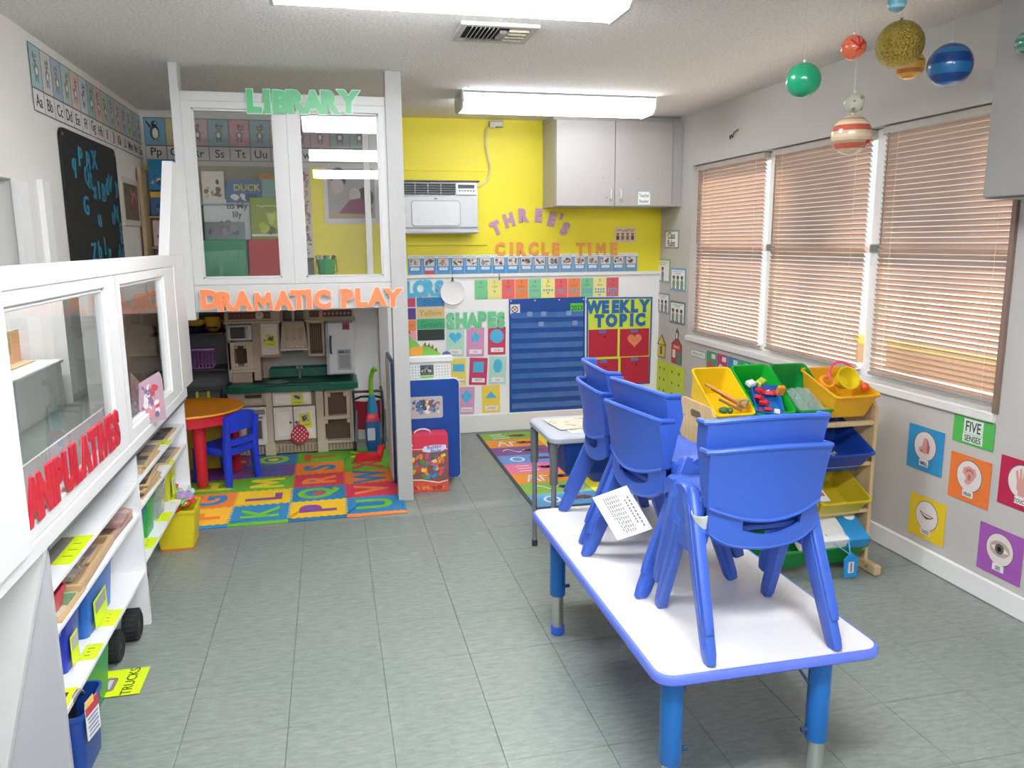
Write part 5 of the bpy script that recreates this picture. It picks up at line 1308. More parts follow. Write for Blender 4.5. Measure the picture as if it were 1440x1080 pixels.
for k, (c, p, sz, l) in enumerate((('#e08a2c', (1.852, 2.985, .812), (.03, .02, .05), 'orange block in the bright green bin'), ('#dfe6e2', (1.745, 3.045, .838), (.035, .03, .025), 'pale white block at the back of the bright green bin'), ('#b7c93a', (1.80, 3.06, .838), (.05, .03, .025), 'lime toy piece at the back of the bright green bin'))):
    t = thing('toy_block', l, 'block', p); b = B(); b.obox((0, 0, 0), sz, Matrix.Rotation(.5, 3, 'X') @ Matrix.Rotation(.3*k, 3, 'Z'), .005); obj('block', b, M(c, .4), t, world=False)
def crumple(name, lab, cat, c, sx, sy, sz, mat, seed, n=9, grp=None, tilt=0.):
    t = thing(name, lab, cat, c, group=grp); rn = random.Random(seed)
    b = B(); rows = []
    for j in range(n+1):
        v = j/n
        rows.append([((i/n-.5)*sx, (v-.5)*sy, sz*(.5+.5*sin(pi*i/n)*sin(pi*v))*rn.uniform(.45, 1.1)) for i in range(n+1)])
    top = [[b.bm.verts.new(p) for p in r] for r in rows]; bot = [[b.bm.verts.new((p[0], p[1], 0 if 0 < i < n and 0 < j < n else p[2]*.5-.002)) for i, p in enumerate(r)] for j, r in enumerate(rows)]
    for j in range(n):
        for i in range(n):
            b.face((top[j][i], top[j][i+1], top[j+1][i+1], top[j+1][i])); b.face((bot[j][i], bot[j+1][i], bot[j+1][i+1], bot[j][i+1]))
    edge = [(0, i) for i in range(n+1)]+[(j, n) for j in range(1, n+1)]+[(n, i) for i in range(n-1, -1, -1)]+[(j, 0) for j in range(n-1, 0, -1)]
    for (j, i), (j2, i2) in zip(edge, edge[1:]+edge[:1]): b.face((top[j][i], bot[j][i], bot[j2][i2], top[j2][i2]))
    b.xf(Matrix.Rotation(tilt, 4, 'X'))
    obj('film', b, mat, t, world=False, smooth=False)
    return t
FILM = glass('clear_film', (.98, .99, 1.), 1.6, .22, '#c9d4da')
crumple('plastic_bag', 'clear plastic bag lying in the dark green bin', 'bag', (1.965, 2.965, .752), .12, .20, .03, FILM, 3, tilt=rad(26))
tb_ = thing('toy_bucket', 'yellow toy bucket with a pink rim lying in the amber bin', 'bucket', (2.135, 2.95, .83))
b = B(); b.lathe([(.001, -.03), (.032, -.03), (.047, .028), (.050, .028), (.052, .034), (.046, .034), (.030, -.025), (.001, -.024)], 0, 0, 24); b.xf(Matrix.Translation((2.135, 2.955, .850)) @ Matrix.Rotation(rad(62), 4, 'X')); obj('bucket', b, M('#f2dc2c', .35, trans=.2), tb_)
b = B(); b.tube([Vector((2.135, 2.972, .862))+Vector((.062*cos(a), .0+.02*sin(a), .062*sin(a))) for a in [pi*i/16-.2 for i in range(19)]], .0055, 8); obj('pink_handle', b, M('#ee4a76', .35), tb_)
t = thing('toy_ball', 'small red ball at the right of the amber bin', 'ball', (2.20, 2.91, .825)); b = B(); b.sphere((2.205, 2.91, .825), .018, 12, 8); obj('ball', b, M('#e2552f', .35), t)
t = thing('toy_ring', 'orange ring at the left of the amber bin', 'ring', (2.065, 2.97, .84)); b = B(); b.tube([(2.068+.028*cos(a), 2.975+.02*sin(a), .842+.02*sin(a)) for a in [2*pi*i/14 for i in range(15)]], .008, 8); obj('ring', b, M('#f0963a', .4), t)
ct_ = thing('chain_toy', 'silver patterned chain lying in the navy blue bin', 'chain', (2.05, 2.93, .53))
b = B(); rn = random.Random(2)
for k in range(22):
    p = Vector((2.025+.045*sin(k*.9)*.6+k*.0015, 3.0-k*.006, .585-k*.0028))
    b.tube([p+Vector((.011*cos(a), .008*sin(a), .006*sin(a+k))) for a in [2*pi*i/8 for i in range(9)]], .0028, 5)
obj('links', b, M('#b8bcc6', .3, .5), ct_)
t = thing('game_sheet', 'white card lying in the yellow bin of the third row', 'paper', (1.99, 2.94, .36)); b = B(); b.obox((1.985, 2.95, .375), (.13, .17, .003), Matrix.Rotation(rad(24), 3, 'X')); obj('card', b, M('#ecebea', .5), t); b = B(); b.obox((2.03, 2.91, .3605), (.02, .02, .002), Matrix.Rotation(rad(24), 3, 'X')); obj('red_print', b, M('#c8574a', .5), t)
# white and blue box with a hanging swing tag in the bottom bin
wb = thing('game_box', 'white and blue game box sticking out of the bottom bin', 'box', (2.08, 2.93, .16))
R = Matrix.Rotation(rad(30), 3, 'X')
def bxp(c, s, m, n, bev=.002): 
    b = B(); b.obox(Vector((2.07, 2.925, .205))+R @ Vector(c), s, R, bev); return obj(n, b, m, wb)
bxp((-.02, 0, 0), (.30, .20, .055), M('#e9e9ea', .4), 'box')
bxp((.10, -.005, .001), (.10, .205, .057), M('#2a8fd0', .4), 'blue_end')
bxp((-.13, -.03, .028), (.022, .022, .002), M('#4a4a4a', .5), 'barcode', .0003)
bxp((-.03, .07, .034), (.22, .01, .012), M('#d9dadc', .4), 'folded_flap')
b = B(); b.loft([[Vector((2.07, 2.925, .205))+R @ Vector((.115+.028*cos(a), .03+.03*sin(a), z)) for a in [2*pi*i/20 for i in range(20)]] for z in (.0295, .0305)]); obj('round_seal', b, M('#eef0f2', .4), wb)
b = B()
for q in (-.008, .004): b.obox(Vector((2.07, 2.925, .205))+R @ Vector((.115, .03-q, .031)), (.03, .006, .001), R)
obj('seal_print', b, M('#c0505a', .5), wb)
b = B(); b.tube([(2.11, 2.86, .215), (2.12, 2.83, .17), (2.11, 2.80, .12)], .0025, 6); b.tube([(2.02, 2.855, .20), (2.07, 2.82, .15), (2.11, 2.80, .12)], .0025, 6); obj('tag_cord', b, M('#5aa9d8', .5), wb)
tg = thing('swing_tag', 'blue swing tag hanging from the game box in front of the rack', 'tag', (2.11, 2.795, .06))
b = B(); b.loft([[(2.112+px, y, .075+pz) for px, pz in ((-.03, -.055), (.03, -.055), (.034, .03), (.0, .058), (-.034, .03))] for y in (2.792, 2.797)]); obj('tag', b, M('#1f8fd4', .4), tg)
b = B(); b.flat(rr(.028, .05, .003, 2, 2.112, .066), 2.792, .0008); obj('label', b, M('#cfd6dc', .5), tg); b = B(); b.flat(rr(.006, .04, 0, 1, 2.112, .066), 2.791, .0006); obj('label_print', b, M('#c24a4a', .5), tg)
t = thing('toy_ring', 'red ring lying in the bottom green bin', 'ring', (1.80, 2.87, .16)); b = B(); b.tube([(1.815+.022*cos(a), 2.87, .165+.022*sin(a)) for a in [2*pi*i/16 for i in range(17)]], .006, 8); obj('ring', b, M('#c8283c', .4), t)

# ================================================================ blue toy unit by the loft post
un = thing('toy_cabinet', 'navy fronted white toy cabinet with pegboard beside the loft post', 'cabinet', (.52, 4.8, 0))
NV = M('#15479b', .35, var=.03); UW = M('#eeeeec', .4)
def rboard(b, x0, x1, y0, y1, z0, z1, r):
    pts = rr(x1-x0, z1-z0, r, 5, (x0+x1)/2, (z0+z1)/2)
    return b.loft([[(px, y, pz) for px, pz in pts] for y in (y0, y1)])
b = B(); rboard(b, .405, .722, 4.622, 4.634, .035, .643, .03); obj('front_panel', b, NV, un)
b = B(); rboard(b, .400, .727, 4.634, 4.648, .030, .648, .032); obj('white_edge', b, UW, un)
b = B(); b.box(.44, .70, 4.65, 4.95, .04, .60, .004); obj('body', b, UW, un)
b = B(); b.box(.42, .73, 4.90, 5.02, .705, .745, .006); obj('top_shelf', b, UW, un)
b = B(); b.box(.43, .72, 4.925, 4.94, .55, .705, .002); obj('pegboard', b, M('#e4e5e4', .45), un)
b = B()
for i in range(15):
    for j in range(7): b.loft([[(.442+i*.0185+.0032*cos(a), y, .565+j*.0185+.0032*sin(a)) for a in [2*pi*q/6 for q in range(6)]] for y in (4.9235, 4.926)])
o_ = obj('peg_holes', b, M('#55585a', .7), un); o_['kind'] = 'stuff'
b = B(); pts = rr(.40, .76, .03, 5, 4.85, .385); b.loft([[(x, y, z) for y, z in pts] for x in (.322, .340)]); obj('end_panel', b, M('#2c3f66', .4), un)
b = B(); pts = rr(.37, .73, .025, 5, 4.85, .385); b.loft([[(x, y, z) for y, z in pts] for x in (.318, .3222)]); obj('end_panel_face', b, M('#e5e6e8', .4), un)
b = B(); b.flat(rr(.205, .132, .012, 3, .520, .478), 4.6215, .001); p = obj('photo_card', b, M('#b9b3b4', .4), un)
b = B(); scatter(b, .43, .61, .425, .53, 4.6204, 31, 46, 6, .008, .022); obj('photo_print', b, [M(c, .5) for c in ('#3a6fa8', '#8c5b4c', '#e0dedc', '#4f4a52', '#c0a89a', '#6b87a6')], p)
b = B(); b.flat(rr(.085, .065, .002, 1, .568, .655), 4.924, .0015); q = obj('photo_card', b, M('#5a5e60', .4), un)
b = B(); scatter(b, .53, .605, .63, .68, 4.922, 8, 14, 3, .006, .014); obj('photo_print', b, [M(c, .5) for c in ('#8d9294', '#b7bbbc', '#3c4042')], q)
b = B(); b.flat(rr(.088, .022, .002, 1, .568, .610), 4.924, .0015); obj('green_label', b, M('#9fd07a', .5), un)
b = B(); squiggle(b, .54, .60, .610, .003, 4.922, .0012, 10, 4); obj('label_writing', b, M('#4a6a3a', .5), un)
dn = thing('dinosaur_cutout', 'green and orange dinosaur cut-out standing on the white cabinet top', 'cutout', (.52, 4.95, .745))
b = B(); b.flat([(.44, .745), (.665, .745), (.64, .775), (.60, .80), (.56, .81), (.535, .80), (.515, .83), (.485, .845), (.465, .88), (.455, .82)], 4.955, .006); obj('body', b, M('#7fc04f', .5), dn)
b = B(); b.flat([(.465, .748), (.545, .748), (.55, .80), (.50, .80), (.468, .79)], 4.948, .002); obj('orange_patch', b, M('#f0a63a', .5), dn)
for x, z in ((.455, .87), (.462, .895), (.56, .815), (.585, .808), (.607, .797), (.63, .78)):
    b = B(); b.flat([(x-.010, z-.008), (x+.012, z-.012), (x+.006, z+.016)], 4.950, .002); obj('spike', b, M('#8c5a3a', .5), dn)
b = B(); b.flat([(.668, .745), (.728, .745), (.72, .758), (.70, .766), (.68, .760)], 4.955, .006); obj('blue_dome', b, M('#4a5f95', .5), dn)
# carton of building blocks
bx = thing('block_carton', 'red carton of toy building blocks in front of the navy cabinet', 'carton', (.51, 4.56, 0))
CX0, CX1, CY0, CY1, CZ = .392, .628, 4.475, 4.60, .345
b = B(); b.box(CX0, CX1, CY0, CY1, 0, CZ, .002); obj('box', b, M('#d8364f', .4), bx)
b = B(); b.flat([(CX0+.003, .075), (CX1-.004, .065), (CX1-.004, .245), (CX0+.003, .25)], CY0-.0004, .0008); obj('picture_field', b, M('#7a5a4c', .5), bx)
b = B(); rn = random.Random(12); cols = ['#d8443a', '#2f8fc9', '#e8a83a', '#5a8f45', '#d94f6a', '#ef7f3a', '#5468b0', '#f0c95a']
for k in range(46):
    px, pz, a, s = rn.uniform(CX0+.025, CX1-.027), rn.uniform(.092, .225), rn.uniform(0, pi), rn.uniform(.012, .022)
    b.mat(k % 8).flat([(px+u*cos(a)-v*sin(a), pz+u*sin(a)+v*cos(a)) for u, v in rr(s*1.7, s, .002, 1)], CY0-.0012-k*.00002, .0006)
obj('printed_blocks', b, [M(c, .4) for c in cols], bx)
b = B(); b.flat([(CX0+.003, .262), (CX1-.004, .254), (CX1-.004, .258), (CX0+.003, .266)], CY0-.0026, .0005); b.flat([(CX0+.003, .078), (CX0+.08, .074), (CX1-.06, .052), (CX1-.004, .064), (CX1-.004, .069), (CX1-.06, .058), (CX0+.08, .080), (CX0+.003, .084)], CY0-.0026, .0005); obj('white_lines', b, M('#f0e6e4', .5), bx)
b = B(); b.flat([(CX0+.003, .004), (CX1-.004, .004), (CX1-.004, .063), (CX1-.06, .051), (CX0+.08, .073), (CX0+.003, .077)], CY0-.0003, .0008); obj('bottom_band', b, M('#d9573f', .45), bx)
b = B(); scatter(b, CX0+.02, CX1-.02, .01, .045, CY0-.0012, 3, 16, 2, .006, .016); obj('bottom_print', b, [M('#e88a4a', .5), M('#b8392f', .5)], bx)
b = B(); b.flat([(.475, .262), (.49, .278), (.55, .285), (.615, .282), (.618, .262), (.59, .243), (.52, .24), (.48, .247)], CY0-.0028, .0008); obj('logo_cloud', b, M('#d9dcef', .5), bx)
b = B(); b.text('Building', .030, .548, .270, CY0-.0038, .0006, .02, .06, .9); b.text('Blocks', .026, .555, .251, CY0-.0038, .0006, .02, .04, .9); obj('logo_lettering', b, M('#5a63b4', .5), bx)
b = B(); b.flat(rr(.03, .014, .006, 3, CX0+.016, .288), CY0-.001, .0006); obj('white_mark', b, M('#f0dfe0', .5), bx)
b = B(); b.tube([(.44, 4.535, .345), (.447, 4.535, .358), (.47, 4.535, .367), (.50, 4.535, .368), (.525, 4.535, .360), (.535, 4.535, .345)], .004, 6); obj('carry_handle', b, M('#f0e9ea', .4), bx)
# ================================================================ white open shelf under the partition
sh = thing('open_shelf', 'long white open shelf unit under the glazed partition', 'shelf', (-.87, 3.1, 0))
SW = M('#eeeeef', .4, var=.015)
SX0, SX1 = -1.06, -.737
for y in (2.135, 3.10, 4.125):
    b = B(); b.box(SX0, SX1, y-.010, y+.010, 0, .695, .002); obj('side_panel', b, M('#c2c2c6', .45, var=.015) if y < 2.2 else SW, sh)
for y0, y1, zs in ((2.145, 3.09, (.222, .452, .572)), (3.11, 4.115, (.255, .468, .570))):
    for z in zs:
        b = B(); b.box(SX0, SX1-.002, y0, y1, z-.016, z, .002); obj('shelf_board', b, SW, sh)
b = B(); b.box(SX0-.008, SX0, 2.125, 4.135, .20, .695); obj('back_panel', b, SW, sh)
b = B(); b.box(SX0, SX1+.01, 2.125, 4.135, .680, .696, .002); obj('top_board', b, M('#6f7274', .5), sh)
NEON = M('#dcf11c', .5)
def neon(lab, x, y, z, w, d, rz, grp='yellow shelf labels', word=None, pic=True):
    t = thing('shelf_label', lab, 'label', (x, y, z), rz, grp)
    b = B(); b.box(-w/2, w/2, -d/2, d/2, 0, .0012); obj('card', b, NEON, t, world=False)
    if pic:
        b = B(); b.box(-w/2+.006, -w*.02, -d/2+.008, d/2-.008, .0012, .0018); obj('photo', b, M('#8d8a84', .5), t, world=False)
    b = B(); rn = random.Random(int(y*1000))
    if word:
        b.text(word, d*.30, 0, 0, 0, .0006, .01); b.xf(Matrix.Translation((w*.14, 0, .0018)) @ Matrix.Rotation(rad(-90), 4, 'X') @ Matrix.Rotation(0, 4, 'Y'))
    else:
        for k in range(3):
            xs = w*(.08 if pic else -.3)
            b.box(xs+rn.uniform(0, .006), xs+w*.30+rn.uniform(-.008, .006), -d*.25+k*d*.22, -d*.25+k*d*.22+.004, .0012, .0016)
    obj('writing', b, M('#5f6a2a', .6), t, world=False)
    return t
neon('yellow label with a photo on the third shelf board of the near bay', -.79, 2.42, .572, .10, .23, rad(0))
neon('yellow label on the bin shelf edge in front of the near bins', -.770, 2.215, .222, .055, .10, 0, pic=False)
neon('yellow label on the bin shelf in front of the middle near bin', -.765, 2.47, .222, .05, .10, 0, pic=False)
neon('yellow label on the bin shelf in front of the largest blue bin', -.765, 2.70, .222, .05, .12, 0, pic=False)
neon('yellow label on the far bay bin shelf by the blue bin', -.765, 3.30, .255, .05, .12, 0, pic=False)
neon('yellow label on the far bay bin shelf by the clear bin', -.765, 3.62, .255, .05, .12, 0, pic=False)
neon('yellow label at the far end of the far bay bin shelf', -.765, 3.92, .255, .05, .12, 0, pic=False)
neon('yellow label on the far bay upper shelf beside the puzzles', -.76, 3.72, .570, .045, .09, 0, pic=False)
neon('yellow label on the far bay middle shelf beside the puzzles', -.76, 3.75, .468, .045, .09, 0, pic=False)
# floor sign TRUCKS
tr = thing('floor_label', 'yellow card reading TRUCKS lying on the floor by the shelf', 'label', (-.745, 2.665, .004), rad(90))
b = B(); b.box(-.085, .085, -.075, .062, 0, .0014); obj('card', b, NEON, tr, world=False)
b = B(); b.text('TRUCKS', .046, 0, 0, 0, .0006, .005); b.xf(Matrix.Translation((.0, -.03, .002)) @ Matrix.Rotation(rad(-90), 4, 'X')); obj('lettering', b, M('#4f5a20', .6), tr, world=False)
b = B(); b.prism(rr(.085, .045, .012, 3, -.01, .035), .0014, .0022); obj('truck_photo', b, M('#8e7d78', .5), tr, world=False)
b = B(); b.prism(rr(.06, .014, .003, 2, -.01, .032), .0022, .0026); obj('truck_print', b, M('#c9ccce', .5), tr, world=False)
# bins
def tub(name, lab, cat, x, y, z, w, d, h, c, grp=None, handle=False, label=None, rz=0., r=.02, mat=None):
    t = thing(name, lab, cat, (x, y, z), rz, grp)
    m = mat or M(c, .35)
    b = B(); b.loft([[(px, py, zz) for px, py in rr(w*f, d*f, r*f, 4)] for f, zz in ((.84, 0), (.95, h-.014), (1.0, h-.012), (1.0, h), (.94, h), (.92, h-.014), (.81, .006))]); obj('tub', b, m, t, world=False)
    if label:
        b = B(); b.box(w*.47, w*.47+.0015, -d*.30, d*.12, h*.08, h*.62); b.xf(Matrix.Translation((w*.012, 0, 0))); l = obj('front_card', b, NEON, t, world=False)
        b = B(); b.box(w*.47+.0016, w*.47+.0024, -d*.26, d*.08, h*.34, h*.58); b.xf(Matrix.Translation((w*.012, 0, 0))); obj('card_photo', b, M(label, .5), l, world=False)
        l2 = l
    return t
def heap(b_name, lab, grp, n, x, y, z, w, d, cols, s, seed, cat='toy'):
    rn = random.Random(seed)
    for k in range(n):
        c = cols[k % len(cols)]
        p = (x+rn.uniform(-w, w), y+rn.uniform(-d, d), z+rn.uniform(0, .02))
        t = thing(b_name, lab, cat, p, rn.uniform(0, 3), grp)
        b = B(); b.obox((0, 0, 0), (s*1.5, s, s*.7), Matrix.Rotation(rn.uniform(-.6, .6), 3, 'X'), s*.2); obj('piece', b, M(c, .4), t, world=False)
tub('storage_bin', 'largest blue bin on the near bay shelf with red toys', 'bin', -.876, 2.70, .222, .19, .33, .165, '#1f66c0', 'blue bins on the white shelf', label='#9a9c9e')
heap('toy_piece', 'red toy piece in the largest blue bin', 'red toys in the largest blue bin', 9, -.87, 2.70, .352, .05, .12, ['#a8322f', '#8f2a30'], .04, 1)
tub('storage_bin', 'royal blue bin on the near bay shelf with orange toys', 'bin', -.876, 2.41, .222, .19, .155, .165, '#2336b4', 'blue bins on the white shelf', label='#b9b5b0')
heap('toy_piece', 'orange toy piece in the royal blue bin', 'orange toys in the royal blue bin', 7, -.87, 2.41, .352, .05, .05, ['#c9623a', '#b5532f'], .035, 2)
tub('storage_bin', 'light blue bin at the near end of the shelf', 'bin', -.876, 2.235, .222, .19, .145, .160, '#2f7fd0', 'blue bins on the white shelf', label='#a5a8a4')
heap('toy_piece', 'brown gold toy piece in the light blue bin', 'toys in the light blue bin', 6, -.87, 2.235, .35, .045, .04, ['#6b5a2a', '#9a8238', '#3c3a30'], .03, 3)
tub('storage_bin', 'navy blue bin on the floor with a hanging price tag', 'bin', -.80, 2.245, 0, .20, .20, .195, '#1d4494', r=.025)
t = thing('black_toy', 'black toy with a chrome part in the floor bin', 'toy', (-.78, 2.22, .15)); b = B(); b.box(-.81, -.75, 2.18, 2.25, .14, .225, .012); obj('body', b, M('#1f2022', .4), t); b = B(); b.tube([(-.745, 2.20, .215), (-.735, 2.24, .225), (-.735, 2.27, .20)], .007, 8); obj('chrome_part', b, M('#c9ccd0', .2, .8), t)
pg = thing('price_tag', 'red and white printed tag hanging on the navy floor bin', 'tag', (-.695, 2.20, .12), rad(80))
b = B(); b.flat(rr(.075, .105, .004, 2, 0, .045), 0, .0012); obj('tag', b, M('#e4e4e2', .5), pg, world=False)
b = B(); b.flat(rr(.073, .035, .002, 1, 0, .080), -.0012, .0006); obj('red_band', b, M('#c03a44', .5), pg, world=False)
b = B(); b.flat(rr(.048, .022, .002, 1, -.014, .098), -.0019, .0006); obj('yellow_band', b, M('#e8c46a', .5), pg, world=False)
b = B()
for k in range(5): b.flat(rr(.058-.008*(k % 2), .006, 0, 1, 0, .052-k*.012), -.0012, .0006)
obj('print', b, M('#8a90b0', .5), pg, world=False)
tub('storage_bin', 'green bin on the floor beside the TRUCKS card', 'bin', -.885, 2.52, 0, .26, .30, .20, '#1f9a46', r=.025)
def wheel(lab, y, x, r, w):
    t = thing('round_toy', lab, 'toy', (x, y, 0), group='black round toys on the floor')
    RB = M('#1c1c1e', .6, bump=.3)
    b = B(); prof = [(r*.45, -w*.4), (r*.8, -w*.5), (r*.97, -w*.38), (r, 0), (r*.97, w*.38), (r*.8, w*.5), (r*.45, w*.4)]
    b.loft([[(x+h, y+rad_*cos(a), r+rad_*sin(a)) for a in [2*pi*i/28 for i in range(28)]] for rad_, h in prof]); obj('tire', b, RB, t)
    for k in range(20):
        a = 2*pi*k/20
        b = B(); b.obox((x, y+r*.985*cos(a), r+r*.985*sin(a)), (w*.85, r*.14, r*.07), Matrix.Rotation(a+pi/2, 3, 'X'), .002)
        for v in b.bm.verts: v.co.z = max(v.co.z, 0)
        obj('tread', b, RB, t)
    b = B(); b.loft([[(x+h, y+rad_*cos(a), r+rad_*sin(a)) for a in [2*pi*i/20 for i in range(20)]] for rad_, h in ((r*.44, -w*.3), (r*.44, w*.3), (r*.2, w*.42))]); obj('hub', b, M('#2c2d30', .4), t)
wheel('black knobbly toy tire standing near the middle shelf panel', 2.985, -.775, .058, .055)
wheel('black toy tire lying against the green floor bin', 2.83, -.80, .055, .05)
# trays and puzzles on the middle board of the near bay
def tray(lab, x, y, z, w, d, c, rz=0., inner=None, h=.022):
    t = thing('wooden_tray', lab, 'tray', (x, y, z), rz, 'trays and puzzles on the white shelf')
    b = B(); b.box(-w/2, w/2, -d/2, d/2, 0, .006); obj('base', b, M(inner or c, .5), t, world=False)
    for bb in ((-w/2, w/2, -d/2, -d/2+.014), (-w/2, w/2, d/2-.014, d/2), (-w/2, -w/2+.014, -d/2+.014, d/2-.014), (w/2-.014, w/2, -d/2+.014, d/2-.014)):
        b = B(); b.box(*bb, 0, h, .002); obj('rim', b, M(c, .5), t, world=False)
    return t
def puzzle(lab, x, y, z, w, d, cols, seed, rz=0., base='#c9ab82'):
    t = thing('puzzle_board', lab, 'puzzle', (x, y, z), rz, 'trays and puzzles on the white shelf')
    b = B(); b.box(-w/2, w/2, -d/2, d/2, 0, .008, .001); obj('board', b, M(base, .5), t, world=False)
    rn = random.Random(seed); n, m_ = 4, 5
    for i in range(n):
        for j in range(m_):
            b = B(); u0, u1 = -w/2+.012+i*(w-.024)/n, -w/2+.012+(i+1)*(w-.024)/n; v0, v1 = -d/2+.012+j*(d-.024)/m_, -d/2+.012+(j+1)*(d-.024)/m_
            b.box(u0+.001, u1-.001, v0+.001, v1-.001, .008, .0115+rn.uniform(0, .002), .0008); obj('piece', b, M(rn.choice(cols), .5), t, world=False)
    return t
tray('tan wooden tray on the near bay middle board', -.845, 2.58, .452, .19, .42, '#c8a67c', rad(2), '#a98d6c', .028)
crumple('plastic_bag', 'crinkled clear bag of pieces lying in the tan tray', 'bag', (-.85, 2.52, .460), .13, .17, .045, glass('bag_film', (.97, .97, .96), 1.6, .45, '#cfc8c0'), 5)
puzzle('mauve grey puzzle in the tan tray under the bag', -.845, 2.66, .460, .14, .16, ['#8f8089', '#b8a3a3', '#a9948f'], 2)
tray('small pinkish brown tray at the far end of the near bay', -.85, 2.92, .452, .19, .24, '#b99484', rad(-2), '#9b7f74')
crumple('plastic_bag', 'clear bag with pink pieces on the small far tray', 'bag', (-.83, 2.95, .468), .16, .18, .06, glass('bag_film_pink', (.97, .93, .93), 1.6, .4, '#c9a9a4'), 6)
tub('red_container', 'red plastic container at the near end of the middle board', 'container', -.83, 2.235, .452, .15, .15, .07, '#c8384a', r=.02)
puzzle('green edged puzzle board under the red container', -.83, 2.30, .4445+.0075, .18, .22, ['#6a8f6a', '#b9c2a8'], 3)
# puzzles in the far bay
for k, (y, z, l, cs) in enumerate(((3.36, .468, 'bottom puzzle board of the stack on the far bay middle board', ['#4e463e', '#6b5d4a', '#8d7a5e']), (3.38, .481, 'second puzzle board of the stack on the far bay middle board', ['#5d5142', '#a58d66']), (3.35, .494, 'third puzzle board of the stack on the far bay middle board', ['#7b6a4f', '#3e3a34']), (3.39, .507, 'top puzzle board of the stack on the far bay middle board', ['#4b443d', '#57685c', '#8a745a']))):
    puzzle(l, -.84, y, z, .19, .30, cs, 10+k, rad(2*(k-1)))
for k, (y, z, l, cs) in enumerate(((3.38, .570, 'lower puzzle board on the far bay upper board', ['#b39a70', '#c7b48f']), (3.42, .583, 'upper puzzle board on the far bay upper board', ['#8d8577', '#5c554d', '#b5a283']))):
    puzzle(l, -.84, y, z, .19, .34, cs, 20+k, rad(3*k))
puzzle('grey puzzle board leaning flat at the far end of the middle board', -.84, 3.86, .468, .18, .30, ['#8f8b8a', '#a7a09c', '#77706e'], 31)
puzzle('dark puzzle board at the far end of the upper board', -.84, 3.86, .570, .17, .26, ['#6b6460', '#4e4a48', '#8c847c'], 32)
tub('storage_bin', 'blue bin on the far bay bottom board nearest the middle panel', 'bin', -.86, 3.24, .255, .18, .17, .15, '#2060b8', 'bins in the far bay', label='#8fa0a8')
heap('toy_piece', 'blue toy piece in the far bay blue bin', 'toys in the far bay blue bin', 6, -.86, 3.24, .375, .04, .05, ['#3a74c9', '#2a539a'], .035, 8)
tub('storage_bin', 'green bin in the far bay beside the blue bin', 'bin', -.86, 3.43, .255, .18, .17, .15, '#1c9c4a', 'bins in the far bay')
CLR = glass('clear_plastic', (.93, .97, .97), 1.6, .22, '#c3d3d6')
tub('storage_bin', 'clear plastic bin in the far bay', 'bin', -.86, 3.66, .255, .18, .19, .155, '#fff', 'bins in the far bay', mat=CLR)
tub('clear_bin_lid', 'pale blue lid on the clear bin', 'lid', -.86, 3.66, .411, .19, .21, .018, '#a9c3d3', r=.02)
tub('storage_bin', 'olive yellow bin at the far end of the far bay', 'bin', -.86, 3.92, .255, .18, .19, .165, '#c2c02e', 'bins in the far bay', label='#d6dad2')
# storybook leaning on the glass ledge
sb = thing('story_card', 'pink and red patterned card standing on the partition ledge', 'card', (-.72, 3.34, .742), rad(62))
b = B(); b.flat([(-.07, 0), (.08, 0), (.075, .17), (.06, .20), (-.06, .17)], 0, .0016); obj('card', b, M('#b99aa6', .5), sb, world=False)
b = B(); scatter(b, -.055, .06, .012, .16, -.0018, 17, 44, 4, .008, .018); obj('print', b, [M('#c2484f', .5), M('#e9dcdf', .5), M('#7d6d92', .5), M('#d98f96', .5)], sb, world=False)

# yellow tub of toys on the floor at the end of the shelf
yt = thing('toy_tub', 'square yellow tub on the floor at the far end of the shelf', 'tub', (-.765, 3.93, 0))
b = B(); b.loft([[(px, py, z) for px, py in rr(w_, d_, .012, 3, -.775, 3.95)] for w_, d_, z in ((.15, .17, 0), (.185, .20, .185), (.195, .21, .187), (.195, .21, .20), (.175, .19, .20), (.14, .16, .008))]); obj('tub', b, M('#e3cf1f', .4), yt)
b = B(); b.loft([[(px, py, z) for px, py in rr(w_, d_, .012, 3, -.775, 3.95)] for w_, d_, z in ((.152, .172, 0), (.156, .176, .012))]); obj('orange_base', b, M('#d9822f', .4), yt)
rn = random.Random(9)
for k in range(16):
    c, nm_ = [('#c4cbd2', 'silver grey'), ('#d64a3a', 'red'), ('#7fae4a', 'green'), ('#b39ad0', 'lilac'), ('#e9e4df', 'white')][k % 5]
    p = (-.775+rn.uniform(-.065, .075), 3.95+rn.uniform(-.07, .08), .205+rn.uniform(0, .06))
    t = thing('wrapped_toy', '%s wrapped toy piled in the yellow tub' % nm_, 'toy', p, rn.uniform(0, 3), nm_+' toys in the yellow tub')
    b = B(); r = rn.uniform(.018, .032); b.sphere((0, 0, 0), r, 9, 6, r*.75); 
    for v in b.bm.verts: v.co *= rn.uniform(.8, 1.2)
    obj('toy', b, M(c, .25, coat=.4), t, world=False, smooth=False)
t = thing('red_tray', 'red plastic tray sticking out of the yellow tub', 'tray', (-.80, 3.90, .20)); b = B(); b.loft([[(px, py, z) for px, py in rr(.13*f, .12*f, .015, 3, -.80, 3.89)] for f, z in ((.8, .195), (1, .222), (.95, .222), (.76, .200))]); obj('tray', b, M('#cf3d2a', .4), t)
t = thing('cloth_strip', 'red cloth hanging behind the near bay of the shelf', 'cloth', (-.735, 3.18, .06)); b = B(); b.loft([[(-.765+.012*sin(z*40+k), 3.125+k*.05, z) for k, z in ((0, .02+q), (1, .05+q), (2, .09+q))] for q in (0, .12)], False, False, False)
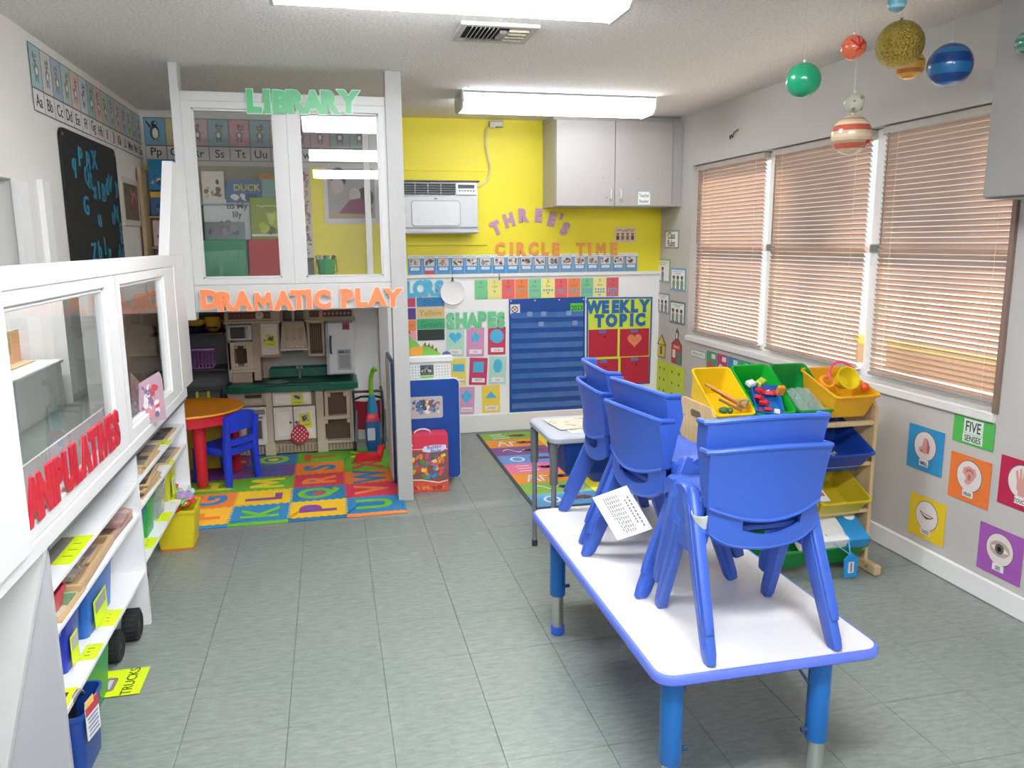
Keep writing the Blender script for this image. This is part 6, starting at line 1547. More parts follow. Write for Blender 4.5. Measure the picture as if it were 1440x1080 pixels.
b.loft([[(-.760+.012*sin(z*40+k), 3.125+k*.05, z) for k, z in ((0, .02+q), (1, .05+q), (2, .09+q))] for q in (0, .12)], False, False, False); obj('cloth', b, M('#a83a52', .8), t)

# ================================================================ foam alphabet mat
mat_ = thing('foam_mat', 'interlocking foam alphabet floor mat under the play kitchen', 'mat', (-.28, 4.75, 0))
MT = .305
cols_x = [-.885, -.58, -.275, .03]
layout = {0: [('F', '#f0b42a', '#e8792f'), ('G', '#e87f32', '#2f7fb4'), ('H', '#6fae2a', '#d3cc35'), ('I', '#7a3f86', '#5d3a8f'), ('J', '#9a3a7a', '#d9a52a')],
          1: [('K', '#2f83b8', '#6fb93a'), ('L', '#efc322', '#8b4a8c'), ('M', '#6cb22f', '#e6d22f'), ('N', '#74508f', '#4a5fae'), ('O', '#2f7fae', '#9cc43a')],
          2: [('P', '#f0bf1f', '#8d4691'), ('Q', '#2a82b5', '#7fbf3a'), ('R', '#d63a4a', '#f0823c'), ('S', '#ee8230', '#2f78ac'), ('T', '#6fb32f', '#cf4a35')],
          3: [('U', '#2e86bd', '#78c03c'), ('V', '#d93a56', '#f0863c'), ('W', '#ec7f31', '#2f7fb0'), ('X', '#6bb32f', '#c9403a'), ('Y', '#5fae30', '#d9cf32')]}
rowsY = [4.175+i*.272 for i in range(6)]
th = .010
def jig(x0, x1, y0, y1, n=7, a=.012):
    """square tile outline with interlocking teeth"""
    p = []
    def side(ax, ay, bx_, by, nx, ny):
        for i in range(2*n+1):
            f0 = i/(2*n+1); f1 = (i+1)/(2*n+1); o = a*.5 if i % 2 else -a*.5
            p.append((ax+(bx_-ax)*f0+nx*o, ay+(by-ay)*f0+ny*o)); p.append((ax+(bx_-ax)*f1+nx*o, ay+(by-ay)*f1+ny*o))
    side(x0, y0, x1, y0, 0, -1); side(x1, y0, x1, y1, -1, 0); side(x1, y1, x0, y1, 0, -1); side(x0, y1, x0, y0, -1, 0)
    return p
for c, L in layout.items():
    for r, (ch_, bc, lc) in enumerate(L):
        x0 = cols_x[c]; y0, y1 = rowsY[r], rowsY[r+1]
        b = B(); b.prism(jig(x0, x0+MT, y0, y1), 0, th); p = obj('foam_tile', b, M(bc, .75, var=.05, scale=80, bump=.15), mat_, smooth=False)
        b = B(); b.text(ch_, .27, 0, 0, 0, .0016, .03, sx=.92)
        # letters lie flat, tops pointing to -X
        b.xf(Matrix.Translation((x0+MT/2, (y0+y1)/2, th+.0008)) @ Matrix.Rotation(rad(90), 4, 'Z') @ Matrix.Rotation(rad(-90), 4, 'X')); obj('foam_letter', b, M(lc, .75, var=.05, scale=80), p, smooth=False)
        if ch_ in 'PQRO':
            b = B(); b.prism(circ(.036, 16, x0+MT/2-(.045 if ch_ in 'PR' else 0), (y0+y1)/2+(.01 if ch_ in 'PR' else 0), .03), th, th+.0018); obj('letter_centre', b, M({'P': '#6a5fae', 'Q': '#d9503a', 'R': '#2f7fb0', 'O': '#e6d22f'}[ch_], .75), p, smooth=False)
for c, col in enumerate(('#2f83b8', '#6cb22f', '#2f6f9c', '#ee8a4a')):
    b = B(); b.box(cols_x[c], cols_x[c]+MT+(.02 if c == 3 else 0), 4.138, 4.178, 0, .009, .003); obj('edge_strip', b, M(col, .75), mat_)
b = B(); b.box(.335, .352, 4.16, 5.0, 0, .009, .003); obj('edge_strip', b, M('#2e86bd', .75), mat_)

# ================================================================ play kitchen
kt = thing('play_kitchen', 'beige toy kitchen with green worktop under the loft', 'kitchen', (-.28, 5.66, .01))
KB = M('#b7a590', .5, var=.06); KD = M('#8f7a63', .55); KL = M('#c6b7a4', .5); KW = M('#e6e0d8', .4); KG = M('#0f5f4c', .35); KR = M('#5f4a38', .6); KS = M('#b3b6b9', .35, .25)
def kp(name, bb, m, bev=.004, parent=None): 
    b = B(); b.box(*bb, bev); return obj(name, b, m, parent or kt)
# lower body
kp('base_plinth', (-.70, .125, 5.555, 5.84, .01, .075), KB)
for x in (-.45, -.10): kp('base_foot', (x-.035, x+.035, 5.505, 5.57, .01, .10), KL, .006)
b = B()
for k in range(34): b.box(-.69+k*.024, -.68+k*.024, 5.548, 5.556, .022, .068, .002)
obj('plinth_flutes', b, KD, kt)
kp('left_panel', (-.71, -.635, 5.53, 5.84, .07, .46), KB); kp('stile', (-.465, -.425, 5.525, 5.6, .07, .46), KL, .006); kp('stile', (-.135, -.085, 5.52, 5.6, .07, .46), KL, .008); kp('back_body', (-.64, .10, 5.70, 5.84, .07, .46), KB)
kp('right_panel', (.095, .13, 5.53, 5.84, .07, .46), KB); kp('oven_header', (-.635, -.465, 5.53, 5.70, .36, .46), KB); kp('header_slot', (-.60, -.49, 5.524, 5.535, .415, .438), M('#3a312b', .6), .003); kp('header_panel', (-.605, -.485, 5.522, 5.532, .375, .405), KL)
ov = kp('oven', (-.635, -.467, 5.525, 5.70, .085, .352), KW, .004)
kp('oven_window', (-.60, -.50, 5.519, 5.527, .13, .26), M('#5b5a5a', .3), .004, ov); kp('oven_window_frame', (-.61, -.49, 5.521, 5.526, .12, .27), M('#d3cec8', .4), .003, ov); kp('oven_dial_strip', (-.625, -.475, 5.519, 5.526, .30, .335), M('#8b8c90', .4), .003, ov)
b = B(); b.tube([(-.61, 5.51, .282), (-.49, 5.51, .282)], .006, 8); obj('oven_handle', b, M('#6c6e72', .4), ov)
kp('drawer_recess', (-.425, -.135, 5.56, 5.70, .07, .46), KD)
dr = kp('drawer', (-.42, -.165, 5.528, 5.60, .352, .452), KW, .006); kp('drawer_panel', (-.405, -.18, 5.521, 5.53, .368, .436), M('#efe9e1', .4), .005, dr)
for x0, x1, hx in ((-.42, -.295, -.31), (-.287, -.143, -.272)):
    d = kp('cupboard_door', (x0, x1, 5.530, 5.555, .110, .342), KW, .004); kp('door_panel', (x0+.022, x1-.022, 5.524, 5.532, .135, .318), M('#efe9e1', .4), .006, d)
    b = B(); b.sphere((hx, 5.519, .235), .008, 10, 8); obj('door_knob', b, M('#6b6258', .4, .4), d)
for z0, z1, x0, x1 in ((.265, .425, -.055, .072), (.085, .235, -.08, .09)):
    kp('open_recess', (x0, x1, 5.60, 5.71, z0, z1), KR, .002)
    for bb in ((x0-.022, x0, z0-.02, z1+.02), (x1, x1+.022, z0-.02, z1+.02), (x0, x1, z1, z1+.02), (x0, x1, z0-.02, z0)): kp('recess_frame', (bb[0], bb[1], 5.535, 5.71, bb[2], bb[3]), KL, .004)
    for sx_ in (x0, x1-.02): kp('corner_bracket', (sx_, sx_+.02, 5.54, 5.56, z1-.03, z1), KL, .004)
kp('shelf_divider', (-.085, .10, 5.53, 5.70, .238, .262), KL, .004)
b = B(); b.lathe([(.012, 0), (.016, .02), (.010, .05), (.016, .08), (.010, .12), (.017, .16), (.012, .2), (.016, .24), (.010, .28), (.015, .33), (.011, .38)], .112, 5.525, 14, .07); obj('turned_post', b, M('#cfc3b2', .4), kt)
# worktop
b = B(); b.prism([(-.72, 5.50), (-.62, 5.475), (.10, 5.455), (.155, 5.49), (.155, 5.84), (-.72, 5.84)], .46, .498); b.prism([(-.70, 5.515), (.135, 5.49), (.135, 5.84), (-.70, 5.84)], .498, .508)
obj('worktop', b, KG, kt)
b = B(); b.box(-.445, .07, 5.74, 5.80, .508, .590, .012); obj('worktop_riser', b, KG, kt)
b = B(); b.lathe([(.001, 0), (.06, 0), (.07, .003), (.07, .006), (.055, .007), (.05, .002), (.001, .001)], -.38, 5.58, 20, .508); obj('hob_ring', b, M('#9aa6a2', .3, .4), kt)
b = B(); b.box(-.29, -.15, 5.53, 5.70, .5082, .511, .004); obj('sink', b, M('#0b4a3b', .3), kt)
b = B(); b.cyl(-.24, 5.72, .508, .56, .010, n=10); b.tube([(-.24, 5.72, .55), (-.24, 5.70, .60), (-.24, 5.65, .605), (-.24, 5.635, .58)], .009, 8); b.box(-.262, -.218, 5.705, 5.74, .575, .60, .006); obj('faucet', b, M('#9ea2a4', .3, .5), kt)
# upper unit
kp('upper_back', (-.69, .135, 5.80, 5.845, .50, 1.03), KB, .003)
b = B(); b.flat([(-.455, .50), (-.43, .56), (-.36, .68), (-.13, .68), (-.075, .57), (-.06, .50)], 5.80, .006); obj('splash_panel', b, M('#aaaaa8', .5), kt)
b = B(); b.box(-.70, -.345, 5.585, 5.80, .930, 1.03, .004); b.box(-.175, .15, 5.585, 5.80, .930, 1.03, .004); obj('cornice', b, KB, kt)
b = B(); b.box(-.71, -.34, 5.575, 5.80, .918, .934, .004); b.box(-.18, .158, 5.575, 5.80, .918, .934, .004); obj('cornice_ledge', b, KL, kt)
for x0, x1 in ((-.675, -.50), (-.485, -.405), (-.15, -.085), (-.06, .135)):
    f = kp('frieze_panel', (x0, x1, 5.578, 5.586, .948, .992), M('#5b332c', .5), .002); b = B(); 
    nq = int((x1-x0)/.026)
    for k in range(nq):
        xx = x0+.014+k*(x1-x0-.02)/max(1, nq-.4)
        b.flat([(xx-.008, .97), (xx, .96), (xx+.008, .97), (xx, .982)], 5.578, .001)
    obj('frieze_print', b, M('#b5a08f' if x0 > -.07 else '#93483d', .5), f)
b = B(); b.loft([[(-.475+.026*cos(a), y, .972+.026*sin(a)) for a in [2*pi*i/16 for i in range(16)]] for y in (5.572, 5.58)]); obj('clock_face', b, M('#d8c7bb', .5), kt)
b = B(); b.flat(rr(.003, .018, 0, 1, -.475, .978), 5.5718, .0008); b.flat(rr(.014, .003, 0, 1, -.469, .972), 5.5718, .0008); obj('clock_hands', b, M('#5b2f2a', .5), kt)
kp('upper_left_side', (-.70, -.68, 5.60, 5.80, .52, .93), KB); kp('upper_mid_side', (-.535, -.49, 5.61, 5.80, .52, .93), KB)
kp('microwave_bay', (-.68, -.50, 5.70, 5.80, .79, .93), KR, .002)
mw = kp('microwave', (-.685, -.535, 5.575, 5.74, .802, .912), KS, .006); kp('microwave_window', (-.668, -.575, 5.568, 5.578, .820, .896), M('#2f2f33', .25), .004, mw)
b = B(); b.tube([(-.562, 5.572, .82), (-.558, 5.555, .838), (-.558, 5.555, .878), (-.562, 5.572, .896)], .007, 8); obj('microwave_handle', b, M('#d3d5d7', .3, .3), mw)
kp('cubby_back', (-.68, -.535, 5.72, 5.80, .60, .79), KR, .002)
for bb in ((-.695, -.655, .60, .795), (-.575, -.535, .60, .795), (-.655, -.575, .765, .795), (-.655, -.575, .60, .625)): kp('cubby_frame', (bb[0], bb[1], 5.60, 5.80, bb[2], bb[3]), KL, .005)
for x, z in ((-.655, .745), (-.595, .745), (-.655, .625), (-.595, .625)): kp('corner_bracket', (x, x+.02, 5.605, 5.63, z, z+.02), KL, .003)
kp('cubby_base', (-.70, -.53, 5.59, 5.80, .583, .602), KL, .004); kp('panel_below_cubby', (-.685, -.55, 5.62, 5.80, .508, .583), KB, .004); kp('spice_panel', (-.53, -.478, 5.63, 5.80, .70, .78), KL, .005); kp('panel_under_spice', (-.535, -.35, 5.66, 5.80, .675, .70), KB, .004)
d = kp('upper_door', (-.475, -.365, 5.585, 5.605, .700, .915), KW, .004); kp('upper_door_panel', (-.457, -.383, 5.579, 5.587, .722, .893), M('#efe9e1', .4), .005, d)
b = B(); b.sphere((-.452, 5.575, .80), .007, 10, 8); obj('door_knob', b, M('#5b5148', .4), d)
kp('door_backing', (-.49, -.355, 5.605, 5.80, .68, .93), KB, .003)
# hood
b = B(); b.loft([[(x, y, z) for x, y in ((-.26-w_, y0), (-.26+w_, y0), (-.26+w_, 5.80), (-.26-w_, 5.80))] for w_, y0, z in ((.088, 5.56, .738), (.088, 5.56, .77), (.074, 5.60, .90), (.07, 5.62, .92))]); hd = obj('hood', b, KL, kt)
for k in range(3):
    b = B(); b.loft([[(-.305+k*.045+q, 5.588-.0, .80), (-.305+k*.045+q*.8, 5.598, .875)] for q in (-.013, .013)], False, False, False)
    b.bm.free(); b = B(); b.obox((-.305+k*.045, 5.582, .835), (.028, .006, .085), Matrix.Rotation(rad(-16), 3, 'X'), .003); obj('hood_panel', b, KB, hd)
for k in range(4):
    b = B(); b.sphere((-.325+k*.043, 5.557, .757), .008, 8, 6); obj('hood_knob', b, M('#e4ddd2', .4), hd)
kp('hood_lip', (-.352, -.168, 5.548, 5.80, .728, .741), KW, .003); kp('hood_light', (-.32, -.20, 5.575, 5.70, .716, .729), M('#4a4a4a', .4), .003)
kp('window_bay', (-.345, -.175, 5.70, 5.80, .91, 1.03), M('#6b6560', .4), .002)
for bb in ((-.345, -.33, .915, 1.03), (-.19, -.175, .915, 1.03), (-.268, -.252, .915, 1.03), (-.33, -.19, .91, .922)): kp('window_bar', (bb[0], bb[1], 5.64, 5.71, bb[2], bb[3]), KB, .003)
kp('plate_rack', (-.158, -.068, 5.66, 5.80, .69, .915), KR, .002)
for k in range(6): kp('rack_rib', (-.148+k*.014, -.142+k*.014, 5.652, 5.664, .70, .905), KD, .001)
for bb in ((-.170, -.155, .675, .925), (-.072, -.056, .675, .925), (-.155, -.072, .905, .925), (-.155, -.072, .675, .695)): kp('rack_frame', (bb[0], bb[1], 5.60, 5.80, bb[2], bb[3]), KL, .004)
# fridge
fr = kp('fridge', (-.048, .140, 5.56, 5.82, .545, .922), KS, .006); kp('fridge_door', (-.028, .136, 5.532, 5.56, .552, .915), M('#c5c8ca', .3, .2), .008, fr)
kp('freezer_edge', (-.048, -.031, 5.536, 5.56, .552, .915), M('#9da0a4', .35, .2), .006, fr)
b = B(); b.tube([(-.015, 5.533, .70), (-.018, 5.512, .72), (-.018, 5.512, .80), (-.015, 5.533, .82)], .007, 8); obj('fridge_handle', b, M('#4b4d51', .4), fr)
kp('dispenser', (.022, .120, 5.522, 5.535, .585, .728), M('#a7abaf', .35, .2), .006, fr); kp('dispenser_recess', (.034, .108, 5.518, 5.524, .600, .690), M('#85898f', .35), .004, fr); kp('dispenser_display', (.032, .110, 5.518, 5.524, .700, .720), M('#55585c', .3), .002, fr)
b = B()
for k in range(3): b.flat(circ(.004, 8, .075+k*.014, .71), 5.517, .001)
obj('dispenser_buttons', b, M('#d5d7da', .4), fr)
mg = thing('fridge_magnet', 'square magenta magnet on the toy fridge door', 'magnet', (.088, 5.53, .865)); b = B(); b.flat(rr(.048, .048, .004, 2, .09, .885), 5.531, .002); obj('magnet', b, M('#b8406a', .5), mg); b = B(); b.flat(rr(.026, .026, .006, 2, .09, .885), 5.5288, .0008); obj('magnet_print', b, M('#8a2f52', .5), mg)
# paper labels and oven mitt on the kitchen
for x, z, w_, h_, y, l, ti in ((-.418, .80, .075, .085, 5.572, 'yellow label with a drawing on the white upper toy door', .1), (-.258, .40, .078, .088, 5.518, 'yellow label with a drawing on the toy kitchen drawer', .02), (-.205, .245, .078, .105, 5.520, 'yellow label with a photo on the right toy cupboard door', -.12)):
    t = thing('paper_label', l, 'label', (x, y, z-h_/2)); t.rotation_euler.y = ti
    b = B(); b.flat(rr(w_, h_, 0, 1, 0, h_/2), 0, .001); obj('card', b, M('#dbe03a', .5), t, world=False)
    b = B(); b.flat(rr(w_*.62, h_*.5, 0, 1, 0, h_*.66), -.001, .0006); obj('photo', b, M('#bcb79a', .5), t, world=False)
    b = B(); scatter(b, -w_*.28, w_*.28, h_*.45, h_*.88, -.0018, int(x*-100), 8, 1, .005, .012); squiggle(b, -w_*.3, w_*.3, h_*.2, .004, -.001, .0014, 10, 3); obj('drawing', b, M('#4a4a38', .5), t, world=False)
om = thing('oven_mitt', 'red and white checked oven mitt hanging on the toy cupboard', 'mitt', (-.253, 5.51, .10))
b = B(); pts = [(-.253+.062*cos(a)*(1 if sin(a) < .2 else .86), .152+.066*sin(a)) for a in [2*pi*i/18 for i in range(18)]]; b.flat(pts, 5.515, .014); obj('pad', b, M('#b8283c', .8), om)
b = B()
for i in range(-3, 4):
    for j in range(-3, 4):
        u, v = i*.021, j*.021
        px, pz = (u-v)*.707, (u+v)*.707
        if math.hypot(px, pz) < .052 and (i+j) % 1 == 0: b.flat([(-.253+px-.007, .152+pz), (-.253+px, .152+pz-.007), (-.253+px+.007, .152+pz), (-.253+px, .152+pz+.007)], 5.5008, .0006)
obj('white_checks', b, M('#e6c9cc', .8), om)
b = B(); b.tube([(-.262, 5.508, .215), (-.27, 5.51, .24), (-.258, 5.515, .245), (-.25, 5.508, .217)], .003, 6); obj('hanging_loop', b, M('#a52338', .8), om)

# round table and chair
rt = thing('round_table', 'orange topped round toddler table with red legs', 'table', (-.865, 5.03, .01))
b = B(); b.lathe([(.001, .452), (.285, .452), (.303, .455), (.310, .462), (.308, .470), (.293, .473), (.283, .468), (.001, .467)], -.865, 5.03, 40); obj('tabletop', b, M('#f29a1f', .4), rt)
b = B(); b.lathe([(.262, .395), (.285, .395), (.287, .452), (.262, .452)], -.865, 5.03, 40); obj('apron_ring', b, M('#cf2436', .4), rt)
for x, y in ((-.80, 4.87), (-.645, 5.20), (-1.03, 5.21), (-1.08, 4.90)):
    b = B(); b.lathe([(.028, .01), (.032, .02), (.036, .25), (.040, .42)], x, y, 16); obj('leg', b, M('#cf2436', .4), rt)
cc = thing('toddler_chair', 'royal blue toddler chair pushed up to the round table', 'chair', (-.675, 5.0, .01), math.atan2(.805, .594))
TB = M('#1f3fd0', .38, var=.02)
# local: +y is the way the sitter faces
for (x, y, top) in ((-.115, -.12, .27), (.115, -.12, .27), (-.11, .12, .215), (.11, .12, .215)):
    b = B(); b.loft([[(x*f+px, y*f+py, z) for px, py in rr(w_, w_, w_*.3, 3)] for f, w_, z in ((1.08, .034, 0), (1.08, .034, .02), (1.06, .040, .03), (1.0, .048, top))]); obj('leg', b, TB, cc, world=False)
b = B(); b.loft([[(px, py, z) for px, py in rr(w_, w_, .03, 4)] for w_, z in ((.25, .185), (.265, .215), (.25, .232), (.2, .228))]); obj('seat', b, TB, cc, world=False)
b = B()
for x in (-.118, .118): b.loft([[(x+px, y+py, z) for px, py in rr(.036, .042, .01, 3)] for y, z in ((-.12, .22), (-.128, .33), (-.140, .40))])
n = 10
def cb(u, z): return Vector((u*.125, -.128-.03*(1-u*u)-.06*(z-.3), z))
zt = lambda u: .452-.030*u*u; zb = lambda u: .318+.018*(1-u*u)
us = [-1+2*i/n for i in range(n+1)]
b.loft([[cb(u, zb(u)), cb(u, zt(u)), cb(u, zt(u))+Vector((0, .026, 0)), cb(u, zb(u))+Vector((0, .026, 0))] for u in us])
b.loft([[cb(u, .245), cb(u, .285), cb(u, .285)+Vector((0, .026, 0)), cb(u, .245)+Vector((0, .026, 0))] for u in us])
obj('backrest', b, TB, cc, world=False)

# toy vacuum and toy shopping cart
vc = thing('toy_vacuum', 'toy vacuum cleaner with a green handle and red floor head', 'toy vacuum', (.235, 5.36, .01))
b = B(); b.loft([[(px, py, z) for px, py in rr(w_, d_, .02, 4, .238, 5.38-q)] for w_, d_, z, q in ((.075, .07, .04, .0), (.10, .09, .09, .0), (.105, .10, .20, .0), (.095, .09, .255, .0))]); obj('body', b, M('#1a5f96', .35), vc)
b = B(); b.loft([[(px, py, z) for px, py in rr(w_, d_, .015, 3, .235, 5.375)] for w_, d_, z in ((.09, .085, .25), (.085, .08, .285), (.06, .06, .305))]); obj('red_collar', b, M('#c9203f', .35), vc)
b = B(); b.lathe([(.036, 0), (.034, .05), (.024, .10), (.018, .125)], .24, 5.385, 16, .30); obj('neck', b, M('#2392c4', .35), vc)
b = B(); b.tube([(.240, 5.385, .42), (.236, 5.388, .48), (.240, 5.39, .54), (.252, 5.38, .59), (.266, 5.36, .612), (.268, 5.34, .600)], [.017, .016, .015, .015, .016, .014], 10); obj('handle', b, M('#7cc52a', .35), vc)
b = B(); b.flat(rr(.052, .085, .008, 3, .225, .165), 5.328, .006); obj('clear_window', b, M('#b9c6d0', .15), vc)
b = B(); b.loft([[(px, py, z) for px, py in rr(w_, d_, .012, 3, .195, 5.235)] for w_, d_, z in ((.165, .085, .012), (.17, .09, .045), (.13, .06, .058))]); b.loft([[(px, py, z) for px, py in rr(.05, .04, .01, 3, x, y)] for x, y, z in ((.262, 5.24, .02), (.275, 5.25, .06), (.285, 5.255, .10))]); obj('floor_head', b, M('#cf2030', .35), vc)
sc_ = thing('toy_pushchair', 'toy pushchair with a dark frame and red cloth behind the vacuum', 'pushchair', (.22, 5.55, .01))
FRM = M('#34383c', .4, .3)
for x in (.118, .315):
    b = B(); b.tube([(x, 5.60, .44), (x, 5.50, .43), (x+.004, 5.48, .36), (x+.004, 5.50, .06)], .009, 8); obj('frame_tube', b, FRM, sc_)
    b = B(); b.loft([[(x+h, 5.50+r_*cos(a), .045+r_*sin(a)) for a in [2*pi*i/16 for i in range(16)]] for r_, h in ((.022, -.012), (.034, -.008), (.034, .008), (.022, .012))]); obj('wheel', b, M('#232427', .6), sc_)
    b = B(); b.tube([(x+.012, 5.495, .30), (x+.012, 5.49, .07)], .012, 8); obj('grey_strut', b, M('#7d8288', .4, .3), sc_)
b = B(); b.tube([(.118, 5.50, .43), (.315, 5.50, .43)], .009, 8); obj('push_bar', b, FRM, sc_)
b = B(); b.tube([(.13, 5.52, .375), (.17, 5.51, .392), (.27, 5.51, .392), (.31, 5.52, .38)], .008, 8); obj('hood_hoop', b, M('#202226', .5), sc_)
n = 8
b = B(); b.loft([[(.132+.17*i/n, y-.012*sin(pi*i/n)+.03*(.36-z), z-.006*sin(pi*i/n)) for z, y in ((.365, 5.50), (.30, 5.505), (.22, 5.51), (.16, 5.52), (.16, 5.526), (.22, 5.516), (.30, 5.511), (.365, 5.506))] for i in range(n+1)]); obj('red_seat', b, M('#8f1830', .8), sc_)

# back shelves under the loft
ws = thing('wall_shelf', 'dark shelves on the back wall left of the toy kitchen', 'shelf', (-.94, 5.75, .36))
for z in (.36, .60, .845):
    b = B(); b.box(-1.17, -.72, 5.60, 5.85, z, z+.015, .003); obj('shelf_board', b, M('#3b3d44', .5), ws)
b = B(); b.box(-1.178, -.715, 5.845, 5.868, .02, 1.05); obj('back_panel', b, M('#77757a', .6), ws)
bs = thing('laundry_basket', 'small purple lattice basket on the dark shelf', 'basket', (-.885, 5.70, .615))
BW = M('#9a5fae', .4)
def lat(b, x0, x1, y0, y1, z0, z1, axis, n=7, m_=4):
    for i in range(n+1):
        f = i/n
        if axis == 'x': b.box(x0+(x1-x0)*f-.0035, x0+(x1-x0)*f+.0035, y0-.002, y0+.002, z0, z1)
        else: b.box(x0-.002, x0+.002, y0+(y1-y0)*f-.0035, y0+(y1-y0)*f+.0035, z0, z1)
    for j in range(m_+1):
        z = z0+(z1-z0)*j/m_
        if axis == 'x': b.box(x0, x1, y0-.002, y0+.002, z-.003, z+.003)
        else: b.box(x0-.002, x0+.002, y0, y1, z-.003, z+.003)
b = B(); lat(b, -.960, -.800, 5.64, 0, .62, .735, 'x'); obj('front_lattice', b, BW, bs)
b = B(); lat(b, -.960, -.800, 5.76, 0, .62, .735, 'x'); obj('back_lattice', b, BW, bs)
for x in (-.960, -.800):
    b = B(); lat(b, x, 0, 5.64, 5.76, .62, .735, 'y', 5); obj('end_lattice', b, BW, bs)
b = B(); b.box(-.96, -.80, 5.64, 5.76, .615, .622); obj('base', b, BW, bs)
b = B(); b.loft([[(px, py, z) for px, py in rr(w_, d_, .015, 3, -.88, 5.70)] for w_, d_, z in ((.165, .125, .733), (.190, .15, .742), (.190, .15, .754), (.165, .125, .754), (.155, .115, .745))]); obj('rim', b, M('#b48cc2', .4), bs)
for k, (x, y, r, h, c, l) in enumerate(((-.90, 5.68, .055, .05, '#c9b23a', 'dull yellow toy bowl on the top dark shelf'), (-.79, 5.69, .055, .10, '#c79a1f', 'golden yellow toy pot beside the kitchen on the top dark shelf'))):
    t = thing('toy_pot', l, 'pot', (x, y, .86)); b = B(); b.lathe([(r*.5, 0), (r*.9, h*.3), (r, h*.7), (r*.9, h), (r*.82, h), (r*.85, h*.5), (r*.4, .01)], x, y, 20, .895 if k == 0 else .861); obj('bowl', b, M(c, .4), t)
    b = B(); b.tube([(x+r*.9, y, .93), (x+r*1.35, y-.01, .935)], .008, 8); obj('handle', b, M(c, .4), t)
t = thing('toy_pan', 'dark navy toy pan under the yellow bowl', 'pan', (-.90, 5.67, .86)); b = B(); b.lathe([(.05, 0), (.075, .03), (.078, .034), (.07, .034), (.045, .006)], -.90, 5.67, 20, .861); obj('pan', b, M('#20284a', .4), t); b = B(); b.tube([(-.83, 5.65, .89), (-.755, 5.63, .893)], .007, 8); obj('handle', b, M('#20284a', .4), t)
t = thing('clear_container', 'clear plastic lidded container on the lowest dark shelf', 'container', (-.90, 5.68, .375)); b = B(); b.box(-1.0, -.77, 5.62, 5.76, .376, .47, .008); obj('container', b, glass('container_plastic', (.8, .85, .85), 1.6, .15, '#9fb0b2'), t); b = B(); b.box(-1.01, -.76, 5.61, 5.77, .47, .482, .004); obj('lid', b, glass('lid_plastic', (.85, .9, .9), 1.7, .2, '#aebcbe'), t)
t = thing('paper_label', 'yellow frame shaped label above the round table', 'label', (-.875, 5.60, .378))
b = B()
for bb in ((-.045, -.028, 0, .09), (.028, .045, 0, .09), (-.028, .028, 0, .02)): b.flat([(-.875+bb[0], .376+bb[2]), (-.875+bb[1], .376+bb[2]), (-.875+bb[1], .376+bb[3]), (-.875+bb[0], .376+bb[3])], 5.598, .002)
obj('card', b, M('#cfd63f', .5), t); b = B(); b.flat(rr(.056, .065, 0, 1, -.875, .428), 5.598, .0015); obj('photo', b, M('#6d7046', .5), t)
t = thing('yellow_box', 'yellow box under the round table', 'box', (-.86, 5.30, .01)); b = B(); b.box(-1.0, -.70, 5.25, 5.42, .15, .35, .01); b.box(-.98, -.72, 5.27, 5.40, .01, .15, .01); obj('box', b, M('#cdb52c', .5), t)

# ================================================================ hanging solar system
def planet(lab, c, r, mats, y=2.6, bands=None, group='hanging planets', rough=.22):
    t = thing('hanging_planet', lab, 'planet', c, group=group)
    b = B(); ms = [M(m, rough, coat=.4, var=.05, scale=20, bump=(.0)) for m in mats]
    b.sphere((0, 0, 0), r, 28, 20, mats=bands or [0]); obj('ball', b, ms, t, world=False)
    b = B(); b.tube([(0, 0, r*.98), (0, 0, r+.008)], .004, 8); obj('hang_loop', b, M('#d8d8d4', .4), t, world=False)
    b = B(); b.tube([(0, 0, r+.008), (0, 0, 2.32-c[2])], .0007, 4); obj('string', b, M('#c9c9c6', .6), t, world=False)
    return t
planet('shiny green ball planet at the left of the mobile', (1.638, 2.6, 1.991), .059, ['#0f9a6a'])
p = planet('small orange red ball planet with dark streaks', (1.826, 2.6, 2.106), .042, ['#dd6a45'])
b = B()
for (a0, z0, a1, z1) in ((-2.4, .5, -1.5, -.3), (-1.9, -.5, -1.2, .5), (-1.75, .9, -1.7, -.2), (-1.6, .1, -.8, .3)):
    pts = []
    for i in range(9):
        f = i/8; a = a0+(a1-a0)*f; z = z0+(z1-z0)*f; pts.append((.0422*cos(z)*cos(a), .0422*cos(z)*sin(a), .0422*sin(z)))
    b.tube(pts, .0032, 6)
obj('red_streaks', b, M('#b3282f', .3), p, world=False)
p = planet('small pale speckled moon ball above the striped planet', (1.843, 2.6, 1.921), .034, ['#c2c2b0'])
b = B(); rn = random.Random(4)
for k in range(9):
    a, z = rn.uniform(-2.6, -.6), rn.uniform(-.9, .9); q = Vector((cos(z)*cos(a), cos(z)*sin(a), sin(z)))
    b.sphere(q*.0325, rn.uniform(.004, .007), 8, 6)
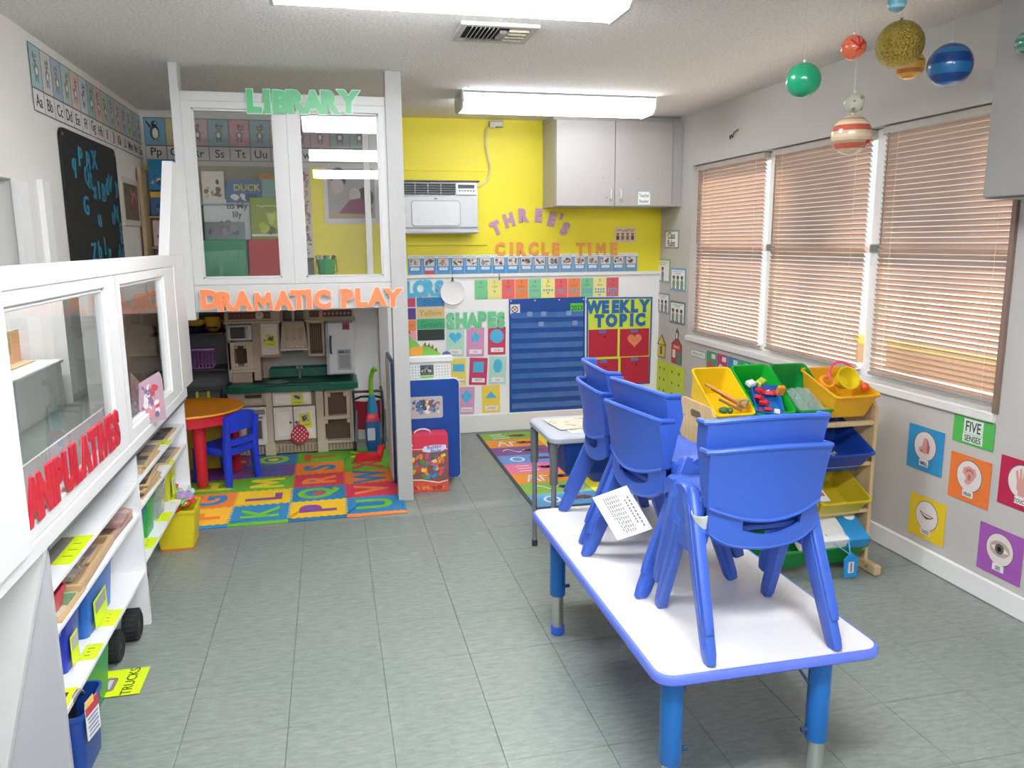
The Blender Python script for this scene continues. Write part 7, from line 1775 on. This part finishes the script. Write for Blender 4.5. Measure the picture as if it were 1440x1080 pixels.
obj('craters', b, M('#85856f', .4), p, world=False)
p = planet('large cream and red banded planet in front of the blind', (1.84, 2.6, 1.812), .069, ['#cdb294', '#b5543f', '#a98a72', '#d8c3a4'], bands=[2, 2, 3, 3, 0, 1, 1, 2, 0, 3, 0, 1, 1, 3, 0, 2, 0, 3, 2, 2])
b = B(); b.sphere((0, 0, 0), .016, 14, 10, .010); b.xf(Matrix.Translation((.030, -.052, -.026)) @ Matrix.Rotation(.5, 4, 'Z') @ Matrix.Diagonal((1, .45, 1, 1))); obj('red_spot', b, M('#a52f33', .3), p, world=False)
planet('small light blue ball at the top edge of the frame', (1.987, 2.6, 2.262), .032, ['#6fb5cf', '#a9d4e2'], bands=[0, 0, 1, 0, 0, 0, 1, 1, 0, 0])
g_ = thing('hanging_planet', 'large gold glitter sun ball in the middle of the mobile', 'planet', (2.012, 2.6, 2.124), group='hanging planets')
GL = M('#b09a45', .25, .8, var=.6, scale=130, bump=3.0)
b = B(); b.sphere((0, 0, 0), .081, 36, 24); obj('ball', b, GL, g_, world=False); b = B(); b.tube([(0, 0, .078), (0, 0, .09)], .005, 8); obj('hang_loop', b, M('#8a7a40', .4), g_, world=False); b = B(); b.tube([(0, 0, .09), (0, 0, 2.32-2.124)], .0008, 4); obj('string', b, M('#c9c9c6', .6), g_, world=False)
planet('yellow orange striped ball half hidden by the gold ball', (2.18, 2.75, 2.092), .053, ['#e0ad42', '#c9702f'], bands=[0, 0, 0, 1, 0, 0, 1, 1, 0, 0, 0, 1, 0, 0])
planet('large blue striped ball planet at the right of the mobile', (2.227, 2.6, 2.063), .077, ['#0f3f86', '#1f6fa8'], bands=[0, 0, 1, 1, 0, 0, 0, 1, 1, 1, 0, 0, 0, 1, 1, 0, 0, 1, 0, 0])
planet('dark green ball planet cut by the right edge of the frame', (2.16, 2.20, 2.045), .036, ['#3c6b5c', '#5d8f80'], bands=[0, 0, 1, 0, 0, 1, 1])

for o in list(bpy.data.objects):
    if '_o' in o: del o['_o']
